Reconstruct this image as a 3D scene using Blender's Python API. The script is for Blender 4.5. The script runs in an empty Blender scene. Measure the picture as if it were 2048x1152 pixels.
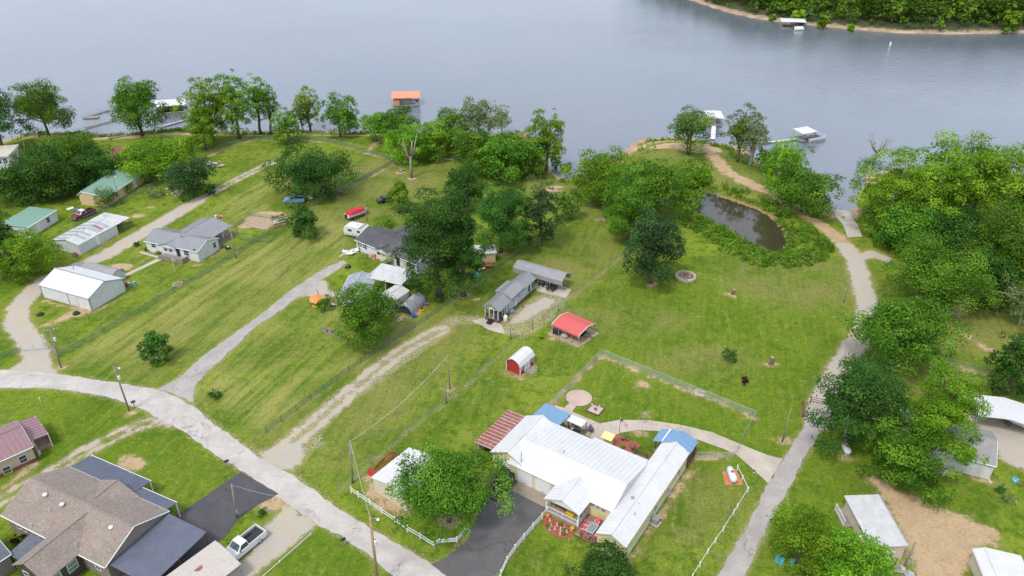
import bpy, bmesh, math, random
import numpy as np
from mathutils import Vector, Matrix
# ------------------------------------------------------------------ camera, sky, sun, exposure
HC, FPX, PIT = 72.0, 1530.0, math.radians(30.5)
sc = bpy.context.scene
COL = sc.collection
cd = bpy.data.cameras.new('camera'); cam = bpy.data.objects.new('camera', cd); COL.objects.link(cam)
cam.location = (0, 0, HC); cam.rotation_euler = (math.pi/2-PIT, 0, 0)
cd.sensor_width = 36; cd.lens = 36*FPX/2048; cd.clip_start = 1; cd.clip_end = 6000
sc.camera = cam
sc.render.resolution_x = 1024; sc.render.resolution_y = 576
SUN_EL, SUN_AZ = math.radians(58), math.radians(215)   # azimuth clockwise from +y
w = bpy.data.worlds.new('World'); sc.world = w; w.use_nodes = True
nt = w.node_tree; bg = nt.nodes['Background']
sky = nt.nodes.new('ShaderNodeTexSky'); sky.sky_type = 'NISHITA'; sky.sun_disc = False
sky.sun_elevation = SUN_EL; sky.sun_rotation = SUN_AZ; sky.dust_density = 3.0; sky.air_density = 1.0
mx = nt.nodes.new('ShaderNodeMixRGB'); mx.inputs[0].default_value = 0.62
mx.inputs[2].default_value = (7.7, 8.4, 9.7, 1)        # thin high overcast over the blue
nt.links.new(sky.outputs[0], mx.inputs[1]); nt.links.new(mx.outputs[0], bg.inputs[0])
bg.inputs[1].default_value = 0.10
sl = bpy.data.lights.new('sun', 'SUN'); so = bpy.data.objects.new('sun', sl); COL.objects.link(so)
sl.energy = 1.5; sl.angle = math.radians(11); sl.color = (1, .94, .84)
sd = Vector((math.sin(SUN_AZ)*math.cos(SUN_EL), math.cos(SUN_AZ)*math.cos(SUN_EL), math.sin(SUN_EL)))
so.rotation_euler = sd.to_track_quat('Z', 'Y').to_euler(); so.location = sd*200
vs = sc.view_settings; vs.view_transform = 'Standard'; vs.look = 'None'; vs.gamma = 1; vs.exposure = 0.82
vs.use_curve_mapping = False
# ------------------------------------------------------------------ pixels to places
CP, SP = math.cos(PIT), math.sin(PIT)
def ray(px, py):
    a, b = (px-1024)/FPX, (576-py)/FPX
    return np.array([a, CP+SP*b, -SP+CP*b])
def P(px, py, z=0.0):
    d = ray(px, py); t = (z-HC)/d[2]; return np.array([d[0]*t, d[1]*t, z])
def depth(p): return p[1]*CP-(p[2]-HC)*SP
ZL, ZP = -2.2, -1.3          # lake and pond levels
SHORE = [(-900,330),(-300,300),(-60,292),(0,285),(45,268),(100,263),(170,263),(215,268),(260,266),(300,262),(340,258),(385,257),(430,262),(520,263),(600,260),(700,263),(770,260),(850,268),(920,272),(1000,269),(1045,262),(1072,282),(1092,318),(1104,346),(1125,356),(1160,358),(1200,345),(1240,310),(1265,287),(1285,277),(1350,273),(1410,281),(1445,287),(1482,294),(1505,312),(1535,332),(1580,352),(1625,372),(1650,400),(1667,429),(1700,431),(1710,412),(1716,385),(1735,350),(1780,338),(1850,342),(1950,348),(2050,345),(2300,330),(2900,330)]
POND = [(1376,388),(1398,384),(1425,390),(1470,405),(1512,420),(1546,440),(1566,464),(1571,488),(1562,503),(1538,506),(1510,494),(1486,474),(1450,455),(1418,438),(1394,422),(1380,405)]
def pl(pts, z=0): return np.array([P(x, y, z)[:2] for x, y in pts])
def seg_d(X, Y, L, closed=False):
    L = np.asarray(L); n = len(L); d = np.full(X.shape, 1e9)
    for i in range(n if closed else n-1):
        a, b = L[i], L[(i+1) % n]; ab = b-a; q = ab@ab+1e-9
        t = np.clip(((X-a[0])*ab[0]+(Y-a[1])*ab[1])/q, 0, 1)
        d = np.minimum(d, np.hypot(X-a[0]-t*ab[0], Y-a[1]-t*ab[1]))
    return d
def inside(X, Y, L):
    L = np.asarray(L); n = len(L); r = np.zeros(X.shape, bool)
    for i in range(n):
        a, b = L[i], L[(i+1) % n]
        c = ((a[1] > Y) != (b[1] > Y)) & (X < (b[0]-a[0])*(Y-a[1])/(b[1]-a[1]+1e-12)+a[0]); r ^= c
    return r
def sdist(X, Y, L):
    d = seg_d(X, Y, L, True); return np.where(inside(X, Y, L), d, -d)
shore_l = pl(SHORE, ZL)
land_l = np.vstack([shore_l, [[1500, 60], [1500, -400], [-1500, -400], [-1500, 60]]])
pond_l = pl(POND, ZP)
def sm(t): t = np.clip(t, 0, 1); return t*t*(3-2*t)
def hz(X, Y, full=False):
    X = np.atleast_1d(np.asarray(X, float)); Y = np.atleast_1d(np.asarray(Y, float))
    d = sdist(X, Y, land_l); p = sdist(X, Y, pond_l)
    h1 = np.where(d > 0, ZL*(1-sm(d/13)**.8), ZL+np.maximum(d*.18, -1.6))
    h2 = np.where(p > 0, ZP-np.minimum(p*.3, .8), ZP*(1-sm(-p/4.5)))
    h = np.minimum(h1, h2)
    return (h, d, p) if full else h
def G(px, py):
    z = 0.0
    for _ in range(6):
        q = P(px, py, z); z = float(hz(q[0], q[1])[0])
    q[2] = z; return q
# ------------------------------------------------------------------ objects
def thing(name, label, cat, loc=(0,0,0), rz=0, group=None):
    o = bpy.data.objects.new(name, None); COL.objects.link(o); o.empty_display_size = .3
    o.location = tuple(float(v) for v in loc); o.rotation_euler = (0, 0, rz); o['label'] = label; o['category'] = cat
    if group: o['group'] = group
    return o
def tag(o, label, cat, group=None):
    o['label'] = label; o['category'] = cat
    if group: o['group'] = group
    return o
def copy_tree(o, parent=None):
    c = o.copy(); COL.objects.link(c); c.parent = parent
    for ch in list(o.children): copy_tree(ch, c)
    return c
class MB:
    def __init__(s): s.v = []; s.f = []
    def add(s, vs, fs):
        n = len(s.v); s.v += [tuple(map(float, v)) for v in vs]; s.f += [tuple(i+n for i in f) for f in fs]; return s
    def box(s, c, d, rz=0, rx=0, ry=0):
        M = Matrix.Translation(c) @ Matrix.Rotation(rz, 4, 'Z') @ Matrix.Rotation(ry, 4, 'Y') @ Matrix.Rotation(rx, 4, 'X')
        vs = [M @ Vector((x*d[0]/2, y*d[1]/2, z*d[2]/2)) for x in (-1,1) for y in (-1,1) for z in (-1,1)]
        return s.add(vs, [(0,1,3,2),(4,6,7,5),(0,4,5,1),(2,3,7,6),(0,2,6,4),(1,5,7,3)])
    def b(s, x0, x1, y0, y1, z0, z1): return s.box(((x0+x1)/2, (y0+y1)/2, (z0+z1)/2), (abs(x1-x0), abs(y1-y0), abs(z1-z0)))
    def slab(s, q, t):           # any polygon q, thickened downwards by t along its normal
        q = [Vector(tuple(map(float, p))) for p in q]; n = (q[1]-q[0]).cross(q[2]-q[0]).normalized()
        if n.z < 0: q.reverse(); n = -n
        k = len(q); vs = q+[p-n*t for p in q]
        return s.add(vs, [tuple(range(k)), tuple(range(2*k-1, k-1, -1))]+[(i, i+k, (i+1) % k+k, (i+1) % k) for i in range(k)])
    def prism(s, poly, z0, z1):
        k = len(poly); a = sum(poly[i][0]*poly[(i+1) % k][1]-poly[(i+1) % k][0]*poly[i][1] for i in range(k))
        if a < 0: poly = poly[::-1]
        vs = [(x, y, z0) for x, y in poly]+[(x, y, z1) for x, y in poly]
        return s.add(vs, [tuple(range(k-1, -1, -1)), tuple(range(k, 2*k))]+[(i, (i+1) % k, (i+1) % k+k, i+k) for i in range(k)])
    def ext(s, prof, axis, a, b):     # profile (u,z) pushed along x or y from a to b
        k = len(prof); m = (lambda t, u, z: (t, u, z)) if axis == 'x' else (lambda t, u, z: (u, t, z))
        vs = [m(a, u, z) for u, z in prof]+[m(b, u, z) for u, z in prof]
        return s.add(vs, [tuple(range(k)), tuple(range(2*k-1, k-1, -1))]+[(i+k, (i+1) % k+k, (i+1) % k, i) for i in range(k)])
    def tube(s, path, r, n=6, cap=True):
        path = [Vector(tuple(map(float, p))) for p in path]; rs = r if hasattr(r, '__len__') else [r]*len(path); vs = []; k = len(path)
        for i, p in enumerate(path):
            d = (path[min(i+1, k-1)]-path[max(i-1, 0)]); d = d.normalized() if d.length > 1e-9 else Vector((0,0,1))
            u = d.cross(Vector((0,0,1)) if abs(d.z) < .95 else Vector((1,0,0))).normalized(); v = d.cross(u)
            vs += [p+(u*math.cos(t)+v*math.sin(t))*rs[i] for t in [2*math.pi*j/n for j in range(n)]]
        fs = [(i*n+j, i*n+(j+1) % n, (i+1)*n+(j+1) % n, (i+1)*n+j) for i in range(k-1) for j in range(n)]
        if cap: fs += [tuple(range(n-1, -1, -1)), tuple((k-1)*n+j for j in range(n))]
        return s.add(vs, fs)
    def cyl(s, c, r, z0, z1, n=12, r2=None):
        return s.tube([(c[0], c[1], z0), (c[0], c[1], z1)], [r, r if r2 is None else r2], n)
    def lathe(s, c, prof, n=12):
        vs = [(c[0]+r*math.cos(2*math.pi*j/n), c[1]+r*math.sin(2*math.pi*j/n), c[2]+z) for r, z in prof for j in range(n)]; k = len(prof)
        return s.add(vs, [(i*n+j, i*n+(j+1) % n, (i+1)*n+(j+1) % n, (i+1)*n+j) for i in range(k-1) for j in range(n)]+[tuple(range(n-1,-1,-1)), tuple((k-1)*n+j for j in range(n))])
    def blob(s, c, r, rng, n=7, m=5, j=.18):
        vs = []
        for i in range(1, m):
            t = math.pi*i/m
            for k in range(n):
                a = 2*math.pi*k/n; q = 1+rng.uniform(-j, j)
                vs.append((c[0]+r[0]*q*math.sin(t)*math.cos(a), c[1]+r[1]*q*math.sin(t)*math.sin(a), c[2]+r[2]*q*math.cos(t)))
        vs += [(c[0], c[1], c[2]+r[2]), (c[0], c[1], c[2]-r[2])]; e = (m-1)*n
        fs = [(i*n+k, (i+1)*n+k, (i+1)*n+(k+1) % n, i*n+(k+1) % n) for i in range(m-2) for k in range(n)]
        fs += [(e, k, (k+1) % n) for k in range(n)]+[(e+1, (m-2)*n+(k+1) % n, (m-2)*n+k) for k in range(n)]
        return s.add(vs, fs)
    def build(s, name, m, parent=None, bevel=0, smooth=False, kind=None):
        me = bpy.data.meshes.new(name); me.from_pydata(s.v, [], s.f); me.validate()
        if bevel or smooth:
            bm = bmesh.new(); bm.from_mesh(me)
            if bevel: bmesh.ops.bevel(bm, geom=bm.edges[:], offset=bevel, segments=2, affect='EDGES', profile=.6)
            if smooth:
                for f in bm.faces: f.smooth = True
            bm.to_mesh(me); bm.free()
        me.materials.append(M[m] if isinstance(m, str) else m)
        o = bpy.data.objects.new(name, me); COL.objects.link(o); o.parent = parent
        if kind: o['kind'] = kind
        return o
def part(name, m, parent, fn, **k):
    b = MB(); fn(b); return b.build(name, m, parent, **k)
def lin(c):   # sRGB 0..255 to linear
    return tuple((v/255/12.92 if v/255 <= .04045 else ((v/255+.055)/1.055)**2.4) for v in c)
# ------------------------------------------------------------------ materials
M = {}
class NT:
    def __init__(s, name):
        s.m = bpy.data.materials.new(name); s.m.use_nodes = True; s.t = s.m.node_tree; s.b = s.t.nodes['Principled BSDF']; M[name] = s.m
        s.out = s.t.nodes['Material Output']
    def n(s, ty, **k):
        o = s.t.nodes.new(ty)
        for a, v in k.items(): setattr(o, a, v)
        return o
    def put(s, sock, v):
        if hasattr(v, 'is_output'): s.t.links.new(v, sock)
        elif isinstance(v, (tuple, list)) and len(v) == 3 and sock.type == 'RGBA': sock.default_value = (*v, 1)
        else: sock.default_value = v
    def co(s, kind='Object'): return s.n('ShaderNodeTexCoord').outputs[kind]
    def pos(s): return s.n('ShaderNodeNewGeometry').outputs['Position']
    def map(s, v, scale=(1,1,1), rot=(0,0,0), loc=(0,0,0)):
        m = s.n('ShaderNodeMapping'); s.put(m.inputs[0], v); m.inputs['Location'].default_value = loc; m.inputs['Rotation'].default_value = rot; m.inputs['Scale'].default_value = scale
        return m.outputs[0]
    def noise(s, v, scale, det=4, rough=.55, dist=0):
        m = s.n('ShaderNodeTexNoise'); s.put(m.inputs['Vector'], v); m.inputs['Scale'].default_value = scale; m.inputs['Detail'].default_value = det
        m.inputs['Roughness'].default_value = rough; m.inputs['Distortion'].default_value = dist; return m.outputs[0]
    def vor(s, v, scale, out='Distance', feature='F1'):
        m = s.n('ShaderNodeTexVoronoi', feature=feature); s.put(m.inputs['Vector'], v); m.inputs['Scale'].default_value = scale; return m.outputs[out]
    def wave(s, v, scale, dist=0, axis='X', prof='SIN', det=2):
        m = s.n('ShaderNodeTexWave', bands_direction=axis, wave_profile=prof); s.put(m.inputs['Vector'], v); m.inputs['Scale'].default_value = scale
        m.inputs['Distortion'].default_value = dist; m.inputs['Detail'].default_value = det; return m.outputs['Fac']
    def ramp(s, f, stops, mode='LINEAR'):
        m = s.n('ShaderNodeValToRGB'); s.put(m.inputs[0], f); e = m.color_ramp.elements; m.color_ramp.interpolation = mode
        while len(e) < len(stops): e.new(.5)
        for q, (p, c) in zip(e, stops):
            q.position = p; q.color = (*c, 1) if hasattr(c, '__len__') else (c, c, c, 1)
        return m.outputs[0]
    def step(s, f, a, b, lo=0., hi=1.):
        m = s.n('ShaderNodeMapRange', interpolation_type='SMOOTHSTEP'); s.put(m.inputs[0], f); s.put(m.inputs[1], a); s.put(m.inputs[2], b)
        m.inputs[3].default_value = lo; m.inputs[4].default_value = hi; return m.outputs[0]
    def mix(s, f, a, b, mode='MIX'):
        m = s.n('ShaderNodeMixRGB', blend_type=mode); s.put(m.inputs[0], f); s.put(m.inputs[1], a); s.put(m.inputs[2], b); return m.outputs[0]
    def math(s, op, a, b=0.0):
        m = s.n('ShaderNodeMath', operation=op); s.put(m.inputs[0], a); s.put(m.inputs[1], b); return m.outputs[0]
    def attr(s, name): return s.n('ShaderNodeAttribute', attribute_name=name).outputs['Fac']
    def rnd(s): return s.n('ShaderNodeObjectInfo').outputs['Random']
    def bump(s, h, strength=.3, dist=.05, nrm=None):
        m = s.n('ShaderNodeBump'); s.put(m.inputs['Height'], h); m.inputs['Strength'].default_value = strength; m.inputs['Distance'].default_value = dist
        if nrm is not None: s.put(m.inputs['Normal'], nrm)
        s.put(s.b.inputs['Normal'], m.outputs[0]); return m.outputs[0]
    def fin(s, col=None, rough=.8, metal=0., spec=None):
        if col is not None: s.put(s.b.inputs['Base Color'], col)
        s.put(s.b.inputs['Roughness'], rough); s.put(s.b.inputs['Metallic'], metal)
        if spec is not None: s.put(s.b.inputs['Specular IOR Level'], spec)
        return s.m
def plain(name, c, rough=.7, metal=0., var=.14, sc_=2.5, spec=None, dirt=0., bump=0.):
    t = NT(name); v = t.co(); f = t.noise(v, sc_, 5, .62); k = t.noise(v, sc_*9, 3)
    c0 = tuple(x*(1-var) for x in c); c1 = tuple(min(1, x*(1+var)) for x in c)
    col = t.mix(t.step(f, .3, .7), c0, c1); col = t.mix(t.step(k, .35, .65, 0, .35), col, c0)
    if dirt: col = t.mix(t.step(t.noise(v, .7, 6, .7), .5, .75, 0, dirt), col, (.16, .12, .08))
    if bump: t.bump(t.noise(v, sc_*12, 3), bump, .02)
    return t.fin(col, rough, metal, spec)
# ------------------------------------------------------------------ simple materials
plain('white_paint', (.66,.67,.68), .55, dirt=.06, var=.05)
plain('white_metal', (.54,.545,.55), .42, var=.05, dirt=.05)
plain('roof_white', (.555,.558,.56), .5, var=.05, sc_=.5, dirt=.13)
plain('roof_white_worn', (.48,.485,.48), .5, var=.10, sc_=.8, dirt=.30)
plain('galv', (.38,.41,.44), .42, .45, var=.18, sc_=1.2)
plain('galv_dark', (.25,.265,.285), .5, .3, var=.15)
plain('carport_gray', (.25,.255,.265), .5, var=.1, sc_=.7, dirt=.1)
plain('roof_blue', (.155,.28,.42), .45, var=.08, dirt=.05)
plain('roof_slate', (.105,.115,.155), .45, var=.1, sc_=.7)
plain('roof_gray_metal', (.225,.23,.245), .5, var=.08, sc_=.6)
plain('roof_graybrown', (.26,.245,.25), .5, var=.1, sc_=.6)
plain('roof_maroon', (.24,.14,.15), .5, var=.08)
plain('roof_green', (.17,.29,.23), .5, var=.16, dirt=.25)
plain('roof_red', (.52,.10,.09), .42, var=.06)
plain('roof_orange', (.62,.24,.13), .5, var=.08)
plain('roof_tan', (.45,.41,.37), .5, var=.08, dirt=.08)
plain('red_paint', (.36,.022,.022), .5, var=.1)
plain('red_cover', (.45,.012,.03), .65, var=.1)
plain('wood_gray', (.24,.215,.19), .85, var=.3, sc_=3)
plain('wood_brown', (.15,.075,.045), .75, var=.25, sc_=3)
plain('wood_tan', (.36,.25,.15), .8, var=.25, sc_=3)
plain('pole_wood', (.24,.20,.165), .85, var=.25, sc_=3)
plain('pole_wood_new', (.34,.235,.12), .85, var=.25, sc_=3)
plain('black_metal', (.022,.022,.025), .4, var=.2)
plain('black_plastic', (.02,.02,.022), .55, var=.2)
plain('rubber', (.018,.018,.018), .85, var=.2)
plain('truck_black', (.014,.015,.02), .22, var=.1, spec=.6)
plain('truck_white', (.62,.63,.64), .25, var=.03, spec=.6)
plain('paint_blue', (.17,.30,.47), .35, var=.12, dirt=.1)
plain('paint_maroon', (.15,.03,.04), .4, var=.15)
plain('chrome', (.6,.6,.62), .25, .9, var=.08)
plain('rim', (.4,.4,.42), .35, .6, var=.1)
plain('tank_gray', (.55,.60,.62), .45, var=.05)
plain('tank_red', (.5,.03,.03), .5, var=.1)
plain('bin_blue', (.03,.10,.32), .5, var=.1)
plain('teal', (.09,.36,.42), .5, var=.1)
plain('plastic_white', (.62,.62,.61), .45, var=.06, dirt=.08)
plain('plastic_yellow', (.62,.42,.02), .5, var=.1)
plain('cloth_pink', (.62,.10,.13), .8, var=.1)
plain('cloth_cream', (.68,.56,.25), .8, var=.08)
plain('orange', (.65,.21,.05), .6, var=.12)
plain('terracotta', (.48,.17,.08), .7, var=.1)
plain('purple', (.14,.08,.22), .7, var=.15)
plain('yellow_siding_base', (.66,.60,.30), .6, var=.05)
plain('brick_red', (.22,.075,.055), .85, var=.3, sc_=6)
plain('stone', (.42,.35,.28), .9, var=.28, sc_=3)
plain('mulch', (.30,.085,.05), .95, var=.3, sc_=5, bump=.5)
plain('dirt_pad', (.34,.25,.17), .95, var=.25, sc_=2, bump=.4)
plain('soil', (.22,.15,.10), .95, var=.3, sc_=3, bump=.4)
plain('bark', (.14,.105,.08), .95, var=.4, sc_=5, bump=.5)
plain('bark_pale', (.40,.36,.30), .95, var=.3, sc_=2, bump=.4)
plain('dead_wood', (.27,.215,.17), .9, var=.3, sc_=2, bump=.3)
plain('screen_dark', (.035,.04,.045), .5, var=.1)
plain('flower_white', (.72,.72,.55), .8, var=.1)
plain('flower_orange', (.75,.24,.02), .8, var=.15)
plain('flower_pink', (.5,.12,.2), .8, var=.2)
plain('flag_red', (.55,.03,.05), .8, var=.05)
plain('flag_white', (.75,.75,.75), .8, var=.04)
plain('flag_blue', (.05,.07,.22), .8, var=.05)
plain('rope', (.35,.33,.30), .9, var=.1)
plain('cable', (.05,.05,.05), .7, var=.1)
plain('cable_pale', (.45,.46,.45), .7, var=.1)
def glass_mat():
    t = NT('glass'); t.fin((.03,.045,.055), .06, 0, .9)
    t = NT('glass_pale'); t.fin((.16,.21,.21), .08, 0, .9)
glass_mat()
def siding(name, c, pitch=.2, vertical=False, dirt=.05):
    t = NT(name); v = t.co(); x = t.wave(t.map(v, (1,1,1)), 1/pitch/2/math.pi*3.14159*2/2, 0, 'Z' if not vertical else 'DIAGONAL', 'SAW')
    f = t.noise(v, 1.2, 5, .6); col = t.mix(t.step(f, .35, .7), tuple(q*.93 for q in c), tuple(min(1, q*1.04) for q in c))
    col = t.mix(t.step(t.noise(t.map(v, (1.5,1.5,.25)), 1.5, 5, .7), .55, .8, 0, dirt*3), col, (.2,.17,.13))
    t.bump(x, .5, .02); return t.fin(col, .6)
siding('siding_white', (.60,.60,.61)); siding('siding_yellow', (.66,.60,.29)); siding('siding_tan', (.50,.43,.32))
siding('siding_beige', (.56,.46,.37)); siding('siding_graybrown', (.22,.19,.165)); siding('siding_grayblue', (.40,.46,.50)); siding('siding_buff', (.60,.44,.25))
siding('siding_brown', (.07,.045,.04)); siding('metal_wall_white', (.58,.59,.60), .3, True); siding('metal_wall_tan', (.55,.50,.40), .3, True)
siding('metal_wall_gray', (.52,.54,.55), .3, True, .1); siding('metal_wall_worn', (.52,.53,.51), .3, True, .25); siding('red_siding', (.34,.022,.025))
def shingle(name, c, c2):
    t = NT(name); v = t.co(); br = t.n('ShaderNodeTexBrick'); t.put(br.inputs['Vector'], v)
    k = t.vor(t.map(v, (3,3,3)), 1.5, 'Color'); col = t.mix(t.step(t.noise(v, .35, 4), .35, .7), c, c2)
    kk = t.n('ShaderNodeRGBToBW'); t.put(kk.inputs[0], k); col = t.mix(t.step(kk.outputs[0], .2, .8, 0, .5), col, tuple(q*.6 for q in c), 'MIX')
    col = t.mix(t.step(t.noise(v, 4.5, 4, .7), .35, .7, 0, .5), col, tuple(q*1.35 for q in c2))
    t.bump(t.wave(v, 3.5, .6, 'Z', 'SAW'), .35, .03); return t.fin(col, .9)
shingle('shingle_taupe', (.205,.165,.14), (.25,.205,.175)); shingle('shingle_charcoal', (.06,.06,.068), (.085,.083,.09)); shingle('shingle_slate', (.085,.095,.115), (.11,.12,.14))
def rusty(name, base, rust, amt):
    t = NT(name); v = t.co(); f = t.noise(t.map(v, (.6,1,.6)), 1.1, 6, .72, .5)
    col = t.mix(t.step(f, amt, amt+.15), base, rust); col = t.mix(t.step(t.noise(v, 5, 4), .4, .7, 0, .5), col, tuple(q*.6 for q in rust)); return t.fin(col, .65)
rusty('roof_rust', (.30,.21,.19), (.25,.075,.05), .36); rusty('roof_patchy', (.55,.58,.60), (.22,.15,.12), .66)
def conc(name, c, crack=True):
    t = NT(name); v = t.pos(); f = t.noise(v, .35, 6, .7); g = t.noise(v, 3, 5, .7)
    col = t.mix(t.step(f, .3, .72), tuple(q*.74 for q in c), tuple(q*1.14 for q in c)); col = t.mix(t.step(g, .35, .65, 0, .55), col, tuple(q*.78 for q in c))
    col = t.mix(t.step(t.noise(v, 40, 2), .3, .7, 0, .3), col, tuple(q*.6 for q in c))
    if crack:
        vv = t.n('ShaderNodeVectorMath', operation='ADD'); nz = t.n('ShaderNodeTexNoise'); t.put(nz.inputs['Vector'], v); nz.inputs['Scale'].default_value = .5; nz.inputs['Detail'].default_value = 5; t.put(vv.inputs[0], v); sc3 = t.n('ShaderNodeVectorMath', operation='SCALE'); t.put(sc3.inputs[0], nz.outputs['Color']); sc3.inputs['Scale'].default_value = 4; t.put(vv.inputs[1], sc3.outputs[0])
        e = t.vor(vv.outputs[0], .12, 'Distance', 'DISTANCE_TO_EDGE'); ck = t.math('MULTIPLY', t.step(e, .0, .012, .75, 0), t.step(t.noise(v, .15, 3), .46, .58)); col = t.mix(ck, col, tuple(q*.4 for q in c))
    t.bump(t.noise(v, 25, 3), .25, .02); return t.fin(col, .92)
conc('asphalt_old', (.47,.435,.40)); conc('asphalt_black', (.075,.073,.08)); conc('asphalt_drive', (.115,.108,.11)); conc('lane_gray', (.37,.34,.315))
conc('concrete', (.46,.40,.33)); conc('concrete_pink', (.50,.37,.31)); conc('concrete_stain', (.34,.28,.22)); conc('concrete_pale', (.48,.43,.37))
def planks(name, c, pitch, axis='X'):
    t = NT(name); v = t.co(); k = t.vor(t.map(v, (1/pitch, .18, .01) if axis == 'X' else (.18, 1/pitch, .01)), 1, 'Color'); b = t.n('ShaderNodeRGBToBW'); t.put(b.inputs[0], k)
    col = t.mix(b.outputs[0], tuple(q*.65 for q in c), tuple(q*1.3 for q in c)); return t.fin(col, .8)
planks('deck_wood', (.25,.17,.12), .14)
# ------------------------------------------------------------------ fields that say what covers the ground (metres inside each patch)
def field(X, Y, items):
    r = np.full(X.shape, -50.)
    for it in items:
        if it[0] == 'l':
            L = pl(it[1]); d = it[2]/2-seg_d(X, Y, L)
        elif it[0] == 'r':                                   # two wheel ruts
            L = pl(it[1]); d = it[3]/2-np.abs(seg_d(X, Y, L)-it[2]/2)
        elif it[0] == 'p': d = sdist(X, Y, pl(it[1]))
        else:
            c = P(*it[1]); d = it[2]*(1-np.hypot((X-c[0])/it[2], (Y-c[1])/(it[2]*it[3])))
        if len(it) > 4 or (it[0] == 'p' and len(it) > 2): d = d-it[-1]
        r = np.maximum(r, d)
    return r
LDRIVE = [(60,748),(75,715),(64,690),(46,665),(33,640),(36,615),(58,590),(80,568),(120,548),(165,530),(215,508),(270,475),(330,440),(395,402)]
GRAV = [('l', LDRIVE, 3.9), ('l', [(20,745),(75,715),(95,745)], 2.5), ('r', [(395,402),(460,366),(510,341),(545,324)], 1.5, .9),
 ('r', [(548,915),(600,872),(640,838),(690,793),(740,752),(790,712),(830,686),(882,660)], 1.9, 1.05), ('p', [(512,912),(545,890),(600,880),(610,900),(600,930),(575,945)]),
 ('r', [(322,842),(290,848),(250,862),(200,888),(160,908),(120,934),(60,968),(-20,1012)], 1.55, .75), ('p', [(300,830),(330,842),(350,850),(335,858),(305,848)]),
 ('l', [(1633,838),(1655,785),(1690,722),(1728,662),(1736,610),(1722,562),(1710,520),(1690,492)], 3.7), ('l', [(1712,520),(1745,505),(1775,520)], 2.4),
 ('p', [(1940,835),(1958,828),(2030,850),(2110,890),(2150,960),(2048,942),(1995,915),(1985,880)]), ('l', [(1945,790),(1948,835)], 2.0),
 ('p', [(578,1004),(596,1026),(622,1034),(636,1056),(612,1066),(512,1145),(470,1180),(440,1170),(500,1100),(525,1052),(556,1030)]),
 ('p', [(1000,655),(1040,612),(1085,588),(1128,597),(1095,625),(1050,650)], .8), ('p', [(950,640),(985,632),(1000,655),(1010,668),(985,660)], .6),
 ('p', [(586,598),(625,560),(655,560),(665,585),(650,600),(625,592)], .3), ('l', [(600,585),(660,590)], 2.)]
SPARSE = [('l', [(882,660),(905,640),(950,640)], 3.2), ('p', [(1000,655),(1040,612),(1085,588),(1140,590),(1100,640),(1060,668),(1010,668)], -.6), ('l', [(548,915),(690,793),(882,660)], 4.2),
 ('p', [(600,930),(620,900),(650,890),(640,870),(610,880)], -.4), ('l', [(674,984),(742,927),(817,862),(892,807),(1022,692),(1149,590),(1251,507)], .9), ('l', [(532,867),(622,800),(722,727),(855,640),(1022,520)], .5),
 ('p', [(895,980),(1000,980),(1010,1010),(880,1010)], 1.5)]
DIRT_SHADE = [('l', [(60,272),(120,270),(215,274),(300,270),(380,263)], 4.0), ('l', [(420,266),(600,266),(700,268),(770,266)], 1.6), ('l', [(1700,500),(1665,466),(1640,446),(1607,425),(1580,408),(1545,385),(1490,364),(1452,342),(1432,316),(1405,298),(1345,290)], 3.6), ('e', (1400,296), 6, .6), ('e', (1340,290), 5, .5),
 ('p', [(1708,942),(1760,948),(1830,990),(1900,1018),(1990,1052),(2012,1088),(1965,1108),(1940,1152),(1950,1190),(1830,1180),(1800,1080),(1765,1000)], .4),
 ('e', (262,930), 1.7, .9), ('e', (252,915), .7, 1), ('l', [(1945,588),(1930,605),(1915,628)], 2.), ('l', [(1888,648),(1930,668),(1978,702)], 1.2), ('e', (1288,828), .9, .8), ('e', (1282,768), .8, 1.2),
 ('l', [(512,278),(560,283),(620,281),(672,287),(735,306),(792,324)], .5), ('l', [(735,306),(748,290),(760,280)], 1.0), ('l', [(792,324),(745,352),(700,372)], .6), ('e', (823,357), .9, .8), ('e', (802,345), 1.3, .6),
 ('l', [(420,312),(450,295),(512,278)], .8), ('e', (275,432), 1.6, .6), ('e', (300,415), 1.2, .5), ('e', (395,530), 1., .6), ('e', (235,535), 2.6, .6), ('e', (150,628), 2.2, .5), ('l', [(172,612),(140,632),(90,650)], 1.0),
 ('e', (530,435), 4.5, .7), ('e', (495,452), 2., .5), ('e', (1376,665), .1, .5), ('l', [(1091,818),(1203,712),(1360,775),(1440,802),(1511,838)], .55), ('e', (1400,786), 1.2, .8), ('p', [(1380,905),(1470,905),(1470,918),(1385,922)], .2),
 ('e', (1060,262), 2, .6), ('l', [(1000,272),(1050,268)], 3), ('e', (1110,372), 2.5, .5), ('e', (1105,380), 2, .5), ('e', (1380,553), .1, .6), ('e', (1465,590), .9, .8), ('e', (1542,730), .9, .7),
 ('e', (1867,697), 1.3, .8), ('l', [(1880,725),(1930,740),(1975,745)], 1.0), ('e', (880,430), 2, .5), ('e', (555,995), 1.4, .7), ('e', (540,1010), 1.6, .7), ('e', (123,735), 1., .8), ('e', (900,778), .7, .9), ('e', (1565,882), .9, .9), ('e', (262,826), .6, .9),
 ('e', (900,1042), 1.5, .7), ('e', (1302,567), 1.2, .8), ('e', (1000,508), 1.5, .5), ('e', (928,590), 1.3, .7), ('e', (955,598), .8, .7), ('e', (905,600), .9, .5), ('e', (1240,418), .1, 1), ('e', (1205,440), 1.7, .5), ('e', (1690,915), 1.1, .6),
 ('l', [(735,960),(748,985),(800,1025)], 1.4), ('e', (778,1012), 2., .5), ('e', (110,690), .1, 1), ('l', [(1265,288),(1300,279),(1350,275),(1420,284)], 2.5), ('e', (855,345), .1, 1), ('l', [(1255,862),(1295,872)], .8)]
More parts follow.
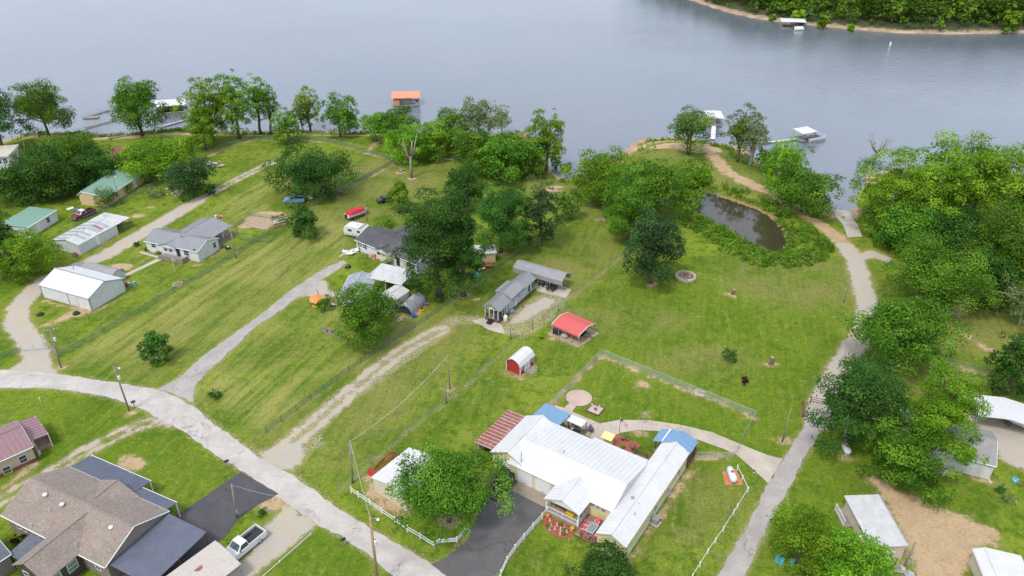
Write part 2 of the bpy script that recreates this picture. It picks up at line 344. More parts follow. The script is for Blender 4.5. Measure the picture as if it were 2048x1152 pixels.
DRYA = [('p', [(640,450),(720,370),(800,330),(900,330),(870,400),(700,480)]), ('p', [(1060,520),(1160,470),(1230,500),(1130,590)]), ('e', (1600,560), 12, .7), ('e', (1250,640), 8, .5), ('p', [(540,880),(860,650),(880,670),(620,880)]), ('e', (1890,650), 12, .6), ('e', (1900,760), 8, .5),
 ('p', [(1260,290),(1440,290),(1560,390),(1500,400),(1420,350),(1300,310)]), ('p', [(700,720),(860,640),(1000,600),(760,900),(640,930)], 2), ('p', [(540,320),(800,320),(660,450),(560,420)]), ('e', (1400,720), 6, .5), ('p', [(1060,350),(1240,380),(1200,440),(1120,420)]), ('e', (1320,1000), 8, .6)]
LUSH = [('p', [(1200,712),(1510,838),(1470,885),(1200,845),(1100,810)]), ('p', [(0,780),(300,830),(120,920),(0,960)]), ('p', [(200,900),(330,860),(460,930),(350,1010)]), ('p', [(1050,700),(1300,560),(1650,560),(1640,800),(1540,830),(1200,700)]), ('p', [(560,1110),(640,1070),(760,1152),(560,1180)]), ('e', (1600,900), 15, 1)]
MOW = [('p', [(130,728),(310,772),(500,640),(690,522),(700,440),(640,450),(512,490),(180,690)]), ('p', [(395,762),(400,800),(530,862),(860,640),(700,610),(600,600),(512,655)]), ('p', [(260,560),(500,460),(560,430),(540,340),(420,420),(260,510)], 1)]
ROADS = [[(-60,740),(42,742),(125,750),(225,764),(310,777),(386,812),(475,880),(587,950),(667,1011),(737,1054),(799,1089),(862,1128),(960,1230),(860,1230),(787,1152),(742,1114),(687,1074),(632,1048),(569,1004),(512,961),(425,905),(375,867),(315,835),(275,815),(217,795),(100,777),(-60,776)],
 [(314,780),(362,753),(400,717),(512,636),(617,557),(687,521),(693,527),(640,562),(569,616),(512,653),(425,736),(394,765),(387,806)], [(1618,836),(1649,841),(1611,912),(1561,1005),(1489,1152),(1440,1260),(1370,1260),(1436,1152),(1499,1044),(1563,925)], [(862,1129),(894,1114),(934,1081),(969,999),(990,945),(1046,951),(1091,1014),(1024,1102),(960,1200)]]
SPARSE += [('p', r_, -.45) for r_ in ROADS]; DIRT_SHADE += [('l', q_, .55) for q_ in ([(1255,1120),(1377,946)],[(87,602),(185,624),(259,589)],[(1690,1022),(1738,1119),(1806,1119)],[(712,501),(832,548)],[(292,506),(396,526),(446,499)],[(161,509),(237,470)],[(1011,746),(1041,756),(1069,731)],[(748,988),(812,1028)],[(796,629),(824,637),(853,611)],[(945,640),(968,642)],[(1868,930),(1975,964)],[(1104,676),(1160,692)],[(0,980),(70,928)])]; DRYA += [('p', [(120,720),(180,690),(500,500),(690,440),(690,520),(300,770)], 6)]  # wall-foot lines: dirt fringe that also paints in contact shade
xs = np.concatenate([[-1500,-900,-500,-320,-240], np.arange(-190, 200.1, .8), [240,320,500,900,1500]]); ys = np.concatenate([[-400,-150,-30,20], np.arange(40, 272, .8), [300,360,480,700,1000,1500]])
gx, gy = np.meshgrid(xs, ys); gX, gY = gx.ravel(), gy.ravel()
gh, gd, gp = hz(gX, gY, True)
rs = np.random.RandomState(3)
gh = gh+np.where(gh > -.3, rs.normal(0, .006, gh.shape), rs.normal(0, .05, gh.shape))
nx, ny = len(xs), len(ys); idx = np.arange(nx*ny).reshape(ny, nx)
quads = np.stack([idx[:-1,:-1], idx[:-1,1:], idx[1:,1:], idx[1:,:-1]], -1).reshape(-1, 4)
def np_mesh(name, V, Q, mat, parent=None, smooth=False):
    me = bpy.data.meshes.new(name); k = Q.shape[1]
    me.vertices.add(len(V)); me.vertices.foreach_set('co', np.ascontiguousarray(V, np.float32).ravel())
    me.loops.add(Q.size); me.loops.foreach_set('vertex_index', np.ascontiguousarray(Q, np.int32).ravel())
    me.polygons.add(len(Q)); me.polygons.foreach_set('loop_start', np.arange(0, Q.size, k, dtype=np.int32))
    if smooth: me.polygons.foreach_set('use_smooth', np.ones(len(Q), bool))
    me.update(calc_edges=True); me.materials.append(M[mat])
    o = bpy.data.objects.new(name, me); COL.objects.link(o); o.parent = parent; return o
def put_attr(o, name, a):
    t = o.data.attributes.new(name, 'FLOAT', 'POINT'); t.data.foreach_set('value', np.ascontiguousarray(a, np.float32))
mow_a = P(425, 735); mow_b = P(690, 525); MOWANG = math.atan2(mow_b[1]-mow_a[1], mow_b[0]-mow_a[0])
def ground_mat():
    t = NT('ground'); v = t.pos()
    n1 = t.noise(v, .018, 4); n2 = t.noise(v, .09, 5, .6, .4); n3 = t.noise(v, .55, 6, .68); n4 = t.noise(v, 3.2, 5, .75); n5 = t.noise(v, 14, 3, .7)
    st = t.map(v, (.09, .75, 1), (0, 0, -MOWANG)); ns = t.noise(t.map(v, (1,1,1), (0,0,-MOWANG)), .001)
    mp = t.n('ShaderNodeMapping'); mp.vector_type = 'TEXTURE'; t.put(mp.inputs[0], v); mp.inputs['Rotation'].default_value = (0,0,MOWANG); st = t.map(mp.outputs[0], (.05, .62, 1))
    streak = t.noise(st, 1.0, 5, .6, .3)
    g = t.mix(t.step(n2, .32, .68), (.070,.142,.008), (.205,.275,.024)); g = t.mix(t.step(n1, .38, .65, 0, .45), g, (.21,.25,.036))
    g = t.mix(t.math('MULTIPLY', t.step(n3, .47, .62), .72), g, (.052,.112,.010)); g = t.mix(t.step(t.noise(v, .23, 5, .7, .5), .54, .74, 0, .7), g, (.25,.215,.085))
    g = t.mix(t.step(t.attr('lush'), -4, 5, 0, .62), g, t.mix(t.step(n3, .35, .68), (.058,.132,.008), (.185,.25,.018)))
    dry = t.math('MULTIPLY', t.step(t.attr('dry'), -9, 5), t.step(n2, .28, .62)); g = t.mix(t.math('MULTIPLY', dry, .7), g, t.mix(t.step(n3, .3, .7), (.18,.172,.055), (.27,.225,.095)))
    zone = t.step(t.noise(v, .045, 2), .40, .56, .35, 1.); mw = t.math('MULTIPLY', t.math('MULTIPLY', t.step(t.attr('mow'), -2, 2), zone), t.step(streak, .36, .62)); g = t.mix(t.math('MULTIPLY', mw, .85), g, t.mix(n4, (.265,.265,.06), (.37,.335,.13)))
    mw2 = t.math('MULTIPLY', t.step(t.attr('mow'), -2, 2), t.step(streak, .50, .34)); g = t.mix(t.math('MULTIPLY', mw2, .4), g, (.10,.155,.026))
    mp2 = t.n('ShaderNodeMapping'); mp2.vector_type = 'TEXTURE'; t.put(mp2.inputs[0], v); mp2.inputs['Rotation'].default_value = (0,0,MOWANG+.15); s2 = t.noise(t.map(mp2.outputs[0], (.12, 1.1, 1)), 1.0, 5, .65, .5); g = t.mix(t.step(s2, .52, .68, 0, .35), g, (.25,.285,.05)); g = t.mix(t.step(s2, .48, .34, 0, .35), g, (.052,.12,.008)); g = t.mix(t.step(n4, .40, .66, 0, .75), g, t.mix(.55, g, (.022,.045,.006))); g = t.mix(t.step(n5, .55, .8, 0, .5), g, (.26,.26,.085)); g = t.mix(t.step(n5, .45, .2, 0, .5), g, (.03,.055,.01))
    n6 = t.noise(v, 1.4, 5, .72, .6); g = t.mix(t.step(n6, .52, .72, 0, .6), g, (.27,.275,.065)); g = t.mix(t.step(n6, .47, .30, 0, .6), g, (.05,.105,.010)); wv = t.vor(v, .5, 'Distance'); g = t.mix(t.math('MULTIPLY', t.step(wv, .10, .02, 0, .6), t.step(n2, .52, .68)), g, (.30,.26,.15))      # bare specks
    wob = t.math('ADD', t.math('MULTIPLY', t.math('SUBTRACT', n3, .5), 2.6), t.math('MULTIPLY', t.math('SUBTRACT', n4, .5), 1.5)); big = t.math('MULTIPLY', t.math('SUBTRACT', t.noise(v, .3, 5, .7), .5), 4.5)
    dirt = t.mix(t.step(n4, .3, .7), (.29,.20,.125), (.50,.375,.245)); dirt = t.mix(t.step(n3, .4, .6, 0, .6), dirt, (.52,.37,.215)); dirt = t.mix(t.step(t.noise(v, 1.1, 6, .8, .8), .52, .7, 0, .65), dirt, (.22,.15,.09))
    gr = t.mix(t.step(t.noise(v, 9, 4, .8), .3, .7), (.25,.23,.20), (.52,.485,.43)); gr = t.mix(t.step(n3, .42, .62, 0, .6), gr, (.42,.34,.24)); gr = t.mix(t.step(n2, .5, .7, 0, .5), gr, (.46,.38,.27))
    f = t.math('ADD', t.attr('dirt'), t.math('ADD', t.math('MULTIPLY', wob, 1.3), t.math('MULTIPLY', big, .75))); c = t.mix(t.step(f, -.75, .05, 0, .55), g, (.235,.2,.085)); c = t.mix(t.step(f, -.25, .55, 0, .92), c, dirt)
    f = t.math('ADD', t.attr('sparse'), t.math('MULTIPLY', wob, 1.3)); sp = t.math('MULTIPLY', t.step(f, -.2, .9), t.step(n4, .42, .58)); c = t.mix(sp, c, t.mix(t.step(n3, .4, .6), gr, (.36,.27,.14)))
    f = t.math('ADD', t.attr('grav'), t.math('ADD', t.math('MULTIPLY', wob, 1.0), t.math('MULTIPLY', big, .25))); c = t.mix(t.step(f, -.9, .0, 0, .5), c, (.26,.22,.10)); c = t.mix(t.step(f, -.2, .35), c, gr)
    f = t.math('ADD', t.attr('shore'), t.math('MULTIPLY', wob, 1.6)); c = t.mix(t.step(f, 4.0, 1.4), c, t.mix(t.step(n3, .35, .65), (.30,.20,.12), (.43,.30,.19)))
    f = t.math('ADD', t.attr('pond'), t.math('MULTIPLY', wob, .8)); c = t.mix(t.math('MULTIPLY', t.step(f, 1.6, .5), t.step(t.noise(v, .4, 4), .35, .55, .25, 1.)), c, t.mix(t.step(n4, .35, .65), (.20,.135,.08), (.36,.25,.15)))
    t.bump(t.math('ADD', n4, t.math('MULTIPLY', n5, .6)), .75, .12); return t.fin(c, .95, 0, .05)
ground_mat()
ground = np_mesh('ground', np.stack([gX, gY, gh], 1), quads, 'ground', smooth=True); ground['kind'] = 'structure'
for nm, it in (('grav', GRAV), ('sparse', SPARSE), ('dirt', DIRT_SHADE), ('dry', DRYA), ('lush', LUSH), ('mow', MOW)): put_attr(ground, nm, np.clip(field(gX, gY, it), -40, 40))
put_attr(ground, 'shore', np.clip(gd, -40, 60)); put_attr(ground, 'pond', np.clip(-gp, -40, 60))
# ------------------------------------------------------------------ water
def water_mat(name, deep, shallow, s, strength):
    t = NT(name); v = t.pos(); wv = t.map(v, (.55, 1.15, 1), (0, 0, .12))
    a = t.noise(wv, .55*s, 4, .6, .6); b = t.noise(wv, 2.0*s, 3, .6, .3); big = t.noise(v, .008, 3)
    hgt = t.math('ADD', a, t.math('MULTIPLY', b, .45)); t.bump(t.math('MULTIPLY', hgt, t.step(big, .3, .7, .5, 1.3)), strength, .35)
    c = t.mix(t.step(t.noise(v, .012, 4, .6), .35, .68), deep, shallow); t.fin(c, .12 if s > .8 else .04, 0, .5); t.b.inputs['IOR'].default_value = 1.85 if s > .8 else 1.6; return t.m
water_mat('lake_water', (.105,.125,.155), (.122,.142,.17), 1.0, .3); water_mat('pond_water', (.042,.036,.02), (.055,.045,.024), .6, .02)
lake = MB().add([(-2500,60,ZL),(2500,60,ZL),(2500,4000,ZL),(-2500,4000,ZL)], [(0,1,2,3)]).build('lake', 'lake_water'); lake['kind'] = 'structure'
pc = pond_l.mean(0); pe = [(p+(p-pc)/np.linalg.norm(p-pc)*1.2) for p in pond_l]
pond = MB().add([(p[0], p[1], ZP) for p in pe], [tuple(range(len(pe)))]).build('pond', 'pond_water'); pond['kind'] = 'structure'
# ------------------------------------------------------------------ far bank with its hill
FAR = pl([(1250,-48),(1340,-14),(1400,6),(1430,16),(1465,26),(1510,36),(1560,43),(1620,50),(1700,58),(1790,65),(1900,68),(2050,66),(2300,55)], ZL)
fx, fy = np.meshgrid(np.arange(40, 420, 4.), np.arange(290, 760, 4.)); fX, fY = fx.ravel(), fy.ravel()
far_poly = np.vstack([FAR, [[460, 900], [60, 900]]]); fd = sdist(fX, fY, far_poly)
def far_h(d): return ZL+np.where(d > 0, np.minimum(d*.45, 2.2)+sm(d/170)*34, np.maximum(d*.15, -2))
plain('bank_earth', (.40,.29,.185), .95, var=.28, sc_=.12, bump=.3); plain('forest_floor', (.05,.055,.022), .95, var=.3, sc_=.1)
def bank_mat():
    t = NT('far_bank'); v = t.pos(); a = t.attr('d'); n = t.noise(v, .25, 5, .7)
    e = t.mix(t.step(n, .35, .65), (.26,.18,.11), (.44,.35,.24)); e = t.mix(t.step(t.noise(t.map(v, (.1,.1,2)), 2, 3), .45, .65, 0, .6), e, (.24,.15,.09))
    c = t.mix(t.step(t.math('ADD', a, t.math('MULTIPLY', t.math('SUBTRACT', n, .5), 8)), 1.2, 3.0), e, (.05,.06,.02)); return t.fin(c, .95)
bank_mat()
fb = np_mesh('far_bank', np.stack([fX, fY, far_h(fd)], 1), np.stack([(q := np.arange(fx.size).reshape(fx.shape))[:-1,:-1], q[:-1,1:], q[1:,1:], q[1:,:-1]], -1).reshape(-1, 4), 'far_bank', smooth=True); fb['kind'] = 'structure'; put_attr(fb, 'd', fd)
# ------------------------------------------------------------------ roads, drives, walks, pads
def patch(name, pts, m, z=.02, jit=.17, step=.8, kind='structure', thick=0.0, px=True):
    rr = random.Random(len(name)*7+len(pts)); L = pl(pts) if px else np.asarray(pts, float); out = []
    for i in range(len(L)):
        a, b = L[i], L[(i+1) % len(L)]; n = max(1, int(np.linalg.norm(b-a)/step)); nn = np.array([-(b-a)[1], (b-a)[0]]); nn = nn/(np.linalg.norm(nn)+1e-9)
        for k in range(n):
            p = a+(b-a)*k/n
            if k: p = p+nn*rr.uniform(-jit, jit)
            out.append((p[0], p[1]))
    b = MB()
    if thick: b.prism(out, z-thick, z)
    else:
        s = sum(out[i][0]*out[(i+1) % len(out)][1]-out[(i+1) % len(out)][0]*out[i][1] for i in range(len(out)))
        if s < 0: out.reverse()
        b.add([(x, y, z) for x, y in out], [tuple(range(len(out)))])
    o = b.build(name, m)
    if kind: o['kind'] = kind
    return o
patch('road', [(-500,742),(0,740),(42,742),(125,750),(225,764),(262,771),(310,777),(350,793),(386,812),(425,847),(475,880),(512,911),(587,950),(667,1011),(737,1054),(799,1089),(862,1128),(905,1160),(1010,1260),(1150,1420),(1000,1420),(868,1240),(787,1152),(742,1114),(687,1074),(632,1048),(569,1004),(512,961),(457,925),(425,905),(375,867),(315,835),(275,815),(217,795),(175,786),(100,777),(0,776),(-500,790)], 'asphalt_old', .03)
patch('driveway', [(314,780),(362,753),(400,717),(462,672),(512,636),(574,587),(617,557),(652,535),(687,521),(693,527),(662,548),(640,562),(628,585),(597,593),(569,616),(512,653),(425,736),(394,765),(387,790),(387,806),(350,789)], 'lane_gray', .036)
patch('lane', [(1618,836),(1649,841),(1641,864),(1611,912),(1586,964),(1561,1005),(1536,1049),(1489,1152),(1380,1420),(1290,1420),(1436,1152),(1499,1044),(1536,969),(1563,925)], 'lane_gray', .03)
patch('paved_driveway', [(362,1025),(482,944),(515,963),(557,988),(512,1012),(470,1045),(452,1072),(400,1115),(330,1175),(250,1175),(217,1130)], 'asphalt_black', .042, .05)
patch('front_driveway', [(862,1129),(894,1114),(934,1081),(955,1035),(969,999),(975,972),(990,945),(1006,930),(1046,951),(1024,980),(1091,1014),(1060,1058),(1024,1102),(990,1150),(960,1200),(905,1160)], 'asphalt_drive', .04, .05)
patch('apron', [(1046,949),(1064,930),(1122,958),(1115,985),(1091,1016),(1023,981)], 'concrete_stain', .05, .02)
patch('walkway', [(1165,878),(1174,862),(1201,847),(1241,840),(1299,841),(1361,850),(1424,865),(1474,886),(1536,911),(1566,918),(1536,967),(1496,930),(1474,911),(1449,899),(1399,881),(1360,870),(1311,862),(1274,861),(1241,866),(1226,875),(1221,886),(1205,900),(1180,892)], 'concrete', .05, .015, 1.0)
patch('garden_path', [(1108,810),(1127,816),(1201,848),(1180,862),(1130,850)], 'concrete', .044, .01)
cc = P(1158, 796); patch('round_patio', [(cc[0]+1.95*math.cos(a), cc[1]+1.95*math.sin(a)) for a in np.linspace(0, 2*math.pi, 28, False)], 'concrete_pink', .056, 0, px=False)
patch('patio_path', [(1127,818),(1146,799),(1158,806),(1142,826)], 'concrete_pink', .05, 0)
def drape(name, quad, m, n, off=.07):
    a, b, c, d = [G(*q) for q in quad]; bq = MB(); V = []
    for i in range(n+1):
        for j in (0, 1):
            p = (a+(d-a)*i/n) if j == 0 else (b+(c-b)*i/n)
            V.append((p[0], p[1], float(hz(p[0], p[1])[0])+off))
    bq.add(V, [(2*i, 2*i+1, 2*i+3, 2*i+2) for i in range(n)]); o = bq.build(name, m); o['kind'] = 'structure'; return o
drape('boat_ramp', [(1665,418),(1698,420),(1724,474),(1695,476)], 'concrete_pale', 14, .1)
patch('carport_slab', [(1068,572),(1090,556),(1143,580),(1131,597),(1074,583)], 'concrete', .05, .02)
patch('stepping_path', [(237,553),(250,548),(310,520),(330,512),(334,516),(314,524),(252,553)], 'concrete_pale', .03, .08)
patch('entry_walk', [(277,505),(282,503),(330,516),(326,520)], 'concrete_pale', .034, .05)
patch('porch_walk', [(945,642),(975,633),(1003,650),(1010,668),(985,662)], 'concrete_pale', .03, .25)
# ------------------------------------------------------------------ trees and shrubs
def leaf_mat(name, a, b, c, trans=.4):
    t = NT(name); r = t.attr('v'); o = t.rnd()
    col = t.ramp(r, [(0, a), (.55, b), (1, c)]); hs = t.n('ShaderNodeHueSaturation'); t.put(hs.inputs['Color'], col)
    t.put(hs.inputs['Hue'], t.step(o, 0, 1, .494, .514)); t.put(hs.inputs['Value'], t.step(o, 0, 1, .85, 1.15)); col = hs.outputs[0]
    t.fin(col, .6, 0, .07); tr = t.n('ShaderNodeBsdfTranslucent'); t.put(tr.inputs[0], col); mxs = t.n('ShaderNodeMixShader'); mxs.inputs[0].default_value = trans
    t.t.links.new(t.b.outputs[0], mxs.inputs[1]); t.t.links.new(tr.outputs[0], mxs.inputs[2]); t.t.links.new(mxs.outputs[0], t.out.inputs[0])
leaf_mat('leaf_mid', (0.044,0.106,0.010), (0.106,0.230,0.020), (0.215,0.375,0.035))
leaf_mat('leaf_dark', (0.025,0.071,0.014), (0.056,0.146,0.024), (0.121,0.247,0.037))
leaf_mat('leaf_bright', (0.073,0.162,0.009), (0.168,0.327,0.020), (0.322,0.502,0.040))
leaf_mat('leaf_yellow', (0.082,0.162,0.010), (0.193,0.324,0.021), (0.349,0.497,0.048))
leaf_mat('leaf_blue', (0.023,0.065,0.020), (0.056,0.137,0.042), (0.121,0.231,0.069))
leaf_mat('leaf_purple', (.03,.012,.016), (.055,.02,.025), (.09,.04,.04))
leaf_mat('leaf_bloom', (.10,.16,.04), (.55,.56,.35), (.72,.72,.55))
leaf_mat('leaf_weed', (0.053,0.135,0.010), (0.131,0.271,0.020), (0.271,0.414,0.056))
leaf_mat('leaf_gray', (0.087,0.130,0.043), (0.187,0.258,0.088), (0.315,0.398,0.150))
def leaves(rng, C, R, n, size, up=.5, cc=None, flat=.38, coff=0):
    k = len(C); wgt = R**2/np.sum(R**2); ci = rng.choice(k, n, p=wgt)
    d = rng.normal(size=(n, 3)); d /= np.linalg.norm(d, axis=1)[:, None]
    out = C[ci]-(C.mean(0) if cc is None else cc); out /= np.linalg.norm(out, axis=1)[:, None]+1e-6
    flip = (np.sum(d*out, 1) < -.25) & (rng.rand(n) < .8); d[flip] *= -1
    low = (d[:, 2] < -.35) & (rng.rand(n) < .6); d[low, 2] *= -1
    rad = R[ci]*(1.0-.45*rng.rand(n)**1.6)*(1+.12*rng.normal(size=n)); pos = C[ci]+d*rad[:, None]*np.array([1.12, 1.12, .82])
    nr = d*.75+np.array([0, 0, up])+rng.normal(scale=flat, size=(n, 3)); nr /= np.linalg.norm(nr, axis=1)[:, None]
    a = np.cross(nr, rng.normal(size=(n, 3))); a /= np.linalg.norm(a, axis=1)[:, None]; b = np.cross(nr, a)
    s = size*(.6+.75*rng.rand(n)); s1 = (s*.62)[:, None]; s2 = (s*.42)[:, None]
    V = np.stack([pos-a*s1, pos-b*s2+nr*s2*.15, pos+a*s1, pos+b*s2+nr*s2*.15], 1).reshape(-1, 3)
    val = np.clip(.47+.2*rng.normal(size=n)+.2*rng.normal(size=k)[ci]+(coff[ci] if hasattr(coff, '__len__') else 0), 0, 1)
    return V, np.repeat(val, 4)
def leaf_obj(name, parent, V, val, mat):
    o = np_mesh(name, V, np.arange(len(V)).reshape(-1, 4), mat, parent); put_attr(o, 'v', val); return o
def clumps(rng, rx, rz, zc, n, shape):
    u = rng.rand(n); th = np.arccos(1-2*(np.arange(n)+.5)/n); ph = np.arange(n)*2.39996+rng.rand()*6; q = .42+.58*rng.rand(n)**.8
    q[::4] *= .45
    st_ = np.sin(th)**(.6 if shape == 'round' else .68 if shape == 'tall' else 1); C = np.stack([st_*np.cos(ph)*q, st_*np.sin(ph)*q, np.cos(th)*q], 1)+rng.normal(scale=.07, size=(n, 3))
    h = (C[:, 2]+1)/2
    if shape == 'cone': C[:, :2] *= (1.35-1.1*h)[:, None]
    if shape == 'tall': C[:, :2] *= (.75+.5*np.sin(h*3.1))[:, None]*.95; C[:, 2] *= 1.02
    if shape == 'spread': C[:, 2] = np.abs(C[:, 2])*1.1-.35; C[:, :2] *= (1.12-.25*h)[:, None]
    if shape == 'round': C[:, :2] *= (1.08-.2*h)[:, None]
    ang = np.arctan2(C[:, 1], C[:, 0]); lob = 1+.16*np.sin(ang*2+rng.rand()*6)+.12*np.sin(ang*3+rng.rand()*6); C[:, :2] *= lob[:, None]
    return C*np.array([rx, rx, rz])+np.array([0, 0, zc])
TREES = []
def tree(bx, by, top, wpx, shape, mat, label, name='tree', cb=.2, bark='bark', dens=1.0, trunks=1, lean=0, cat='tree', group=None, ncl=None, leaf=None):
    g = G(bx, by); rng = np.random.RandomState(int(bx*31+by*17) % 99991); dp = depth(g); th = math.asin((HC-g[2])/np.linalg.norm(g-np.array([0,0,HC])))
    rx = wpx/2*dp*.97/FPX*1.06; want = (by-top)*dp*.96/FPX; h = 1.0; cb *= .55
    lo, hi = .3, 45.
    for _ in range(40):
        h = (lo+hi)/2; rz = h*(1-cb)/2; zc = h-rz
        if zc*math.cos(th)+math.hypot(rz*math.cos(th), rx*math.sin(th)) > want: hi = h
        else: lo = h
    if h < .8: h = .8; rz = h*(1-cb)/2; zc = h-rz
    T = thing(name, label, cat, g, 0, group); T['h'] = round(h, 1)
    sz = leaf or (.21 if dp < 105 else .27 if dp < 160 else .34 if dp < 230 else .44)
    if rx < 1.6: sz *= .62
    sz *= rng.uniform(.85, 1.2)
    n = int(1.25*ncl) if ncl else int(np.clip(16+rx*rz*2.4, 18, 110)); C = clumps(rng, rx*.82, rz*.84, zc*.97, n, shape)
    R = np.clip(rx*.345*(.5+.85*rng.rand(n))*(24/n)**.28, .12, 2.9)
    m_ = rng.choice(n, max(2, n//9), False); cc0 = np.array([0, 0, zc]); C[m_, :2] *= rng.uniform(1.1, 1.25, (len(m_), 1)); R[m_] *= .7; C[:, 2] = np.minimum(C[:, 2], h-R*.45)
    C[:, 2] = np.maximum(C[:, 2], R*.55)
    if cb < .13: lowm = C[:, 2] < zc; C[lowm, 2] = zc+(C[lowm, 2]-zc)*1.2; C[lowm, :2] *= 1.1; C[:, 2] = np.maximum(C[:, 2], R*.5)
    C[:, 0] += lean*(C[:, 2]/max(h, 1))
    nl = int(np.clip(1.75*dens*4*math.pi*rx*(rx+rz)/2/sz**2*1.3, 900, 34000)); V, val = leaves(rng, C, R, nl, sz, cc=np.array([0, 0, zc*.8])); leaf_obj('crown', T, V, val, mat)
    b = MB(); r0 = max(.05, .021*h*(1 if trunks == 1 else .75))
    for k in range(trunks):
        a = rng.rand()*6.28; off = np.array([math.cos(a), math.sin(a), 0])*(0 if trunks == 1 else r0*2.2); tp = np.array([lean*.8, 0, h*.78])+off*(2 if trunks > 1 else 0)+np.array([rng.normal()*.3, rng.normal()*.3, 0])*min(1, rx*.3)
        path = [off+(tp-off)*t+np.array([rng.normal(), rng.normal(), 0])*r0*(.6 if 0 < t < 1 else 0)+np.array([0, 0, -.15 if t == 0 else 0]) for t in (0, .12, .35, .6, .85, 1)]
        b.tube(path, [r0*1.45, r0, r0*.85, r0*.62, r0*.35, r0*.12], 7)
        for j in rng.choice(n, min(n, 15), False):
            e = C[j]; t = rng.uniform(.25, .7); s = off+(tp-off)*t
            if e[2] < s[2]*.8: continue
            mid = (s+e)/2+np.array([0, 0, .12*np.linalg.norm(e-s)]); b.tube([s, mid, e], [r0*.5*(1-t*.4), r0*.32, r0*.1], 5, False)
    b.build('trunk', bark, T, smooth=True); TREES.append((label, h, rx)); return T
def bare_tree(bx, by, top, wpx, label, mat='dead_wood', stubs=False, name='dead_tree'):
    g = G(bx, by); rng = np.random.RandomState(int(bx)); dp = depth(g); th = math.asin((HC-g[2])/np.linalg.norm(g-np.array([0,0,HC]))); h = (by-top)*dp*.96/FPX/math.cos(th); rx = wpx/2*dp/FPX
    T = thing(name, label, 'tree', g); b = MB(); r0 = .026*h if stubs else .022*h
    b.tube([(0,0,-.2),(0,0,h*.2),(.1,0,h*.45)], [r0*1.25, r0, r0*.8], 8); b.build('trunk', mat, T, smooth=True)
    for k in range(6 if stubs else 11):
        a = k*2.4+rng.rand(); z0 = h*rng.uniform(.33, .46) if stubs else h*rng.uniform(.25, .5); L = h*(.9 if k == 0 else rng.uniform(.6, 1.)) if stubs else h*rng.uniform(.7, 1)
        L *= (.8 if stubs and k else 1); e = np.array([math.cos(a)*rx*rng.uniform(.6, 1), math.sin(a)*rx*rng.uniform(.4, 1), L]); s = np.array([.05, 0, z0]); m = s+(e-s)*.45+np.array([0, 0, -.06*h])
        q = MB(); q.tube([s, m, e], [r0*.6, r0*.45, r0*(.3 if stubs else .08)], 6)
        if not stubs:
            for _ in range(3):
                m2 = s+(e-s)*rng.uniform(.4, .8); q.tube([m2, m2+np.array([rng.normal()*.8, rng.normal()*.8, rng.uniform(.2, 1)])], [r0*.2, r0*.05], 4)
        q.build('branch', mat, T, smooth=True)
    return T
def shrub(bx, by, wpx, hpx, mat, label, cat='shrub', name='shrub', dens=1.0, group=None):
    g = G(bx, by); rng = np.random.RandomState(int(bx*13+by)); dp = depth(g); rx = wpx/2*dp/FPX*.9; h = max(.35, (hpx*dp/FPX-rx*.5)/.85)
    T = thing(name, label, cat, g, 0, group); n = int(np.clip(9*rx*1.5, 9, 30)); C = clumps(rng, rx*.75, h*.42, h*.5, n, 'round'); R = np.clip(rx*.36*(.7+.6*rng.rand(n)), .1, 1.4); sz = .16 if dp < 110 else .22
    V, val = leaves(rng, C, R, int(np.clip(dens*5.5*rx*(rx+h)/sz**2*.8, 250, 5000)), sz); leaf_obj('foliage', T, V, val, mat)
    b = MB()
    for k in range(4): b.tube([(0,0,-.1), (math.cos(k*1.6)*rx*.5, math.sin(k*1.6)*rx*.5, h*.6)], [.035*h+.01, .01], 5)
    b.build('stem', 'bark', T); return T
tree(8,300,155,95,'round','leaf_dark','dark green tree on the lake shore beside the white two-storey house', dens=.8)
tree(97,274,155,118,'round','leaf_mid','full round shore tree standing alone just behind the sandy beach with the gangways')
tree(288,272,140,112,'round','leaf_mid','full pale-green tree on the shore beside the white-roofed boat dock', cb=.12, trunks=2)
tree(428,282,141,82,'tall','leaf_bright','tall bright-green cottonwood joined with a taller twin at the field corner', cb=.12)
tree(480,278,131,72,'tall','leaf_bright','tallest of the joined pair of bright cottonwoods on the shore', cb=.15)
tree(412,300,208,66,'round','leaf_bright','low bushy tree in front of the joined pair of cottonwoods', cb=.08)
tree(522,268,142,46,'tall','leaf_bright','slim shore tree with bare lower trunk next to the cottonwood pair', cb=.35, dens=.7)
tree(543,268,152,54,'tall','leaf_mid','slim shore tree with open crown beside a low round bushy tree', cb=.35, dens=.7)
tree(577,286,214,56,'round','leaf_bright','low round bushy bright tree inside the corner of the mown field', cb=.1)
tree(606,265,205,40,'round','leaf_mid','small leafy tree on the bank between the bushy tree and a tall one', cb=.25, dens=.7)
tree(621,263,166,50,'tall','leaf_yellow','tall yellow-green shore tree with a slim trunk', cb=.33, dens=.75)
tree(682,274,181,70,'tall','leaf_mid','leafy tree with open tiers standing on the bare shore patch', cb=.18, dens=.8)
tree(699,266,212,44,'round','leaf_mid','small dark tree half behind the tiered tree on the bank', cb=.2)
tree(754,282,216,62,'round','leaf_bright','broad low bright tree at the start of the dirt path to the shore', cb=.3)
tree(800,290,206,82,'round','leaf_mid','rounded tree standing in front of the orange-roofed dock', cb=.2)
tree(818,322,244,88,'round','leaf_bright','lush tree right behind the pollarded dead trunk', cb=.12)
tree(868,316,232,80,'round','leaf_bright','lush bright tree beside the stack of long logs', cb=.15)
tree(905,296,205,78,'round','leaf_mid','leaning shore tree with dark trunk beside the pale open-crowned trees', cb=.3, dens=.7)
tree(957,292,186,84,'tall','leaf_gray','pale open-crowned tree rising over the lush grove on the shore', cb=.3, dens=.6, bark='bark_pale')
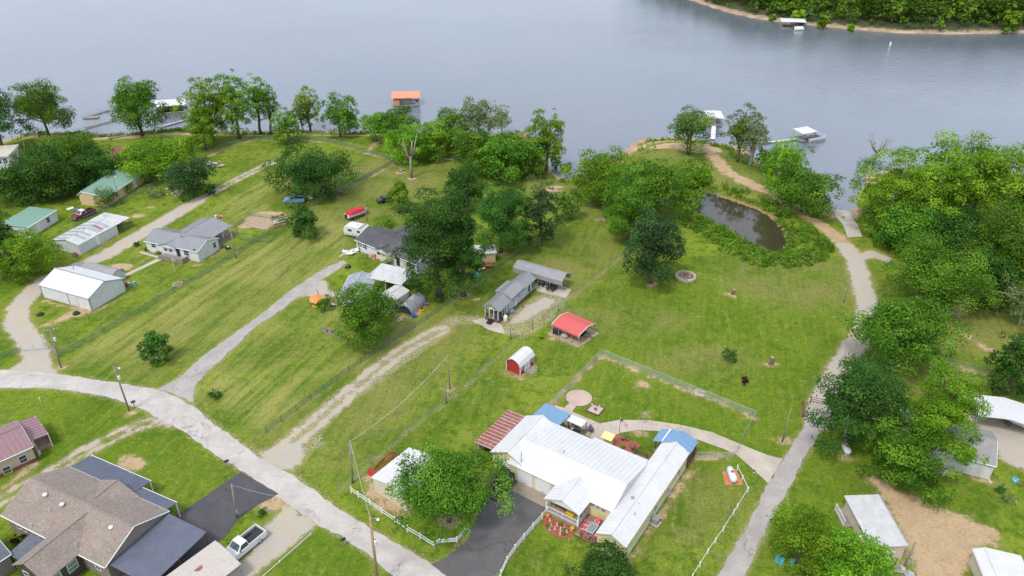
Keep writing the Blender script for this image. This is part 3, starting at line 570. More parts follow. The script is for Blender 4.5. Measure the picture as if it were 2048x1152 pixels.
tree(1003,270,206,46,'tall','leaf_gray','thin sparse tree at the outer edge of the grove over the water', cb=.3, dens=.55, bark='bark_pale')
tree(955,345,246,92,'round','leaf_mid','lush grove tree behind the dark rounded oak', cb=.15)
tree(1012,362,256,112,'round','leaf_mid','widest lush tree of the grove on the shore', cb=.12)
tree(1092,346,206,76,'tall','leaf_yellow','tall yellow-green tree at the tip of the shore beside the inlet', cb=.1)
tree(985,350,262,84,'round','leaf_bright','bright rounded tree filling the middle of the shore grove', cb=.08)
tree(1045,352,275,70,'round','leaf_mid','mid-green tree between the widest grove tree and the yellow-green one', cb=.06)
tree(925,318,240,70,'round','leaf_mid','low round tree between the long logs and the grove', cb=.1)
tree(1065,344,262,60,'round','leaf_bright','bushy tree filling the foot of the tall yellow-green tree', cb=.1)
tree(1131,352,320,26,'round','leaf_dark','small bush overhanging the water of the inlet', cb=.1)
bare_tree(823,356,258,34,'pollarded dead tree with bare upright stubs in the dry field', stubs=True)
tree(932,425,313,84,'round','leaf_dark','dark rounded oak with pale spots behind the big dark tree', cb=.12)
tree(880,592,348,156,'round','leaf_dark','very big dark oak towering beside the charcoal-roofed house', cb=.0, ncl=95)
tree(928,592,385,80,'round','leaf_dark','dark oak with bare trunk at the wire fence, joined to the very big one', cb=.2)
tree(1002,505,352,120,'round','leaf_dark','dark oak shading the small buff shed', cb=.14)
tree(1078,494,344,78,'tall','leaf_blue','narrow dark tree with bare snags next to the fence line', cb=.04, dens=.85)
tree(1131,441,376,48,'round','leaf_mid','small round tree standing alone in the dry meadow', cb=.12)
tree(1205,402,282,128,'round','leaf_bright','broad bright tree at the edge of the inlet near the pond', cb=.08)
tree(1296,432,300,150,'round','leaf_mid','largest bright-green tree at the head of the pond', cb=.06)
tree(1384,408,308,82,'round','leaf_bright','bright tree leaning over the upper end of the pond', cb=.15)
tree(1254,478,325,112,'round','leaf_mid','darker tree in front of the bright pond grove', cb=.05)
tree(1302,566,398,124,'round','leaf_blue','big blue-green oak standing alone by the stone ring', cb=.14, ncl=60)
tree(1378,310,203,92,'tall','leaf_mid','gnarled open tree on the sandy point', cb=.22, dens=.6, trunks=2, ncl=26)
tree(1472,322,200,56,'tall','leaf_mid','tall tufted tree beside the track on the sandy point', cb=.3, dens=.65, trunks=2)
tree(1496,332,218,70,'tall','leaf_gray','pale tall tree with leaning trunks near the shore dock', cb=.28, dens=.6, trunks=3, bark='bark_pale')
tree(1560,385,266,92,'round','leaf_bright','bright tree between the dirt track and the lake', cb=.08)
tree(1602,424,318,130,'round','leaf_mid','broad tree where the dirt track meets the boat ramp', cb=.08)
tree(1528,345,290,40,'round','leaf_mid','small tree at the shore below the tall tufted trees', cb=.15)
bare_tree(1745,338,262,60,'grey bare snag over the water beside the ramp grove', name='bare_snag')
tree(1768,470,275,130,'tall','leaf_yellow','tall yellow-green sycamore at the boat ramp', cb=.05, bark='bark_pale')
tree(1850,470,266,130,'tall','leaf_yellow','yellow-green sycamore with white forked limbs showing', cb=.05, bark='bark_pale')
tree(1935,455,250,190,'round','leaf_bright','very broad bright tree towering behind the ramp grove', cb=.05, ncl=95)
tree(2040,440,334,110,'round','leaf_dark','dark tree at the lake end of the wood by the ramp', cb=.05)
tree(1735,425,345,56,'round','leaf_bright','bright bushy tree on the bank right beside the boat ramp water', cb=.02)
tree(1800,500,392,130,'round','leaf_mid','mid-green tree at the foot of the sycamores beside the ramp', cb=.04)
tree(1905,520,400,150,'round','leaf_dark','shaded dark tree inside the ramp wood', cb=.04)
tree(1992,575,385,170,'round','leaf_mid','tree with pale forked trunk at the edge of the ramp wood', cb=.1, bark='bark_pale')
tree(1855,612,458,188,'spread','leaf_mid','broad domed tree beside the white gravel lane', cb=.04, ncl=80)
tree(2030,600,470,130,'round','leaf_mid','leafy tree behind the thin grey-green tree by the gully', cb=.06)
tree(1960,600,480,110,'round','leaf_dark','dark tree behind the eroded gully', cb=.04)
tree(1790,728,556,214,'spread','leaf_mid','widest spreading tree hanging over the gravel lane', cb=.1, ncl=90)
tree(1694,890,690,166,'round','leaf_dark','dark twin-trunked tree beside the small propane tank', cb=.2, trunks=2, ncl=75, bark='bark_pale')
tree(1852,930,694,146,'round','leaf_bright','very bright maple beside the white house with grey roof', cb=.1, ncl=75)
tree(1792,960,815,158,'round','leaf_mid','green tree in front of the dark twin-trunked tree', cb=.06)
tree(2012,788,640,104,'round','leaf_dark','dark oak by the white carport', cb=.12)
tree(2036,650,545,90,'tall','leaf_gray','thin grey-green tree with pale crooked trunks by the gully', cb=.2, dens=.6, bark='bark_pale')
tree(1596,1130,990,122,'round','leaf_bright','bright tree at the edge of the lane by the beige trailer house', cb=.06)
tree(1684,1165,1040,126,'round','leaf_bright','bright tree touching the front of the beige trailer house', cb=.06)
tree(1214,1185,1078,128,'round','leaf_dark','dark glossy tree at the gable of the yellow house', cb=.05)
tree(898,1042,868,214,'spread','leaf_mid','big spreading oak over the tan metal shed', cb=.2, ncl=80)
tree(738,682,546,126,'round','leaf_mid','round tree hiding the white sheds next to the quonset hut', cb=.06, ncl=60)
tree(318,722,645,62,'cone','leaf_dark','dense small conical tree in the mown field with flowers at its foot', cb=.06)
tree(628,392,285,150,'round','leaf_dark','broad dark mulberry shading the junk pile', cb=.06, ncl=70)
tree(612,474,400,66,'cone','leaf_dark','dark evergreen beside the vegetable garden fence', cb=.03)
tree(800,422,347,50,'cone','leaf_bright','bright young cone-shaped tree beside the parked dark car', cb=.06)
tree(388,390,306,86,'round','leaf_blue','round blue-green tree beside the rock pile', cb=.06)
tree(322,348,262,150,'spread','leaf_bright','wide layered bright tree over the green-roofed cottage', cb=.05)
tree(150,345,258,130,'round','leaf_mid','bright round tree among the dark yard trees near the white two-storey house', cb=.05)
tree(100,395,285,140,'round','leaf_dark','broad dark tree in the shady yard behind the junk yard', cb=.05)
tree(190,365,285,110,'round','leaf_dark','dark tree beside the rust-roofed cottage', cb=.05)
tree(40,400,320,110,'round','leaf_dark','dark shady tree in front of the white two-storey house', cb=.05)
tree(12,545,402,92,'round','leaf_dark','dark tree with bare trunk beside the green-roofed shed', cb=.2)
tree(68,552,440,104,'round','leaf_bright','bright green tree at the gable of the patch-roofed garage', cb=.05)
tree(650,622,588,26,'round','leaf_mid','tiny young tree beside the orange awning', cb=.2)
for bx, by, w_, h_, m_, lb in ((215,412,52,46,'leaf_mid','rounded shrub in front of the green-roofed cottage'),(765,455,62,34,'leaf_bright','wide low shrub behind the white travel trailer'),(1458,722,34,36,'leaf_dark','round bush standing alone in the meadow'),(1488,772,16,28,'leaf_purple','small purple-leaved sapling in the meadow'),
  (432,795,34,20,'leaf_dark','low round bush with orange blooms on the lawn by the fork'),(778,530,34,34,'leaf_bloom','white-blossomed bush against the charcoal-roofed house'),(526,1030,24,20,'leaf_dark','small round shrub on the verge by the black driveway'),(310,392,44,24,'leaf_gray','grey-green scrubby shrub beside the wire fence'),
  (2000,985,22,22,'leaf_dark','small dark shrub on the lawn by the white house'),(36,1085,26,24,'leaf_purple','reddish shrub at the wall of the shingled house'),(300,365,30,24,'leaf_gray','dry twiggy shrub below the layered bright tree'),(318,727,40,18,'leaf_mid','flowering clump round the foot of the conical tree'),
  (1082,678,10,12,'leaf_bright','tiny sprig near the red carport'),(250,385,44,28,'leaf_mid','leafy shrub along the fence by the green cottage'),(1112,338,30,34,'leaf_mid','shoreline shrub under the tall yellow-green tree'),(2015,1000,30,16,'leaf_gray','low flowering plant on the lawn beyond the white house'),
  (800,520,24,16,'leaf_mid','foundation shrub under the house windows by the white blossoms'),(725,500,22,14,'leaf_mid','leafy plant at the corner of the charcoal-roofed house'),(300,500,26,10,'leaf_dark','low hedge plants under the double windows of the white house'),(322,506,22,9,'leaf_mid','rounded hedge plant beside the grey porch rail'),(275,492,14,12,'leaf_dark','green bush at the corner of the white house')):
    shrub(bx, by, w_, h_, m_, lb)
# tall weeds round the pond and along the shore: one mass nobody could count
def weeds():
    rng = np.random.RandomState(8); C = []; R = []
    n = 0
    while n < 520:
        x, y = rng.uniform(1340, 1690), rng.uniform(375, 545); g = P(x, y, -.8); h, d, p = hz(g[0], g[1], True)
        lim = 9 if y > 440 else 4.5
        if -lim < p[0] < (-.3 if y > 430 else -1.2) and d[0] > 1 and not (seg_d(np.array([g[0]]), np.array([g[1]]), pl(DIRT_SHADE[2][1]))[0] < 3.2): C.append((g[0], g[1], h[0]+.25)); R.append(rng.uniform(.45, 1.0)); n += 1
    for i in range(420):
        k = rng.randint(4, 25); a, b = shore_l[k], shore_l[k+1]; q = a+(b-a)*rng.rand(); nn = np.array([b[1]-a[1], -(b-a)[0]]); nn = nn/np.linalg.norm(nn); q = q+nn*rng.uniform(1.5, 8); C.append((q[0], q[1], float(hz(*q)[0])+.2)); R.append(rng.uniform(.3, .9))
    for i in range(260):
        k = rng.randint(27, len(SHORE)-4); a, b = shore_l[k], shore_l[k+1]; q = a+(b-a)*rng.rand(); nn = np.array([b[1]-a[1], -(b-a)[0]]); nn = nn/np.linalg.norm(nn); q = q+nn*rng.uniform(2.5, 9)
        if seg_d(np.array([q[0]]), np.array([q[1]]), pl(DIRT_SHADE[2][1]+[(1710,450)]))[0] < 4: continue
        C.append((q[0], q[1], float(hz(*q)[0])+.2)); R.append(rng.uniform(.25, .8))
    C = np.array(C); R = np.array(R); V, val = leaves(rng, C, R, 30000, .3, cc=C.mean(0)+np.array([0,0,-60])); o = leaf_obj('weeds', None, V, val, 'leaf_weed'); o['kind'] = 'stuff'; o['label'] = 'tall green weeds along the pond and lake banks'; o['category'] = 'weeds'
weeds()
def far_wood():
    rng = np.random.RandomState(21); C = []; R = []; O = []
    pts = []
    cx, cy = rng.uniform(70, 380, 14000), rng.uniform(318, 560, 14000); cd_ = sdist(cx, cy, far_poly); grid = {}
    for x, y, d in zip(cx, cy, cd_):
        if d < 2.2 or d > 95: continue
        k = (int(x//4), int(y//4)) if d < 40 else (int(x//7)+1000, int(y//7))
        if k in grid: continue
        grid[k] = 1; pts.append((x, y, d))
    for x, y, d in pts:
        z = far_h(np.array([d]))[0]; of = rng.normal()*.28-.12; h = rng.uniform(7, 15)*(.55 if d < 7 else .85 if d < 14 else 1); r = h*.33
        for _ in range(5 if d < 30 else 3):
            C.append((x+rng.normal()*r*.45, y+rng.normal()*r*.45, z+h*rng.uniform(.25, .85))); R.append(r*rng.uniform(.55, .95)); O.append(of)
    C = np.array(C); R = np.array(R); V, val = leaves(rng, C, R, 170000, 1.0, cc=C.mean(0)+np.array([0, 40, -200]), coff=np.array(O)); o = leaf_obj('far_wood', None, V, val, 'leaf_mid'); o['kind'] = 'stuff'; o['label'] = 'dense green wood covering the far bank of the lake'; o['category'] = 'wood'
far_wood()
def far_tree(px, py, top, w_, lb, mat='leaf_yellow'):
    g = P(px, py, ZL+2); g[2] = float(far_h(sdist(g[:1], g[1:2], far_poly))[0]); rng = np.random.RandomState(int(px)); dp = depth(g); h = (py-top)*dp/FPX/.95; rx = w_/2*dp/FPX*.9
    T = thing('far_tree', lb, 'tree', g); C = clumps(rng, rx*.8, h*.45, h*.52, 16, 'round'); V, val = leaves(rng, C, np.full(16, rx*.38), 1300, .9); leaf_obj('crown', T, V, val, mat); b = MB(); b.tube([(0,0,-2),(0,0,h*.7)], [.3,.1], 6); b.build('trunk', 'bark_pale', T)
for a in ((1597,40,12,30,'pale yellow-green tree just behind the far dock'),(1645,48,16,24,'pale tree on the far bank beside the far gangway'),(1703,54,34,16,'small pale tree on the far bank between the two taller pale ones'),(2020,58,8,36,'broad pale tree on the far bank beyond the buoy'),(1545,32,20,14,'small bright shrub-like tree on the far bank near the rocky point')): far_tree(*a)
# ------------------------------------------------------------------ building tools
class Fr:
    def __init__(s, A, B, C, z):
        a, b, c = (P(*q, z)[:2] for q in (A, B, C)); u = a-b; v = c-b
        if u[0]*v[1]-u[1]*v[0] < 0: a, b = b, a; u = a-b; v = c-b
        s.L = float(np.linalg.norm(u)); s.u = u/s.L; s.p = np.array([-s.u[1], s.u[0]]); s.W = float(v@s.p); s.o = b; s.a = math.atan2(s.u[1], s.u[0])
    def tl(s, q): d = np.asarray(q)[:2]-s.o; return np.array([d@s.u, d@s.p])
    def loc(s, px, py, z=0): q = P(px, py, z); r = s.tl(q); return (r[0], r[1], z)
    def hit(s, px, py, ax, val):
        d = ray(px, py); dl = np.array([d[:2]@s.u, d[:2]@s.p, d[2]]); c = s.tl((0, 0)); i = 0 if ax == 'x' else 1
        t = (val-c[i])/dl[i]; return c[1-i]+dl[1-i]*t, HC+dl[2]*t
    def sgn(s, ax, val): return 1 if s.tl((0, 0))[0 if ax == 'x' else 1] > val else -1
    def root(s, name, label, cat, group=None): return thing(name, label, cat, (s.o[0], s.o[1], 0), s.a, group)
def panel(b, ax, val, sg, s0, s1, z0, z1, d0, d1):
    lo, hi = sorted((val+sg*d0, val+sg*d1))
    b.b(lo, hi, s0, s1, z0, z1) if ax == 'x' else b.b(s0, s1, lo, hi, z0, z1)
def win(root, fr, ax, val, px=None, py=None, w=.9, h=1.1, frame='white_paint', pane='glass', cols=1, rows=2, shut=None, s=None, z=None, sg=None):
    if s is None: s, z = fr.hit(px, py, ax, val)
    sg = sg or fr.sgn(ax, val); b = MB(); t = .07
    for a0, a1, b0, b1 in ((s-w/2-t, s+w/2+t, z-h/2-t, z-h/2), (s-w/2-t, s+w/2+t, z+h/2, z+h/2+t), (s-w/2-t, s-w/2, z-h/2, z+h/2), (s+w/2, s+w/2+t, z-h/2, z+h/2)): panel(b, ax, val, sg, a0, a1, b0, b1, -.02, .05)
    for k in range(1, cols): panel(b, ax, val, sg, s-w/2+w*k/cols-.03, s-w/2+w*k/cols+.03, z-h/2, z+h/2, -.02, .045)
    for k in range(1, rows): panel(b, ax, val, sg, s-w/2, s+w/2, z-h/2+h*k/rows-.025, z-h/2+h*k/rows+.025, -.02, .04)
    f = b.build('window', frame, root); p = MB()
    panel(p, ax, val, sg, s-w/2, s+w/2, z-h/2, z+h/2, -.02, .02); p.build('pane', pane, f)
    if shut:
        for k in (-1, 1):
            q = MB(); c = s+k*(w/2+.27); panel(q, ax, val, sg, c-.17, c+.17, z-h/2-.05, z+h/2+.05, -.02, .06); q.build('shutter', shut, f)
    return f
def door(root, fr, ax, val, px=None, py=None, w=.95, h=2.05, m='white_paint', s=None, z0=.1, name='door', panels=0, sg=None):
    if s is None: s, _ = fr.hit(px, py, ax, val)
    sg = sg or fr.sgn(ax, val); b = MB(); panel(b, ax, val, sg, s-w/2, s+w/2, z0, z0+h, -.03, .05)
    for k in range(panels): panel(b, ax, val, sg, s-w/2+.04, s+w/2-.04, z0+h*k/panels+.03, z0+h*(k+1)/panels-.03, .05, .075)
    d = b.build(name, m, root); q = MB(); panel(q, ax, val, sg, s+w/2-.16 if not panels else s-.1, s+w/2-.08 if not panels else s+.1, z0+h*.45 if not panels else z0+.2, z0+h*.45+.08 if not panels else z0+.26, .05, .12); q.build('handle', 'black_metal', d); return d
def roof_pair(root, x0, x1, y0, y1, ze, rise, axis, m, t=.1, seam=None, name='roof', rid=None, ze2=None, cap=True, sm_=None):
    b = MB(); rid = rid if rid is not None else ((y0+y1)/2 if axis == 'x' else (x0+x1)/2); zr = ze+rise; ze2 = ze if ze2 is None else ze2
    if axis == 'x': A = [(x0,y0,ze),(x1,y0,ze),(x1,rid,zr),(x0,rid,zr)]; B = [(x0,rid,zr),(x1,rid,zr),(x1,y1,ze2),(x0,y1,ze2)]
    else: A = [(x0,y0,ze),(x0,y1,ze),(rid,y1,zr),(rid,y0,zr)]; B = [(rid,y0,zr),(rid,y1,zr),(x1,y1,ze2),(x1,y0,ze2)]
    b.slab(A, t); b.slab(B, t); r = b.build(name, m, root)
    if cap:
        q = MB(); q.tube([(x0,rid,zr+.01),(x1,rid,zr+.01)] if axis == 'x' else [(rid,y0,zr+.01),(rid,y1,zr+.01)], .09, 6); q.build('ridge_cap', sm_ or m, r)
    if seam:
        q = MB(); L = (x0, x1) if axis == 'x' else (y0, y1); n = int((L[1]-L[0])/seam)
        for k in range(n+1):
            c = L[0]+(L[1]-L[0])*k/n; c = min(max(c, L[0]+.03), L[1]-.03)
            for (e, z), (f, zz) in (((y0 if axis == 'x' else x0, ze), (rid, zr)), ((y1 if axis == 'x' else x1, ze2), (rid, zr))):
                d = .03
                V = [(c-d, e, z+.002), (c+d, e, z+.002), (c+d, f, zz+.002), (c-d, f, zz+.002)]; V = V if axis == 'x' else [(y, x, zz_) for x, y, zz_ in V]
                q.slab([(x, y, zz_+.04) for x, y, zz_ in V], .05)
        q.build('roof_seams', sm_ or m, r, kind='stuff')
    return r
def lean(root, q, m, t=.09, seam=None, name='roof', sdir=0, sm_=None):
    b = MB(); b.slab(q, t); r = b.build(name, m, root)
    if seam:
        Q = [Vector(tuple(map(float, p))) for p in q]; a, b_, c, d = Q if sdir == 0 else (Q[1], Q[2], Q[3], Q[0]); n = int((b_-a).length/seam); s = MB(); e = (b_-a).normalized()*.03
        for k in range(n+1):
            p0 = a+(b_-a)*(.01+.98*k/n); p1 = d+(c-d)*(.01+.98*k/n); up = Vector((0, 0, .04)); s.slab([p0-e+up, p0+e+up, p1+e+up, p1-e+up], .05)
        s.build('roof_seams', sm_ or m, r, kind='stuff')
    return r
def walls(root, x0, x1, y0, y1, ze, rise, axis, m, z0=-.2, rid=None, name='wall', ze2=None):
    b = MB(); ze2 = ze if ze2 is None else ze2
    if axis == 'x': rid = (y0+y1)/2 if rid is None else rid; b.ext([(y0,z0),(y1,z0),(y1,ze2),(rid,ze+rise),(y0,ze)], 'x', x0, x1)
    else: rid = (x0+x1)/2 if rid is None else rid; b.ext([(x0,z0),(x0,ze),(rid,ze+rise),(x1,ze2),(x1,z0)], 'y', y0, y1)
    return b.build(name, m, root)
def gable(root, x0, x1, y0, y1, ze, rise, axis, wall, roof, oh=.3, seam=None, rid=None, trim='white_paint', z0=-.2, ends=.15, cap=True, skirt=None):
    half = ((y1-y0) if axis == 'x' else (x1-x0))/2; k = rise/half; r = rid
    if axis == 'x': w = walls(root, x0+ends, x1-ends, y0+oh, y1-oh, ze+k*oh-.13, rise-k*oh-.0, axis, wall, z0, r)
    else: w = walls(root, x0+oh, x1-oh, y0+ends, y1-ends, ze+k*oh-.13, rise-k*oh-.0, axis, wall, z0, r)
    rf = roof_pair(root, x0, x1, y0, y1, ze, rise, axis, roof, .1, seam, rid=r, cap=cap)
    if trim:
        f = MB(); rr = r if r is not None else ((y0+y1)/2 if axis == 'x' else (x0+x1)/2); zr = ze+rise
        for c in ((x0, x1) if axis == 'x' else (y0, y1)):
            o = -.02 if c in (x0, y0) and c == (x0 if axis == 'x' else y0) else .02
            for e in ((y0, y1) if axis == 'x' else (x0, x1)):
                pts = [(c+o, e, ze-.08), (c+o, rr, zr-.08)]; pts = pts if axis == 'x' else [(p[1], p[0], p[2]) for p in pts]; f.tube(pts, .075, 4)
        for e in ((y0, y1) if axis == 'x' else (x0, x1)):
            o = -.02 if e == (y0 if axis == 'x' else x0) else .02
            pts = [(x0, e+o, ze-.07), (x1, e+o, ze-.07)] if axis == 'x' else [(e+o, y0, ze-.07), (e+o, y1, ze-.07)]; f.tube(pts, .07, 4)
        f.build('fascia', trim, rf)
    if skirt:
        s = MB(); a0, a1, b0, b1 = (x0+ends-.03, x1-ends+.03, y0+oh-.03, y1-oh+.03) if axis == 'x' else (x0+oh-.03, x1-oh+.03, y0+ends-.03, y1-ends+.03); s.b(a0, a1, b0, b1, -.2, skirt[1]); s.build('skirting', skirt[0], root)
    return w, rf
def post(root, x, y, z1, z0=-.1, m='white_paint', r=.06, name='post'):
    b = MB(); b.b(x-r, x+r, y-r, y+r, z0, z1); return b.build(name, m, root)
def arch(root, L, W, ze, rise, m, post_m='galv', drop=.35, n_post=4, trim=None, ribs=True, flat=.0):
    prof = []; K = 7
    for k in range(K+1):                              # rounded eaves, sloped sides
        t = math.pi/2*k/K; prof.append((.45*(1-math.cos(t)), ze-.45+.45*math.sin(t)))
    prof = [(0, ze-.45-drop)]+prof+[(W/2-.25, ze+rise-.04), (W/2, ze+rise)]; prof = prof+[(W-y, z) for y, z in prof[-2::-1]]
    b = MB(); inn = [(y+(.04 if y < W/2 else -.04 if y > W/2 else 0), z-.04) for y, z in prof]; b.v = []; k = len(prof); nseg = 2
    vs = [(x, y, z) for x in (0, L) for y, z in prof]+[(x, y, z) for x in (0, L) for y, z in inn]; f = []
    for i in range(k-1): f += [(i, i+1, k+i+1, k+i), (2*k+i, 3*k+i, 3*k+i+1, 2*k+i+1), (i, 2*k+i, 2*k+i+1, i+1), (k+i, k+i+1, 3*k+i+1, 3*k+i)]
    f += [(0, k, 3*k, 2*k), (k-1, 3*k-1, 4*k-1, 2*k-1)]
    r = b.add(vs, f).build('roof', m, root)
    if ribs:
        q = MB()
        for j in range(1, int(W/.28)):
            y = j*.28
            z = np.interp(y, [p[0] for p in prof], [p[1] for p in prof]); q.b(.02, L-.02, y-.02, y+.02, z, z+.03)
        q.build('roof_ribs', m, r, kind='stuff')
    if trim:
        for x in (-.03, L+.03):
            q = MB(); q.tube([(x, y, z) for y, z in prof], .05, 5); q.build('edge_trim', trim, r)
    for j in range(n_post):
        x = .08+(L-.16)*j/(n_post-1)
        for y in (.06, W-.06): post(root, x, y, ze-.45, -.1, post_m, .035)
        q = MB(); q.tube([(x, y, z-.07) for y, z in prof], .03, 4); q.build('roof_bow', post_m, root)
    for y in (.06, W-.06):
        q = MB(); q.b(0, L, y-.04, y+.04, 0, .06); q.build('base_rail', post_m, root)
    return r
def vent(root, x, y, z, r=.06, h=.3, m='galv', name='roof_vent', cap=False):
    b = MB(); b.cyl((x, y), r, z-.4, z+h, 8)
    if cap: b.lathe((x, y, z+h), [(r*2.0, -.02), (r*2.1, .04), (r*.6, .1), (.01, .11)], 10)
    return b.build(name, m, root)
def rail(root, a, b_, z0, h, m, gap=.14, name='railing', bal=.018, parent=None):
    a = np.array(a, float); b_ = np.array(b_, float); L = np.linalg.norm(b_-a); ang = math.atan2(b_[1]-a[1], b_[0]-a[0]); q = MB(); c = (a+b_)/2
    for z in (z0+.1, z0+h): q.box((c[0], c[1], z), (L, .06, .06), ang)
    r = q.build(name, m, root); n = max(1, int(L/gap)); bb = MB()
    for k in range(n): p = a+(b_-a)*(k+.5)/n; bb.box((p[0], p[1], z0+h/2+.05), (bal*2, bal*2, h-.1), ang)
    bb.build('balusters', m, r, kind='stuff')
    n2 = max(1, int(L/1.8))
    for k in range(n2+1): p = a+(b_-a)*k/n2; post(root, p[0], p[1], z0+h+.06, z0-.1, m, .05, 'rail_post')
    return r
# ------------------------------------------------------------------ yellow house with white metal roofs
ZE = 2.6; f = Fr((1380,904), (1252,1094), (1192,1063), 2.8); Y = f.root('yellow_house', 'long yellow house with joined white metal roofs, blue porch roof and rust-red lean-to', 'house')
def yellow():
    L, W = f.L, f.W
    walls(Y, .2, L-.2, .2, W-.2, ZE-.05, .85, 'x', 'siding_yellow', .35); MBs = MB(); MBs.b(.17, L-.17, .17, W-.17, -.2, .42); MBs.build('skirting', 'white_paint', Y)
    roof_pair(Y, 0, L, 0, W, ZE, .95, 'x', 'roof_white', .1, .62)
    xf, xb, rx_, zr = 3.9, 13.9, 7.5, 4.15
    q = MB(); q.add([(xf+.1,W-.22,ZE),(xb-.1,W-.22,ZE+.04),(rx_,W-.22,zr-.03),(xf+.1,W+.3,ZE),(xb-.1,W+.3,ZE+.04),(rx_,W+.3,zr-.03)],[(0,1,2),(5,4,3),(0,3,4,1),(1,4,5,2),(2,5,3,0)]); q.build('end_flashing', 'roof_white', Y)
    walls(Y, xf+.3, xb-.2, W-.1, 18.6, ZE-.02, zr-ZE-.12, 'y', 'siding_yellow', -.2, rx_, ze2=ZE-.08)
    roof_pair(Y, xf, xb, W-.2, 18.9, ZE, zr-ZE, 'y', 'roof_white', .1, .62, rid=rx_, ze2=ZE+.05)
    lean(Y, [(xb-.3,W+.05,ZE+.13),(xb-.3,11.85,ZE+.13),(xb+.55,11.85,ZE+.0),(xb+.55,W+.05,ZE+.0)], 'roof_white', .09, .62, 'rear_eave')
    # garage wing with its own ridge
    walls(Y, 4.6, 12.75, 16.8, 21.6, ZE-.02, 1.2, 'x', 'siding_yellow', -.2)
    roof_pair(Y, 4.3, 13.1, 16.4, 21.9, ZE, 1.38, 'x', 'roof_white', .1, .62)
    # rust lean-to
    lean(Y, [(5.0,21.85,ZE-.15),(13.0,21.85,ZE-.15),(13.3,25.1,2.05),(5.2,25.1,2.05)], 'roof_rust', .06, .62, 'lean_to_roof', sm_='roof_white_worn')
    for x in (5.4, 8, 10.6, 13.1): post(Y, x, 24.9, 2.05, -.1, 'wood_gray', .07)
    b = MB(); b.b(5.6,12.8,24.6,24.66,0,1.7); b.build('lean_to_wall', 'metal_wall_worn', Y)
    # rear blue patio roof
    lean(Y, [(13.2,17.0,2.62),(17.1,17.0,2.45),(17.1,21.2,2.45),(13.2,21.2,2.62)], 'roof_blue', .07, .4, 'patio_roof', 1)
    for x, y in ((16.95,17.15),(16.95,19.1),(16.95,21.05),(13.9,21.05)): post(Y, x, y, 2.45, -.1, 'wood_brown', .06)
    # blue porch roof at the end of the wing
    b = MB(); b.slab([(L-.15,-.1,ZE-.02),(21.4,-.1,ZE-.02),(21.4,W/2,ZE+.9),(L-.15,W/2,ZE+.9)], .08); b.slab([(L-.15,W/2,ZE+.9),(21.4,W/2,ZE+.9),(21.4,5.2,ZE-.3),(L-.15,5.2,ZE-.3)], .08); r = b.build('porch_roof', 'roof_blue', Y)
    q = MB()
    for k in range(1, 8):
        x = L-.15+.36*k
        q.slab([(x-.025,-.08,ZE+.02),(x+.025,-.08,ZE+.02),(x+.025,W/2,ZE+.94),(x-.025,W/2,ZE+.94)], .04); q.slab([(x-.025,W/2,ZE+.94),(x+.025,W/2,ZE+.94),(x+.025,5.15,ZE-.26),(x-.025,5.15,ZE-.26)], .04)
    q.build('roof_seams', 'roof_blue', r, kind='stuff')
    b = MB(); b.b(L-.1, 21.4, W-.08, W+.08, ZE+.2, ZE+.3); b.build('roof_flashing', 'white_paint', Y)
    b = MB(); b.b(L, 21.2, .1, 5.0, .35, .5); b.build('porch_deck', 'deck_wood', Y)
    for x, y in ((21.15,.1),(21.15,2.4),(21.15,4.95),(19.2,4.95),(19.9,.1)): post(Y, x, y, ZE-.25 if y > 4 else ZE+.1, -.1, 'wood_brown', .07)
    rail(Y, (L+.1,.06), (21.15,.06), .5, .95, 'wood_brown'); rail(Y, (21.2,.1), (21.2,4.9), .5, .95, 'wood_brown')
    b = MB(); b.b(L-.1,21.1,-.02,.06,-.2,.5); b.build('porch_skirt', 'brick_red', Y)
    for k in range(4):
        b = MB(); b.b(17.2+.0, 18.1, 4.25+.3*k, 4.55+.3*k, -.05, .5-.12*k); b.build('step', 'wood_brown', Y)
    # front porch with its gable
    walls(Y, 1.5, 1.62, 6.95, 11.5, ZE-.02, .95, 'x', 'white_paint', ZE-.14, name='porch_gable')
    roof_pair(Y, 1.25, 6.0, 6.75, 11.7, ZE, 1.12, 'x', 'roof_white', .1, .5)
    b = MB(); b.b(1.5, 4.2, 6.95, 11.5, -.1, .35); b.build('porch_floor', 'concrete_stain', Y)
    for y in (7.0, 11.45): post(Y, 1.6, y, ZE, .3, 'white_paint', .09)
    rail(Y, (1.62,7.15), (1.62,11.3), .4, .8, 'white_paint', .16); rail(Y, (1.7,7.02), (3.9,7.02), .4, .8, 'white_paint', .16)
    # wooden front deck
    b = MB(); b.b(.35, 4.1, W-.1, 6.9, .12, .3); b.build('deck', 'wood_brown', Y)
    for k in range(26):
        y = W-.05+.118*k
        if y+.11 < 6.9: q = MB(); q.b(.35, 4.1, y, y+.105, .3, .335); q.build('plank', 'deck_wood', Y)
    rail(Y, (.4,W+.05), (.4,6.0), .33, .85, 'wood_brown', .2)
    # openings
    for px in (1186, 1196, 1206): win(Y, f, 'x', xf+.3, px, 1010+(px-1186)*.52, .75, .45, cols=1, rows=2, pane='glass')
    for px, py in ((1336,981),(1311,1016),(1357,944)): win(Y, f, 'y', .2, px, py, .8, .9)
    win(Y, f, 'x', .2, 1222, 1090, .9, 1.0, pane='glass_pale')
    for s in (13.6, 16.3): door(Y, f, 'x', xf+.3, s=s, w=2.3, h=2.1, m='white_paint', name='garage_door', panels=4, z0=.05)
    door(Y, f, 'x', 4.6, s=19.1, w=2.9, h=2.2, m='white_paint', name='garage_door', panels=4, z0=.05)
    door(Y, f, 'x', xf+.3, s=9.4, w=.95, h=2.0, m='white_paint', z0=.35); win(Y, f, 'x', xf+.3, s=8.0, z=1.5, w=1.0, h=1.0)
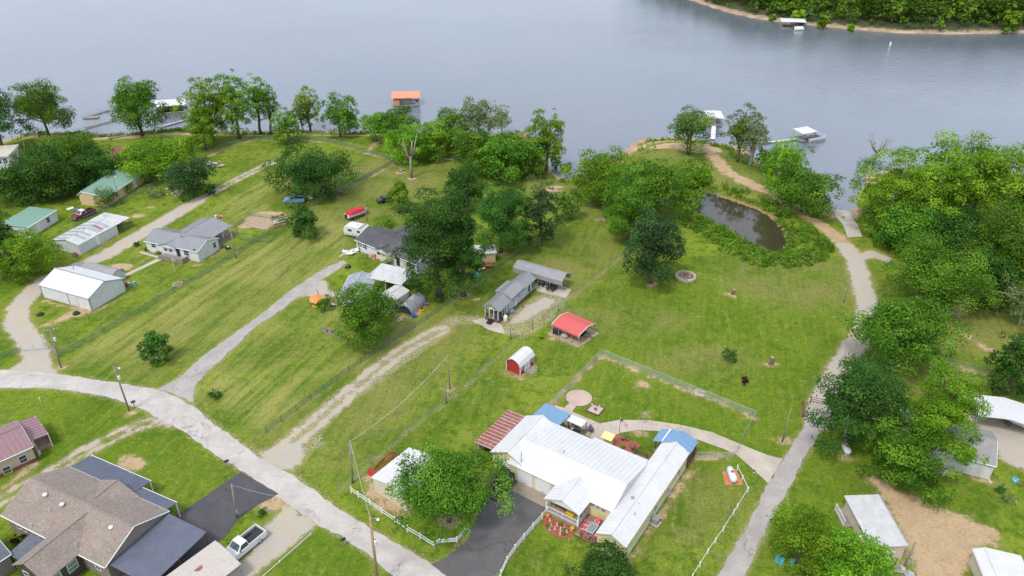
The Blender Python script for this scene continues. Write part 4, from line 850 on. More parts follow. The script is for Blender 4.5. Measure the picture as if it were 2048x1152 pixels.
    vent(Y, 4.7, 17.2, 2.9, .05, 1.9, 'galv_dark', 'flue_pipe')
    for px, py, z in ((1128,903,4.1),(1227,945,3.6),(1277,1009,3.2),(1270,1028,3.3)):
        x, y, _ = f.loc(px, py, z); vent(Y, x, y, z, .05, .25, 'galv_dark')
    x, y, _ = f.loc(1265, 998, 3.2); b = MB(); b.lathe((x,y,3.2), [(.16,-.2),(.16,.25),(.22,.3),(.05,.4)], 8); b.build('turbine_vent', 'galv_dark', Y)
yellow()
# ------------------------------------------------------------------ shingled house in the corner by the road
g = Fr((209,1135), (1,1030), (132,929.5), 2.8); S = g.root('shingled_house', 'brown house with taupe shingle roof and slate-blue metal carport and porch roofs', 'house')
def shingled():
    L, W = g.L, 9.1; gable(S, 0, L, 0, W, 2.8, 2.0, 'x', 'siding_graybrown', 'shingle_taupe', .35, cap=True)
    # front cross gable
    walls(S, 8.35, 13.1, -3.9, 1.5, 2.66, 1.35, 'y', 'siding_brown', -.2); roof_pair(S, 8.0, 13.4, -4.2, 4.0, 2.8, 1.65, 'y', 'shingle_taupe', .12)
    roof_pair(S, 6.0, 12.6, 4.0, W+.15, 2.85, 1.35, 'y', 'shingle_taupe', .12)
    lean(S, [(5.6,.05,2.6),(8.0,.05,2.6),(8.0,-3.2,2.3),(5.6,-3.2,2.3)], 'shingle_slate', .1, name='entry_roof')
    for x, y in ((5.75,-3.05),(7.8,-3.05)): post(S, x, y, 2.3, -.1, 'siding_brown', .08)
    b = MB(); b.b(5.7,8.0,-3.1,0,-.1,.25); b.build('entry_floor', 'concrete_stain', S)
    lean(S, [(.4,W+.05,2.72),(11.2,W+.05,2.72),(11.2,12.0,2.38),(.4,12.0,2.38)], 'roof_slate', .07, .32, 'back_porch_roof')
    lean(S, [(11.2,W+.05,2.72),(17.0,W+.05,2.72),(17.0,10.7,2.42),(11.2,10.7,2.42)], 'roof_slate', .07, .32, 'side_porch_roof')
    for x, y, z in ((.6,11.9,2.4),(4,11.9,2.4),(7.6,11.9,2.4),(11.1,11.9,2.4),(14,10.6,2.4),(16.9,10.6,2.4)): post(S, x, y, z, -.1, 'white_paint', .07)
    b = MB(); b.b(.4,11.2,W,11.9,-.1,.2); b.build('back_porch_floor', 'deck_wood', S)
    for x0, x1, yy, zz in ((.4,11.2,12.03,2.36),(11.2,17,10.73,2.40)):
        b = MB(); b.b(x0,x1,yy-.02,yy+.06,zz-.1,zz+.03); b.build('gutter', 'white_paint', S)
    lean(S, [(17.45,.6,2.62),(17.45,8.9,2.62),(23.6,8.9,2.35),(23.6,.6,2.35)], 'roof_slate', .07, .3, 'carport_roof')
    for x in (20.4, 23.45):
        for y in (.8, 4.7, 8.7): post(S, x, y, 2.4, -.1, 'wood_brown', .07)
    b = MB(); b.b(23.35,23.5,.6,8.9,2.1,2.28); b.build('carport_beam', 'wood_brown', S)
    for px, py, z in ((90,990,4.6),(124,1009,4.6),(222,1055,4.4)):
        x, y, _ = g.loc(px, py, z); b = MB(); b.lathe((x,y,z-.05), [(.22,-.35),(.22,.05),(.3,.1),(.24,.2),(.03,.26)], 12); b.build('roof_fan', 'white_paint', S, smooth=True)
    for px, py, z in ((98,1022,3.9),(150,1090,3.6),(62,1050,3.3)):
        x, y, _ = g.loc(px, py, z); vent(S, x, y, z, .06, .25, 'white_metal')
    for y in (-2.9,-.9): win(S, g, 'x', 13.1, s=y, z=1.75, w=1.1, h=1.2, rows=2, pane='glass_pale', sg=1)
    win(S, g, 'y', .35, s=15.6, z=1.6, w=.7, h=1.0, sg=-1); win(S, g, 'y', .35, s=2.2, z=1.7, w=.7, h=.9, sg=-1); win(S, g, 'y', .35, s=3.2, z=1.7, w=.7, h=.9, sg=-1)
    win(S, g, 'y', -3.9, s=9.6, z=1.6, w=.9, h=1.2, sg=-1); win(S, g, 'y', -3.9, s=11.8, z=1.6, w=.9, h=1.2, sg=-1); door(S, g, 'x', 8.35, s=-1.5, m='siding_brown', sg=-1)
shingled()
def small_house_corner():
    f2 = Fr((0,1122), (22,1108), (-40,1080), 2.6); R = f2.root('slate_house', 'house corner with dark slate shingle roof beside the brown shingled house', 'house')
    gable(R, -8, f2.L, 0, 6, 2.6, 1.2, 'x', 'siding_graybrown', 'shingle_slate', .3); win(R, f2, 'x', f2.L-.15, s=3, z=1.5, sg=1); door(R, f2, 'y', .3, s=-1, sg=-1)
small_house_corner()
# tan carport beside the white pickup
def tan_carport():
    a, b, c = P(431,1081,2.9), P(500,1139,2.3), P(335,1151,2.9); f2 = Fr((296,1178), (431,1081), (500,1139), 2.6); R = f2.root('tan_carport', 'tan ribbed metal carport roof with a rust stain beside the white pickup', 'carport')
    L, W = 10.5, 4.6
    R.location = (float(a[0]), float(a[1]), 0); d = P(335,1151,2.9)-a; R.rotation_euler = (0, 0, math.atan2(d[1], d[0]))
    lean(R, [(0,-.1,2.85),(L,-.1,2.85),(L,1.0,3.0),(0,1.0,3.0)], 'roof_tan', .06, .3, 'ridge_panel'); lean(R, [(0,1.0,3.0),(L,1.0,3.0),(L,W,2.3),(0,W,2.3)], 'roof_tan', .06, .3)
    x = MB(); x.lathe((3.4,1.6,2.87), [(.55,0),(.3,.012),(.01,.014)], 9); x.build('rust_stain', 'roof_rust', R)
    for px in (.2, 3.6, 7, 10.2):
        for y in (.1, W-.15): post(R, px, y, 2.35 if y > 1 else 2.8, -.1, 'galv', .05)
tan_carport()
# maroon-roofed tan house
def maroon():
    f2 = Fr((-95,965), (66,893), (0,866), 2.6); R = f2.root('maroon_roof_house', 'tan house with maroon metal roof and brick base beside the gravel track', 'house'); L = 16.
    D = np.array([f2.u[0], f2.u[1]]); ang = f2.a; xw = f2.tl(P(66,893,2.6))[0]
    gable(R, xw-14, xw, -.0, 7.4, 2.6, 1.35, 'x', 'siding_tan', 'roof_maroon', .3, .6, skirt=('brick_red', .55))
    for px, py in ((46,918),(14,940)):
        win(R, f2, 'y', .3, px, py, .85, 1.05, frame='white_paint', pane='glass')
    win(R, f2, 'y', .3, -20, 958, .85, 1.05)
    # porch on the gable end
    lean(R, [(xw,1.8,2.35),(xw,7.2,2.35),(xw+2.4,7.2,2.15),(xw+2.4,1.8,2.15)], 'roof_maroon', .07, .6, 'porch_roof'); b = MB(); b.b(xw-.1,xw+2.3,1.9,7.1,-.1,.4); b.build('porch_floor', 'deck_wood', R)
    for y in (1.95, 4.5, 7.05): post(R, xw+2.3, y, 2.2, -.1, 'white_paint', .06)
    rail(R, (xw+2.3,1.95), (xw+2.3,7.0), .4, .9, 'wood_brown')
maroon()
# ------------------------------------------------------------------ white garages and the white house
def garages():
    f2 = Fr((77,570), (176,597.5), (250,557.5), 2.6); R = f2.root('white_garage', 'white metal garage with plain white gable roof beside the gravel bend', 'garage'); L, W = f2.L, f2.W
    gable(R, 0, L, 0, W, 2.6, 1.5, 'x', 'metal_wall_white', 'roof_white', .12, None, trim='galv_dark', ends=.1)
    q = MB(); q.tube([(-.02,W/2,4.13),(L+.02,W/2,4.13)], .1, 5); q.build('ridge_trim', 'galv_dark', R)
    for x, y in ((.1,.12),(L-.1,.12),(L-.1,W-.12)): q = MB(); q.b(x-.07,x+.07,y-.07,y+.07,-.1,2.55); q.build('corner_trim', 'galv_dark', R)
    door(R, f2, 'y', .12, 149, 602, 1.9, 2.0, 'white_metal', name='garage_door', panels=4); q = MB(); s, _ = f2.hit(138, 600, 'y', .12); q.b(s-.06,s+.06,.06,.14,0,2.3); q.build('door_track', 'galv_dark', R)
    x, y, _ = f2.loc(146, 533, 3.9); vent(R, x, y, 3.6, .07, .6, 'galv_dark', 'flue_pipe', True)
    f2 = Fr((234,449), (156,491), (107,477), 2.2); R = f2.root('patch_roof_garage', 'long white garage with patched metal roof and open lean-to at one end', 'garage'); L, W = f2.L, f2.W
    walls(R, .15, L-.1, .15, W*.5, 2.1, .6, 'x', 'metal_wall_gray', rid=W*.46, name='wall', ze2=2.6); walls(R, .15, L-.1, W*.5, W-.2, 2.6, .0, 'x', 'metal_wall_gray', ze2=2.05, rid=W*.6)
    r1 = roof_pair(R, 0, L, 0, W, 2.2, .75, 'x', 'roof_white_worn', .08, .6, rid=W*.45, ze2=2.15)
    lean(R, [(L,-.0,2.2),(L+3.6,-.1,2.25),(L+3.2,W-.6,2.55),(L,W*.45,2.9)], 'roof_white_worn', .07, .6, 'shed_roof'); lean(R, [(L,W*.45,2.9),(L+1.6,W*.7,2.7),(L+3.2,W-.6,2.5),(L,W,2.2)], 'roof_white_worn', .07, None, 'shed_roof')
    for k, (x0, x1, m_) in enumerate(((2.2,2.9,'galv'),(3.6,4.3,'galv'),(5.5,6.8,'galv'),(6.8,7.4,'roof_rust'),(7.9,8.9,'galv'))):
        z = lambda y: 2.2+.75*y/(W*.45)+.045
        lean(R, [(x0,.5+.3*(k % 2),z(.5+.3*(k % 2))),(x1,.5+.3*(k % 2),z(.5+.3*(k % 2))),(x1,W*.43,z(W*.43)),(x0,W*.43,z(W*.43))], m_, .03, name='roof_sheet')
    for k in range(6):
        x0 = .6+1.55*k; z = lambda y: 2.95-.8*(y-W*.45)/(W*.55)+.045; lean(R, [(x0,W*.47,z(W*.47)),(x0+.55,W*.47,z(W*.47)),(x0+.55,W-.3,z(W-.3)),(x0,W-.3,z(W-.3))], 'galv', .03, name='roof_sheet')
    for x in (L+1.7, L+3.4):
        for y in (.1, 2.2, W-1.2): post(R, x, y, 2.3, -.1, 'galv_dark', .05)
    door(R, f2, 'x', .15, 125, 494, 2.0, 1.75, 'white_metal', name='garage_door', panels=4); door(R, f2, 'y', .15, 196, 483, .9, 1.85, 'white_paint'); q = MB(); s, _ = f2.hit(212, 473, 'y', .15); q.b(s-.45,s+.45,.1,.16,.1,2.0); q.build('sliding_panel', 'metal_wall_worn', R)
    vent(R, 5.2, W*.48, 2.9, .06, .5, 'galv_dark', 'flue_pipe')
    # white house
    f2 = Fr((287,482), (394,504), (442,477), 2.4); R = f2.root('white_house', 'white single-storey house with grey metal roof and covered rear deck', 'house'); L, W = f2.L, f2.W
    gable(R, 0, L, 0, W, 2.4, 1.25, 'x', 'siding_white', 'roof_gray_metal', .25, .55)
    roof_pair(R, 3.6, 12.0, W/2, W+5.6, 2.45, 1.15, 'y', 'roof_gray_metal', .1, .55, rid=7.0)
    roof_pair(R, 4.0, 8.2, -.25, W/2, 2.45, .55, 'y', 'roof_gray_metal', .1, .55); walls(R, 4.3, 7.9, -.05, .6, 2.3, .5, 'y', 'siding_white', 1.9, name='dormer_wall')
    for x, y in ((3.8,W+5.4),(7.9,W+5.4),(11.9,W+5.4),(11.9,W+2.6)): post(R, x, y, 2.5, -.1, 'white_paint', .07)
    b = MB(); b.b(3.8,12.2,W,W+5.6,-.1,.4); b.build('rear_deck', 'wood_gray', R); rail(R, (12.1,W+.2), (12.1,W+5.4), .4, .9, 'wood_gray', .12)
    b = MB(); b.b(4.6,10.6,-1.7,.2,-.1,.4); b.build('front_deck', 'wood_gray', R)
    for k in range(12): q = MB(); q.b(4.6,10.6,-1.7+.155*k,-1.56+.155*k,.4,.43); q.build('plank', 'wood_gray', R)
    for k in range(22): x = 4.7+.272*k; q = MB(); q.b(x,x+.24,-1.75,-1.70,.05,1.05); q.build('board', 'wood_gray', R)
    for k in range(7): y = -1.65+.25*k; q = MB(); q.b(10.58,10.63,y,y+.22,.05,1.05); q.build('board', 'wood_gray', R)
    for px, py, w_ in ((307,490,1.1),(331,497,.8),(341,499,.8),(373,506,1.2)): win(R, f2, 'y', .25, px, py, w_, 1.05, cols=1)
    win(R, f2, 'x', L-.15, 429, 490, .8, 1.05); door(R, f2, 'y', .25, 357, 506, .9, 1.95, 'black_metal', z0=.4)
    q = MB(); q.lathe((7.6,2.6,2.9), [(.14,0),(.14,1.1),(.05,1.15)], 8); q.build('chimney_pipe', 'galv', R); q = MB(); q.b(7.2,8.1,2.7,3.1,3.5,3.66); q.build('chimney_saddle', 'galv', R)
    x, y, _ = f2.loc(388, 500, 2.5); q = MB(); q.lathe((x,y,2.5), [(.25,0),(.27,.1),(.05,.22)], 10); q.build('satellite_dish', 'black_plastic', R)
    # small gambrel barn shed behind the garage
    f2 = Fr((164,540), (222,554), (232,546), 1.9); R = f2.root('grey_barn_shed', 'small shed with rounded grey roof behind the white garage', 'shed'); L, W = f2.L, 3.0
    prof = [(-.15,1.5),(.35,2.15),(1.0,2.5),(1.5,2.6),(2.0,2.5),(2.65,2.15),(3.15,1.5)]; b = MB(); b.ext([(0.,-.1),(3.,-.1),(3.,1.55),(2.6,2.1),(1.5,2.52),(.4,2.1),(0.,1.55)], 'x', .1, L-.1); b.build('wall', 'metal_wall_gray', R)
    for i in range(6):
        a, c = prof[i], prof[i+1]; q = MB(); q.slab([(-.1,a[0],a[1]),(L+.1,a[0],a[1]),(L+.1,c[0],c[1]),(-.1,c[0],c[1])], .06); q.build('roof_panel', 'roof_graybrown', R)
    door(R, f2, 'x', L-.1, s=1.5, w=1.2, h=1.6, m='white_metal', sg=1)
garages()
# ------------------------------------------------------------------ charcoal house, carport and sheds
def charcoal():
    f2 = Fr((709,479.5), (832,529), (764,454), 2.4); R = f2.root('charcoal_roof_house', 'white house with charcoal shingle roof and dark shutters beside the big dark oak', 'house'); L, W = f2.L, 7.6
    gable(R, 0, L, 0, W, 2.4, 1.45, 'x', 'siding_white', 'shingle_charcoal', .3)
    roof_pair(R, 6.1, 9.9, -.35, W/2, 2.42, .75, 'y', 'shingle_charcoal', .1); walls(R, 6.4, 9.6, -.1, .6, 2.3, .66, 'y', 'siding_white', 1.9, name='dormer_wall')
    roof_pair(R, 3.0, 9.0, W/2, W+2.6, 2.42, 1.0, 'y', 'shingle_charcoal', .1); walls(R, 3.3, 8.7, W-.4, W+2.3, 2.3, .9, 'y', 'siding_white', -.1, name='rear_wall')
    for px, py in ((722,489),(728,492),(759,505),(766,508)): win(R, f2, 'y', .3, px, py, .6, 1.0, shut=None)
    for px, py in ((717.5,487),(732,493.5),(755.5,503.5)):
        s, z = f2.hit(px, py, 'y', .3); q = MB(); q.b(s-.17,s+.17,.24,.31,z-.55,z+.55); q.build('shutter', 'black_plastic', R)
    win(R, f2, 'y', .3, 821, 531, .8, 1.0, shut='black_plastic'); door(R, f2, 'y', .3, 796, 520, .9, 2.0, 'black_plastic', z0=.3)
    for px, py, z in ((759,463,3.5),(801,479,3.6),(764,492,3.2)): x, y, _ = f2.loc(px, py, z); vent(R, x, y, z, .05, .25, 'white_metal')
    # white flat carport
    f2 = Fr((764,528), (832,543), (798,567.5), 2.6); R = f2.root('white_carport', 'white flat metal carport roof beside the charcoal-roofed house', 'carport'); L, W = f2.L, f2.W
    yy = (0, W) ; lean(R, [(0,0,2.75),(L,0,2.75),(L,W,2.45),(0,W,2.45)], 'roof_white_worn', .09, None); q = MB()
    for x0, x1, y0, y1 in ((0,L,-.05,.03),(0,L,W-.03,W+.05),(-.05,.03,0,W),(L-.03,L+.05,0,W)): q.b(x0,x1,y0,y1,2.4 if y0 > 1 else 2.5,2.6 if y0 > 1 else 2.74)
    q.build('fascia', 'white_paint', R)
    for x in (.2, L/2, L-.2):
        for y in (.2, W-.2): post(R, x, y, 2.6, -.1, 'white_metal', .06)
    # sheds hidden by the round tree
    f2 = Fr((698,550), (676,592), (740,550), 2.2); R = f2.root('blue_grey_shed', 'blue-grey metal shed roof half hidden by the round tree', 'shed'); gable(R, 0, f2.L, 0, 5.2, 2.2, .9, 'x', 'metal_wall_gray', 'galv', .2, .6); door(R, f2, 'x', .15, s=2.6, w=2., m='white_metal', sg=-1)
    f2 = Fr((784,602), (818,580), (797,571), 2.3); R = f2.root('white_tool_shed', 'white metal shed with stained wall beside the quonset hut', 'shed')
    xs_ = sorted((f2.tl(P(784,602,2.3))[0], f2.tl(P(818,580,2.3))[0])); gable(R, -2.0, f2.L+.1, 0, 3.4, 2.2, .35, 'x', 'metal_wall_worn', 'roof_white_worn', .12, None); door(R, f2, 'x', -1.85, s=1.7, w=1.2, h=1.8, m='white_metal', sg=-1)
    f2 = Fr((852,607), (824,634), (796,626), 0); R = f2.root('quonset_hut', 'small silver quonset hut with dark open end', 'shed'); L, W = f2.L, f2.W; b = MB(); K = 14; n = K+1
    ar = [(W/2-W/2*math.cos(math.pi*k/K), 1.95*math.sin(math.pi*k/K)**.8) for k in range(n)]
    vs = [(x, y, z) for x in (0, L) for y, z in ar]+[(x, W/2+(y-W/2)*.96, z*.97) for x in (0, L) for y, z in ar]
    b.add(vs, [(i, i+1, n+i+1, n+i) for i in range(K)]+[(2*n+i, 3*n+i, 3*n+i+1, 2*n+i+1) for i in range(K)]+[(i, 2*n+i, 2*n+i+1, i+1) for i in range(K)]+[(n+i, n+i+1, 3*n+i+1, 3*n+i) for i in range(K)]); r = b.build('shell', 'galv', R)
    q = MB(); q.tube([(L*.42, y, z+.02) for y, z in ar], .05, 4); q.build('rust_seam', 'roof_rust', r)
    for x in (.05, L-.05): q = MB(); q.tube([(x, y, z+.015) for y, z in ar], .035, 4); q.build('rim_band', 'galv_dark', r)
    q = MB(); q.ext([(W/2+(y-W/2)*.95, z*.96) for y, z in ar], 'x', L-.1, L-.05); q.build('end_wall', 'galv', R)
    q = MB(); q.ext([(W/2+(y-W/2)*.93, z*.95) for y, z in ar], 'x', .5, .55); q.build('dark_interior', 'screen_dark', R)  # dark sheet standing in for the shaded inside of the open end
    q = MB(); a = math.pi*.55; q.box((L*.3, W/2-W/2*math.cos(a)*.9, 1.96), (.9, .35, .03)); q.build('rust_patch', 'roof_rust', r)
    # buff shed under the oak
    f2 = Fr((992,506), (951,509), (946,497), 2.0); R = f2.root('buff_shed', 'small buff shed with pale metal roof under the dark oak', 'shed'); L, W = f2.L, 3.0
    walls(R, .1, L-.1, .1, W-.1, 2.0, .0, 'x', 'siding_buff', ze2=2.3, rid=W*.5); lean(R, [(-.15,-.15,2.05),(L+.15,-.15,2.05),(L+.15,W+.1,2.42),(-.15,W+.1,2.42)], 'roof_white_worn', .08, .6)
    win(R, f2, 'y', .1, 961, 514, .7, .8); door(R, f2, 'y', .1, 955, 519, .6, 1.5, 'screen_dark')
charcoal()
# ------------------------------------------------------------------ tiny house with its grey carport
def tiny():
    f2 = Fr((1071,557), (997,624), (964,615), 2.6); R = f2.root('tiny_house', 'narrow grey-blue tiny house with screened gable porch', 'house'); L, W = f2.L, f2.W
    walls(R, 3.2, L-.2, .2, W-.2, 2.55, .85, 'x', 'siding_grayblue', .5); b = MB(); b.b(.3,L-.25,.25,W-.25,-.1,.62); b.build('skirting', 'wood_brown', R)
    roof_pair(R, 0, L, -.15, W+.15, 2.6, 1.1, 'x', 'roof_gray_metal', .09, .42)
    b = MB(); b.slab([(4.2,-.18,3.0),(9.0,-.18,3.0),(9.0,W/2+.1,3.85),(4.2,W/2+.1,3.85)], .08); r = b.build('dormer_roof', 'roof_gray_metal', R); b = MB(); b.b(4.35,8.85,.15,1.2,2.5,2.98); b.build('dormer_wall', 'siding_grayblue', R)
    for s in (5.3, 7.6): win(R, f2, 'y', .15, s=s, z=2.75, w=.9, h=.26, cols=2, rows=1)
    for px, py in ((1010,621),(1016,614)): win(R, f2, 'y', .2, px, py, .55, 1.0)
    for px, py in ((1027,602),(1038,592)): win(R, f2, 'y', .2, px, py, .5, .55)
    for px, py in ((1058,577),(1065,570)): win(R, f2, 'y', .2, px, py, .8, 1.5, pane='screen_dark', rows=1)
    q = MB(); s, z = f2.hit(1031, 607, 'y', .2); q.b(s-.25,s+.25,.08,.2,z-.35,z+.35); q.build('meter_box', 'white_paint', R)
    b = MB(); b.b(6.3,10.3,W-.2,W+1.1,.5,2.3); b.build('bump_out', 'siding_grayblue', R); lean(R, [(6.1,W-.3,2.55),(10.5,W-.3,2.55),(10.5,W+1.25,2.25),(6.1,W+1.25,2.25)], 'roof_gray_metal', .08, .42, 'bump_out_roof')
    # screened porch
    b = MB(); b.b(.3,3.2,.25,W-.25,.5,.65); b.build('porch_floor', 'deck_wood', R)
    for x, y in ((.35,.3),(.35,1.15),(.35,W-1.15),(.35,W-.3),(1.7,.3),(1.7,W-.3),(3.1,.3),(3.1,W-.3)): post(R, x, y, 2.6, .5, 'white_paint', .05)
    q = MB(); q.ext([(.2,2.45),(W-.2,2.45),(W/2,3.55)], 'x', 3.18, 3.24); q.build('porch_back', 'siding_grayblue', R)
    q = MB()
    for a, c in (((.33,.25,2.5),(.33,W/2,3.55)), ((.33,W-.25,2.5),(.33,W/2,3.55)), ((.33,.2,2.52),(.33,W-.2,2.52)), ((.33,W/2,2.5),(.33,W/2,3.5)), ((.33,W/2,2.6),(.33,1.0,3.0)), ((.33,W/2,2.6),(.33,W-1.0,3.0))): q.tube([a, c], .045, 4)
    q.build('gable_truss', 'white_paint', R)
    for x0, x1, y0, y1 in ((.33,.36,.35,1.1),(.33,.36,W-1.1,W-.35),(.4,1.65,.28,.31),(1.75,3.1,.28,.31)): q = MB(); q.b(x0,x1,y0,y1,.65,1.5); q.build('screen_panel', 'screen_dark', R)
    q = MB(); q.b(3.14,3.19,1.1,2.0,.65,2.4); d = q.build('door', 'wood_brown', R); q = MB(); q.b(3.08,3.14,1.85,1.92,1.5,1.6); q.build('handle', 'black_metal', d)
    for k in range(4): q = MB(); q.b(.25-.26*(k+1),.28-.26*k,1.1,2.1,.42-.12*k,.46-.12*k); q.build('step', 'black_metal', R)
    for y in (1.12,2.08): q = MB(); q.box((-.27,y,.25), (1.15,.04,.06), ry=-.43); q.build('stringer', 'black_metal', R)
    f3 = Fr((1026,533), (1125,561), (1140,545), 2.7); R = f3.root('grey_arch_carport', 'grey arched metal carport over a concrete slab behind the tiny house', 'carport'); arch(R, f3.L, f3.W, 2.75, .55, 'carport_gray', 'galv', .75, 5)
    f3 = Fr((1104,647), (1158,671), (1188,645), 2.1); R = f3.root('red_carport', 'red arched metal carport with white trim in the meadow', 'carport'); arch(R, f3.L, f3.W, 2.2, .45, 'roof_red', 'galv', .15, 5, 'white_paint')
    patch('carport_dirt', [tuple(f3.o+f3.u*x+f3.p*y) for x, y in ((-.6,-.5),(f3.L+.3,-.4),(f3.L+.5,f3.W+.5),(-.3,f3.W+1.0),(-1.2,f3.W*.7))], 'dirt_pad', .02, .2, px=False)
tiny()
def red_shed():
    f2 = Fr((1068,727), (1040,752), (1011,742), 0); R = f2.root('red_barn_shed', 'small red gambrel barn shed with white roof and double doors', 'shed'); L, W = f2.L, f2.W
    pr = [(-.1,1.6),(.28,2.25),(.8,2.6),(W/2,2.72),(W-.8,2.6),(W-.28,2.25),(W+.1,1.6)]; b = MB(); b.ext([(0,.1),(W,.1),(W,1.65),(W-.3,2.18),(W/2,2.64),(.3,2.18),(0,1.65)], 'x', .08, L-.08); b.build('wall', 'red_siding', R)
    for i in range(6): a, c = pr[i], pr[i+1]; q = MB(); q.slab([(-.1,a[0],a[1]),(L+.1,a[0],a[1]),(L+.1,c[0],c[1]),(-.1,c[0],c[1])], .06); q.build('roof_panel', 'roof_white', R)
    for x, y in ((.06,.0),(.06,W),(L-.06,.0),(L-.06,W)): post(R, x, y, 1.65, .05, 'white_paint', .05, 'corner_trim')
    for k in (-1, 1): door(R, f2, 'y', 0, s=L/2+k*.42, w=.8, h=1.6, m='white_paint', z0=.12)
    for s in (.55, L-.55): win(R, f2, 'y', 0, s=s, z=1.1, w=.4, h=.55, rows=2)
    for k in range(9): q = MB(); q.b(L/2-.8,L/2+.8,-.08-.15*(k+1)+.01,-.08-.15*k,.1-.008*k-.04,.14-.008*k); q.build('ramp_plank', 'wood_gray', R)
    b = MB(); b.b(.1,L-.1,.1,W-.1,-.05,.12); b.build('skid', 'wood_gray', R)
red_shed()
# ------------------------------------------------------------------ tan shed, trailer house, houses beyond the lane, cottages
def others():
    f2 = Fr((818,895), (743,954), (811,998), 2.4); R = f2.root('tan_shed', 'tan metal shed with white roof under the spreading oak', 'shed'); gable(R, 0, f2.L, 0, f2.W, 2.4, .75, 'x', 'metal_wall_tan', 'roof_white', .12, None, trim='white_metal', ends=.1); door(R, f2, 'y', f2.W-.12, s=3.4, w=2.4, h=2.1, m='white_metal', name='garage_door', panels=4)
    f2 = Fr((1688,991), (1742,1094), (1818,1094), 2.2); R = f2.root('beige_trailer_house', 'small beige trailer house with flat white metal roof', 'house'); L, W = f2.L, f2.W
    b = MB(); b.b(.25,L-.2,.3,W-.2,-.1,2.15); b.build('wall', 'siding_beige', R); lean(R, [(0,0,2.2),(L,0,2.2),(L,W,2.32),(0,W,2.32)], 'roof_white_worn', .1, .3, sdir=1)
    win(R, f2, 'x', L-.2, 1776, 1108, 1.3, .6, cols=3, rows=1, pane='glass_pale', frame='white_paint'); win(R, f2, 'y', .3, 1722, 1055, .8, .8)
    q = MB(); s, z = f2.hit(1728, 1082, 'y', .3); q.b(s-.35,s+.35,-.25,.3,1.0,1.5); q.build('window_air_conditioner', 'plastic_white', R)
    rail(R, (.3,-.75), (2.9,-.75), .15, .9, 'white_paint', .2); b = MB(); b.b(.2,3.0,-.85,.3,-.05,.15); b.build('porch_floor', 'wood_gray', R); post(R, L-.2, .3, 2.15, 0, 'galv', .05, 'downspout')
    q = MB(); q.b(-.02,L+.02,W-.1,W+.02,2.3,2.38); q.build('gutter', 'galv', R)
    f2 = Fr((1868,901), (1993,933), (1981,862), 2.6); R = f2.root('grey_roof_cottage', 'white cottage with grey-brown ribbed metal roof by the white gravel yard', 'house'); L, W = f2.L, f2.W
    gable(R, -4.0, L, 0, W, 2.6, 1.35, 'x', 'siding_white', 'roof_graybrown', .3, .3); win(R, f2, 'y', .3, 1929, 926, .75, .75, pane='glass'); door(R, f2, 'y', .3, 1872, 908, .9, 2.0, 'white_paint', z0=.5); b = MB()
    s, _ = f2.hit(1872, 912, 'y', .3); b.b(s-1.2,s+1.2,-1.4,.3,-.05,.5); b.build('landing', 'wood_gray', R); rail(R, (s-1.2,-1.35), (s+.3,-1.35), .5, .85, 'white_paint')
    for k in range(4): q = MB(); q.b(s+1.2+.27*k,s+1.5+.27*k,-1.3,-.1,-.05,.42-.1*k); q.build('step', 'wood_gray', R)
    for y in (-1.35,-.05): rail(R, (s+1.25,y), (s+2.3,y), .15, .8, 'white_paint', .18)
    q = MB(); q.tube([(L-.2,.2,2.4),(L-.2,.2,.2),(L+.1,-.4,.05)], .06, 6); q.build('downspout', 'white_paint', R); vent(R, 3.6, 1.6, 3.2, .05, .25, 'white_metal'); vent(R, L-1.2, 1.2, 3.0, .05, .2, 'galv_dark')
    f2 = Fr((1947,788), (1956,831), (2016,832), 2.5); R = f2.root('white_ridge_carport', 'white metal carport over a boat on the white gravel yard', 'carport'); L, W = f2.L, 3.8
    yy0 = 0; lean(R, [(0,0,2.45),(L,0,2.45),(L,W,2.95),(0,W,2.95)], 'white_metal', .07, .4); lean(R, [(0,W,2.95),(L,W,2.95),(L,2*W,2.35),(0,2*W,2.35)], 'white_metal', .07, .4)
    for x in (.15, L/2, L-.15):
        for y in (.1, 2*W-.1): post(R, x, y, 2.35, -.1, 'galv', .05)
    f2 = Fr((1946,1098), (1968,1152), (2052,1152), 2.1); R = f2.root('white_low_shed', 'low white metal shed on the bare dirt beside the beige trailer house', 'shed'); W = 5.0; L = f2.L+2
    gable(R, 0, L, 0, W, 2.1, .5, 'x', 'metal_wall_tan', 'roof_white', .1, .35, rid=1.1, trim='white_metal'); door(R, f2, 'x', .15, s=2.5, w=1.6, h=1.7, m='white_metal', sg=-1)
    # cottages in the shady yard
    f2 = Fr((262,337), (175,392), (160,383), 2.4); R = f2.root('green_roof_cottage', 'low cottage with faded green metal roof and white edge beside the fence', 'house'); L = f2.L
    gable(R, 0, L, -4.6, 2.6, 2.4, 1.0, 'x', 'siding_buff', 'roof_green', .3, .6, rid=1.4, trim='white_paint'); win(R, f2, 'y', -4.3, s=4, z=1.4, sg=-1); win(R, f2, 'y', -4.3, s=8, z=1.4, sg=-1); door(R, f2, 'y', -4.3, s=11, sg=-1)
    f2 = Fr((114,420), (55,456), (55,425), 2.4); R = f2.root('green_roof_shed', 'old shed with flat faded green roof and white edge among dark trees', 'shed'); L = f2.L
    b = MB(); b.b(.2,L-.2,.2,6.3,-.1,2.3); b.build('wall', 'siding_white', R); lean(R, [(0,0,2.4),(L,0,2.4),(L,6.5,2.75),(0,6.5,2.75)], 'roof_green', .1, .6); q = MB(); q.b(0,L,-.08,.06,2.28,2.46); q.build('fascia', 'white_paint', R); door(R, f2, 'y', .2, s=3, sg=-1); win(R, f2, 'y', .2, s=6, z=1.4, sg=-1)
    f2 = Fr((282,290), (225,297), (228,308), 2.3); R = f2.root('rust_roof_cottage', 'low cottage with rusty metal roof near the beach gangway', 'house'); L = f2.L; f2y = -1
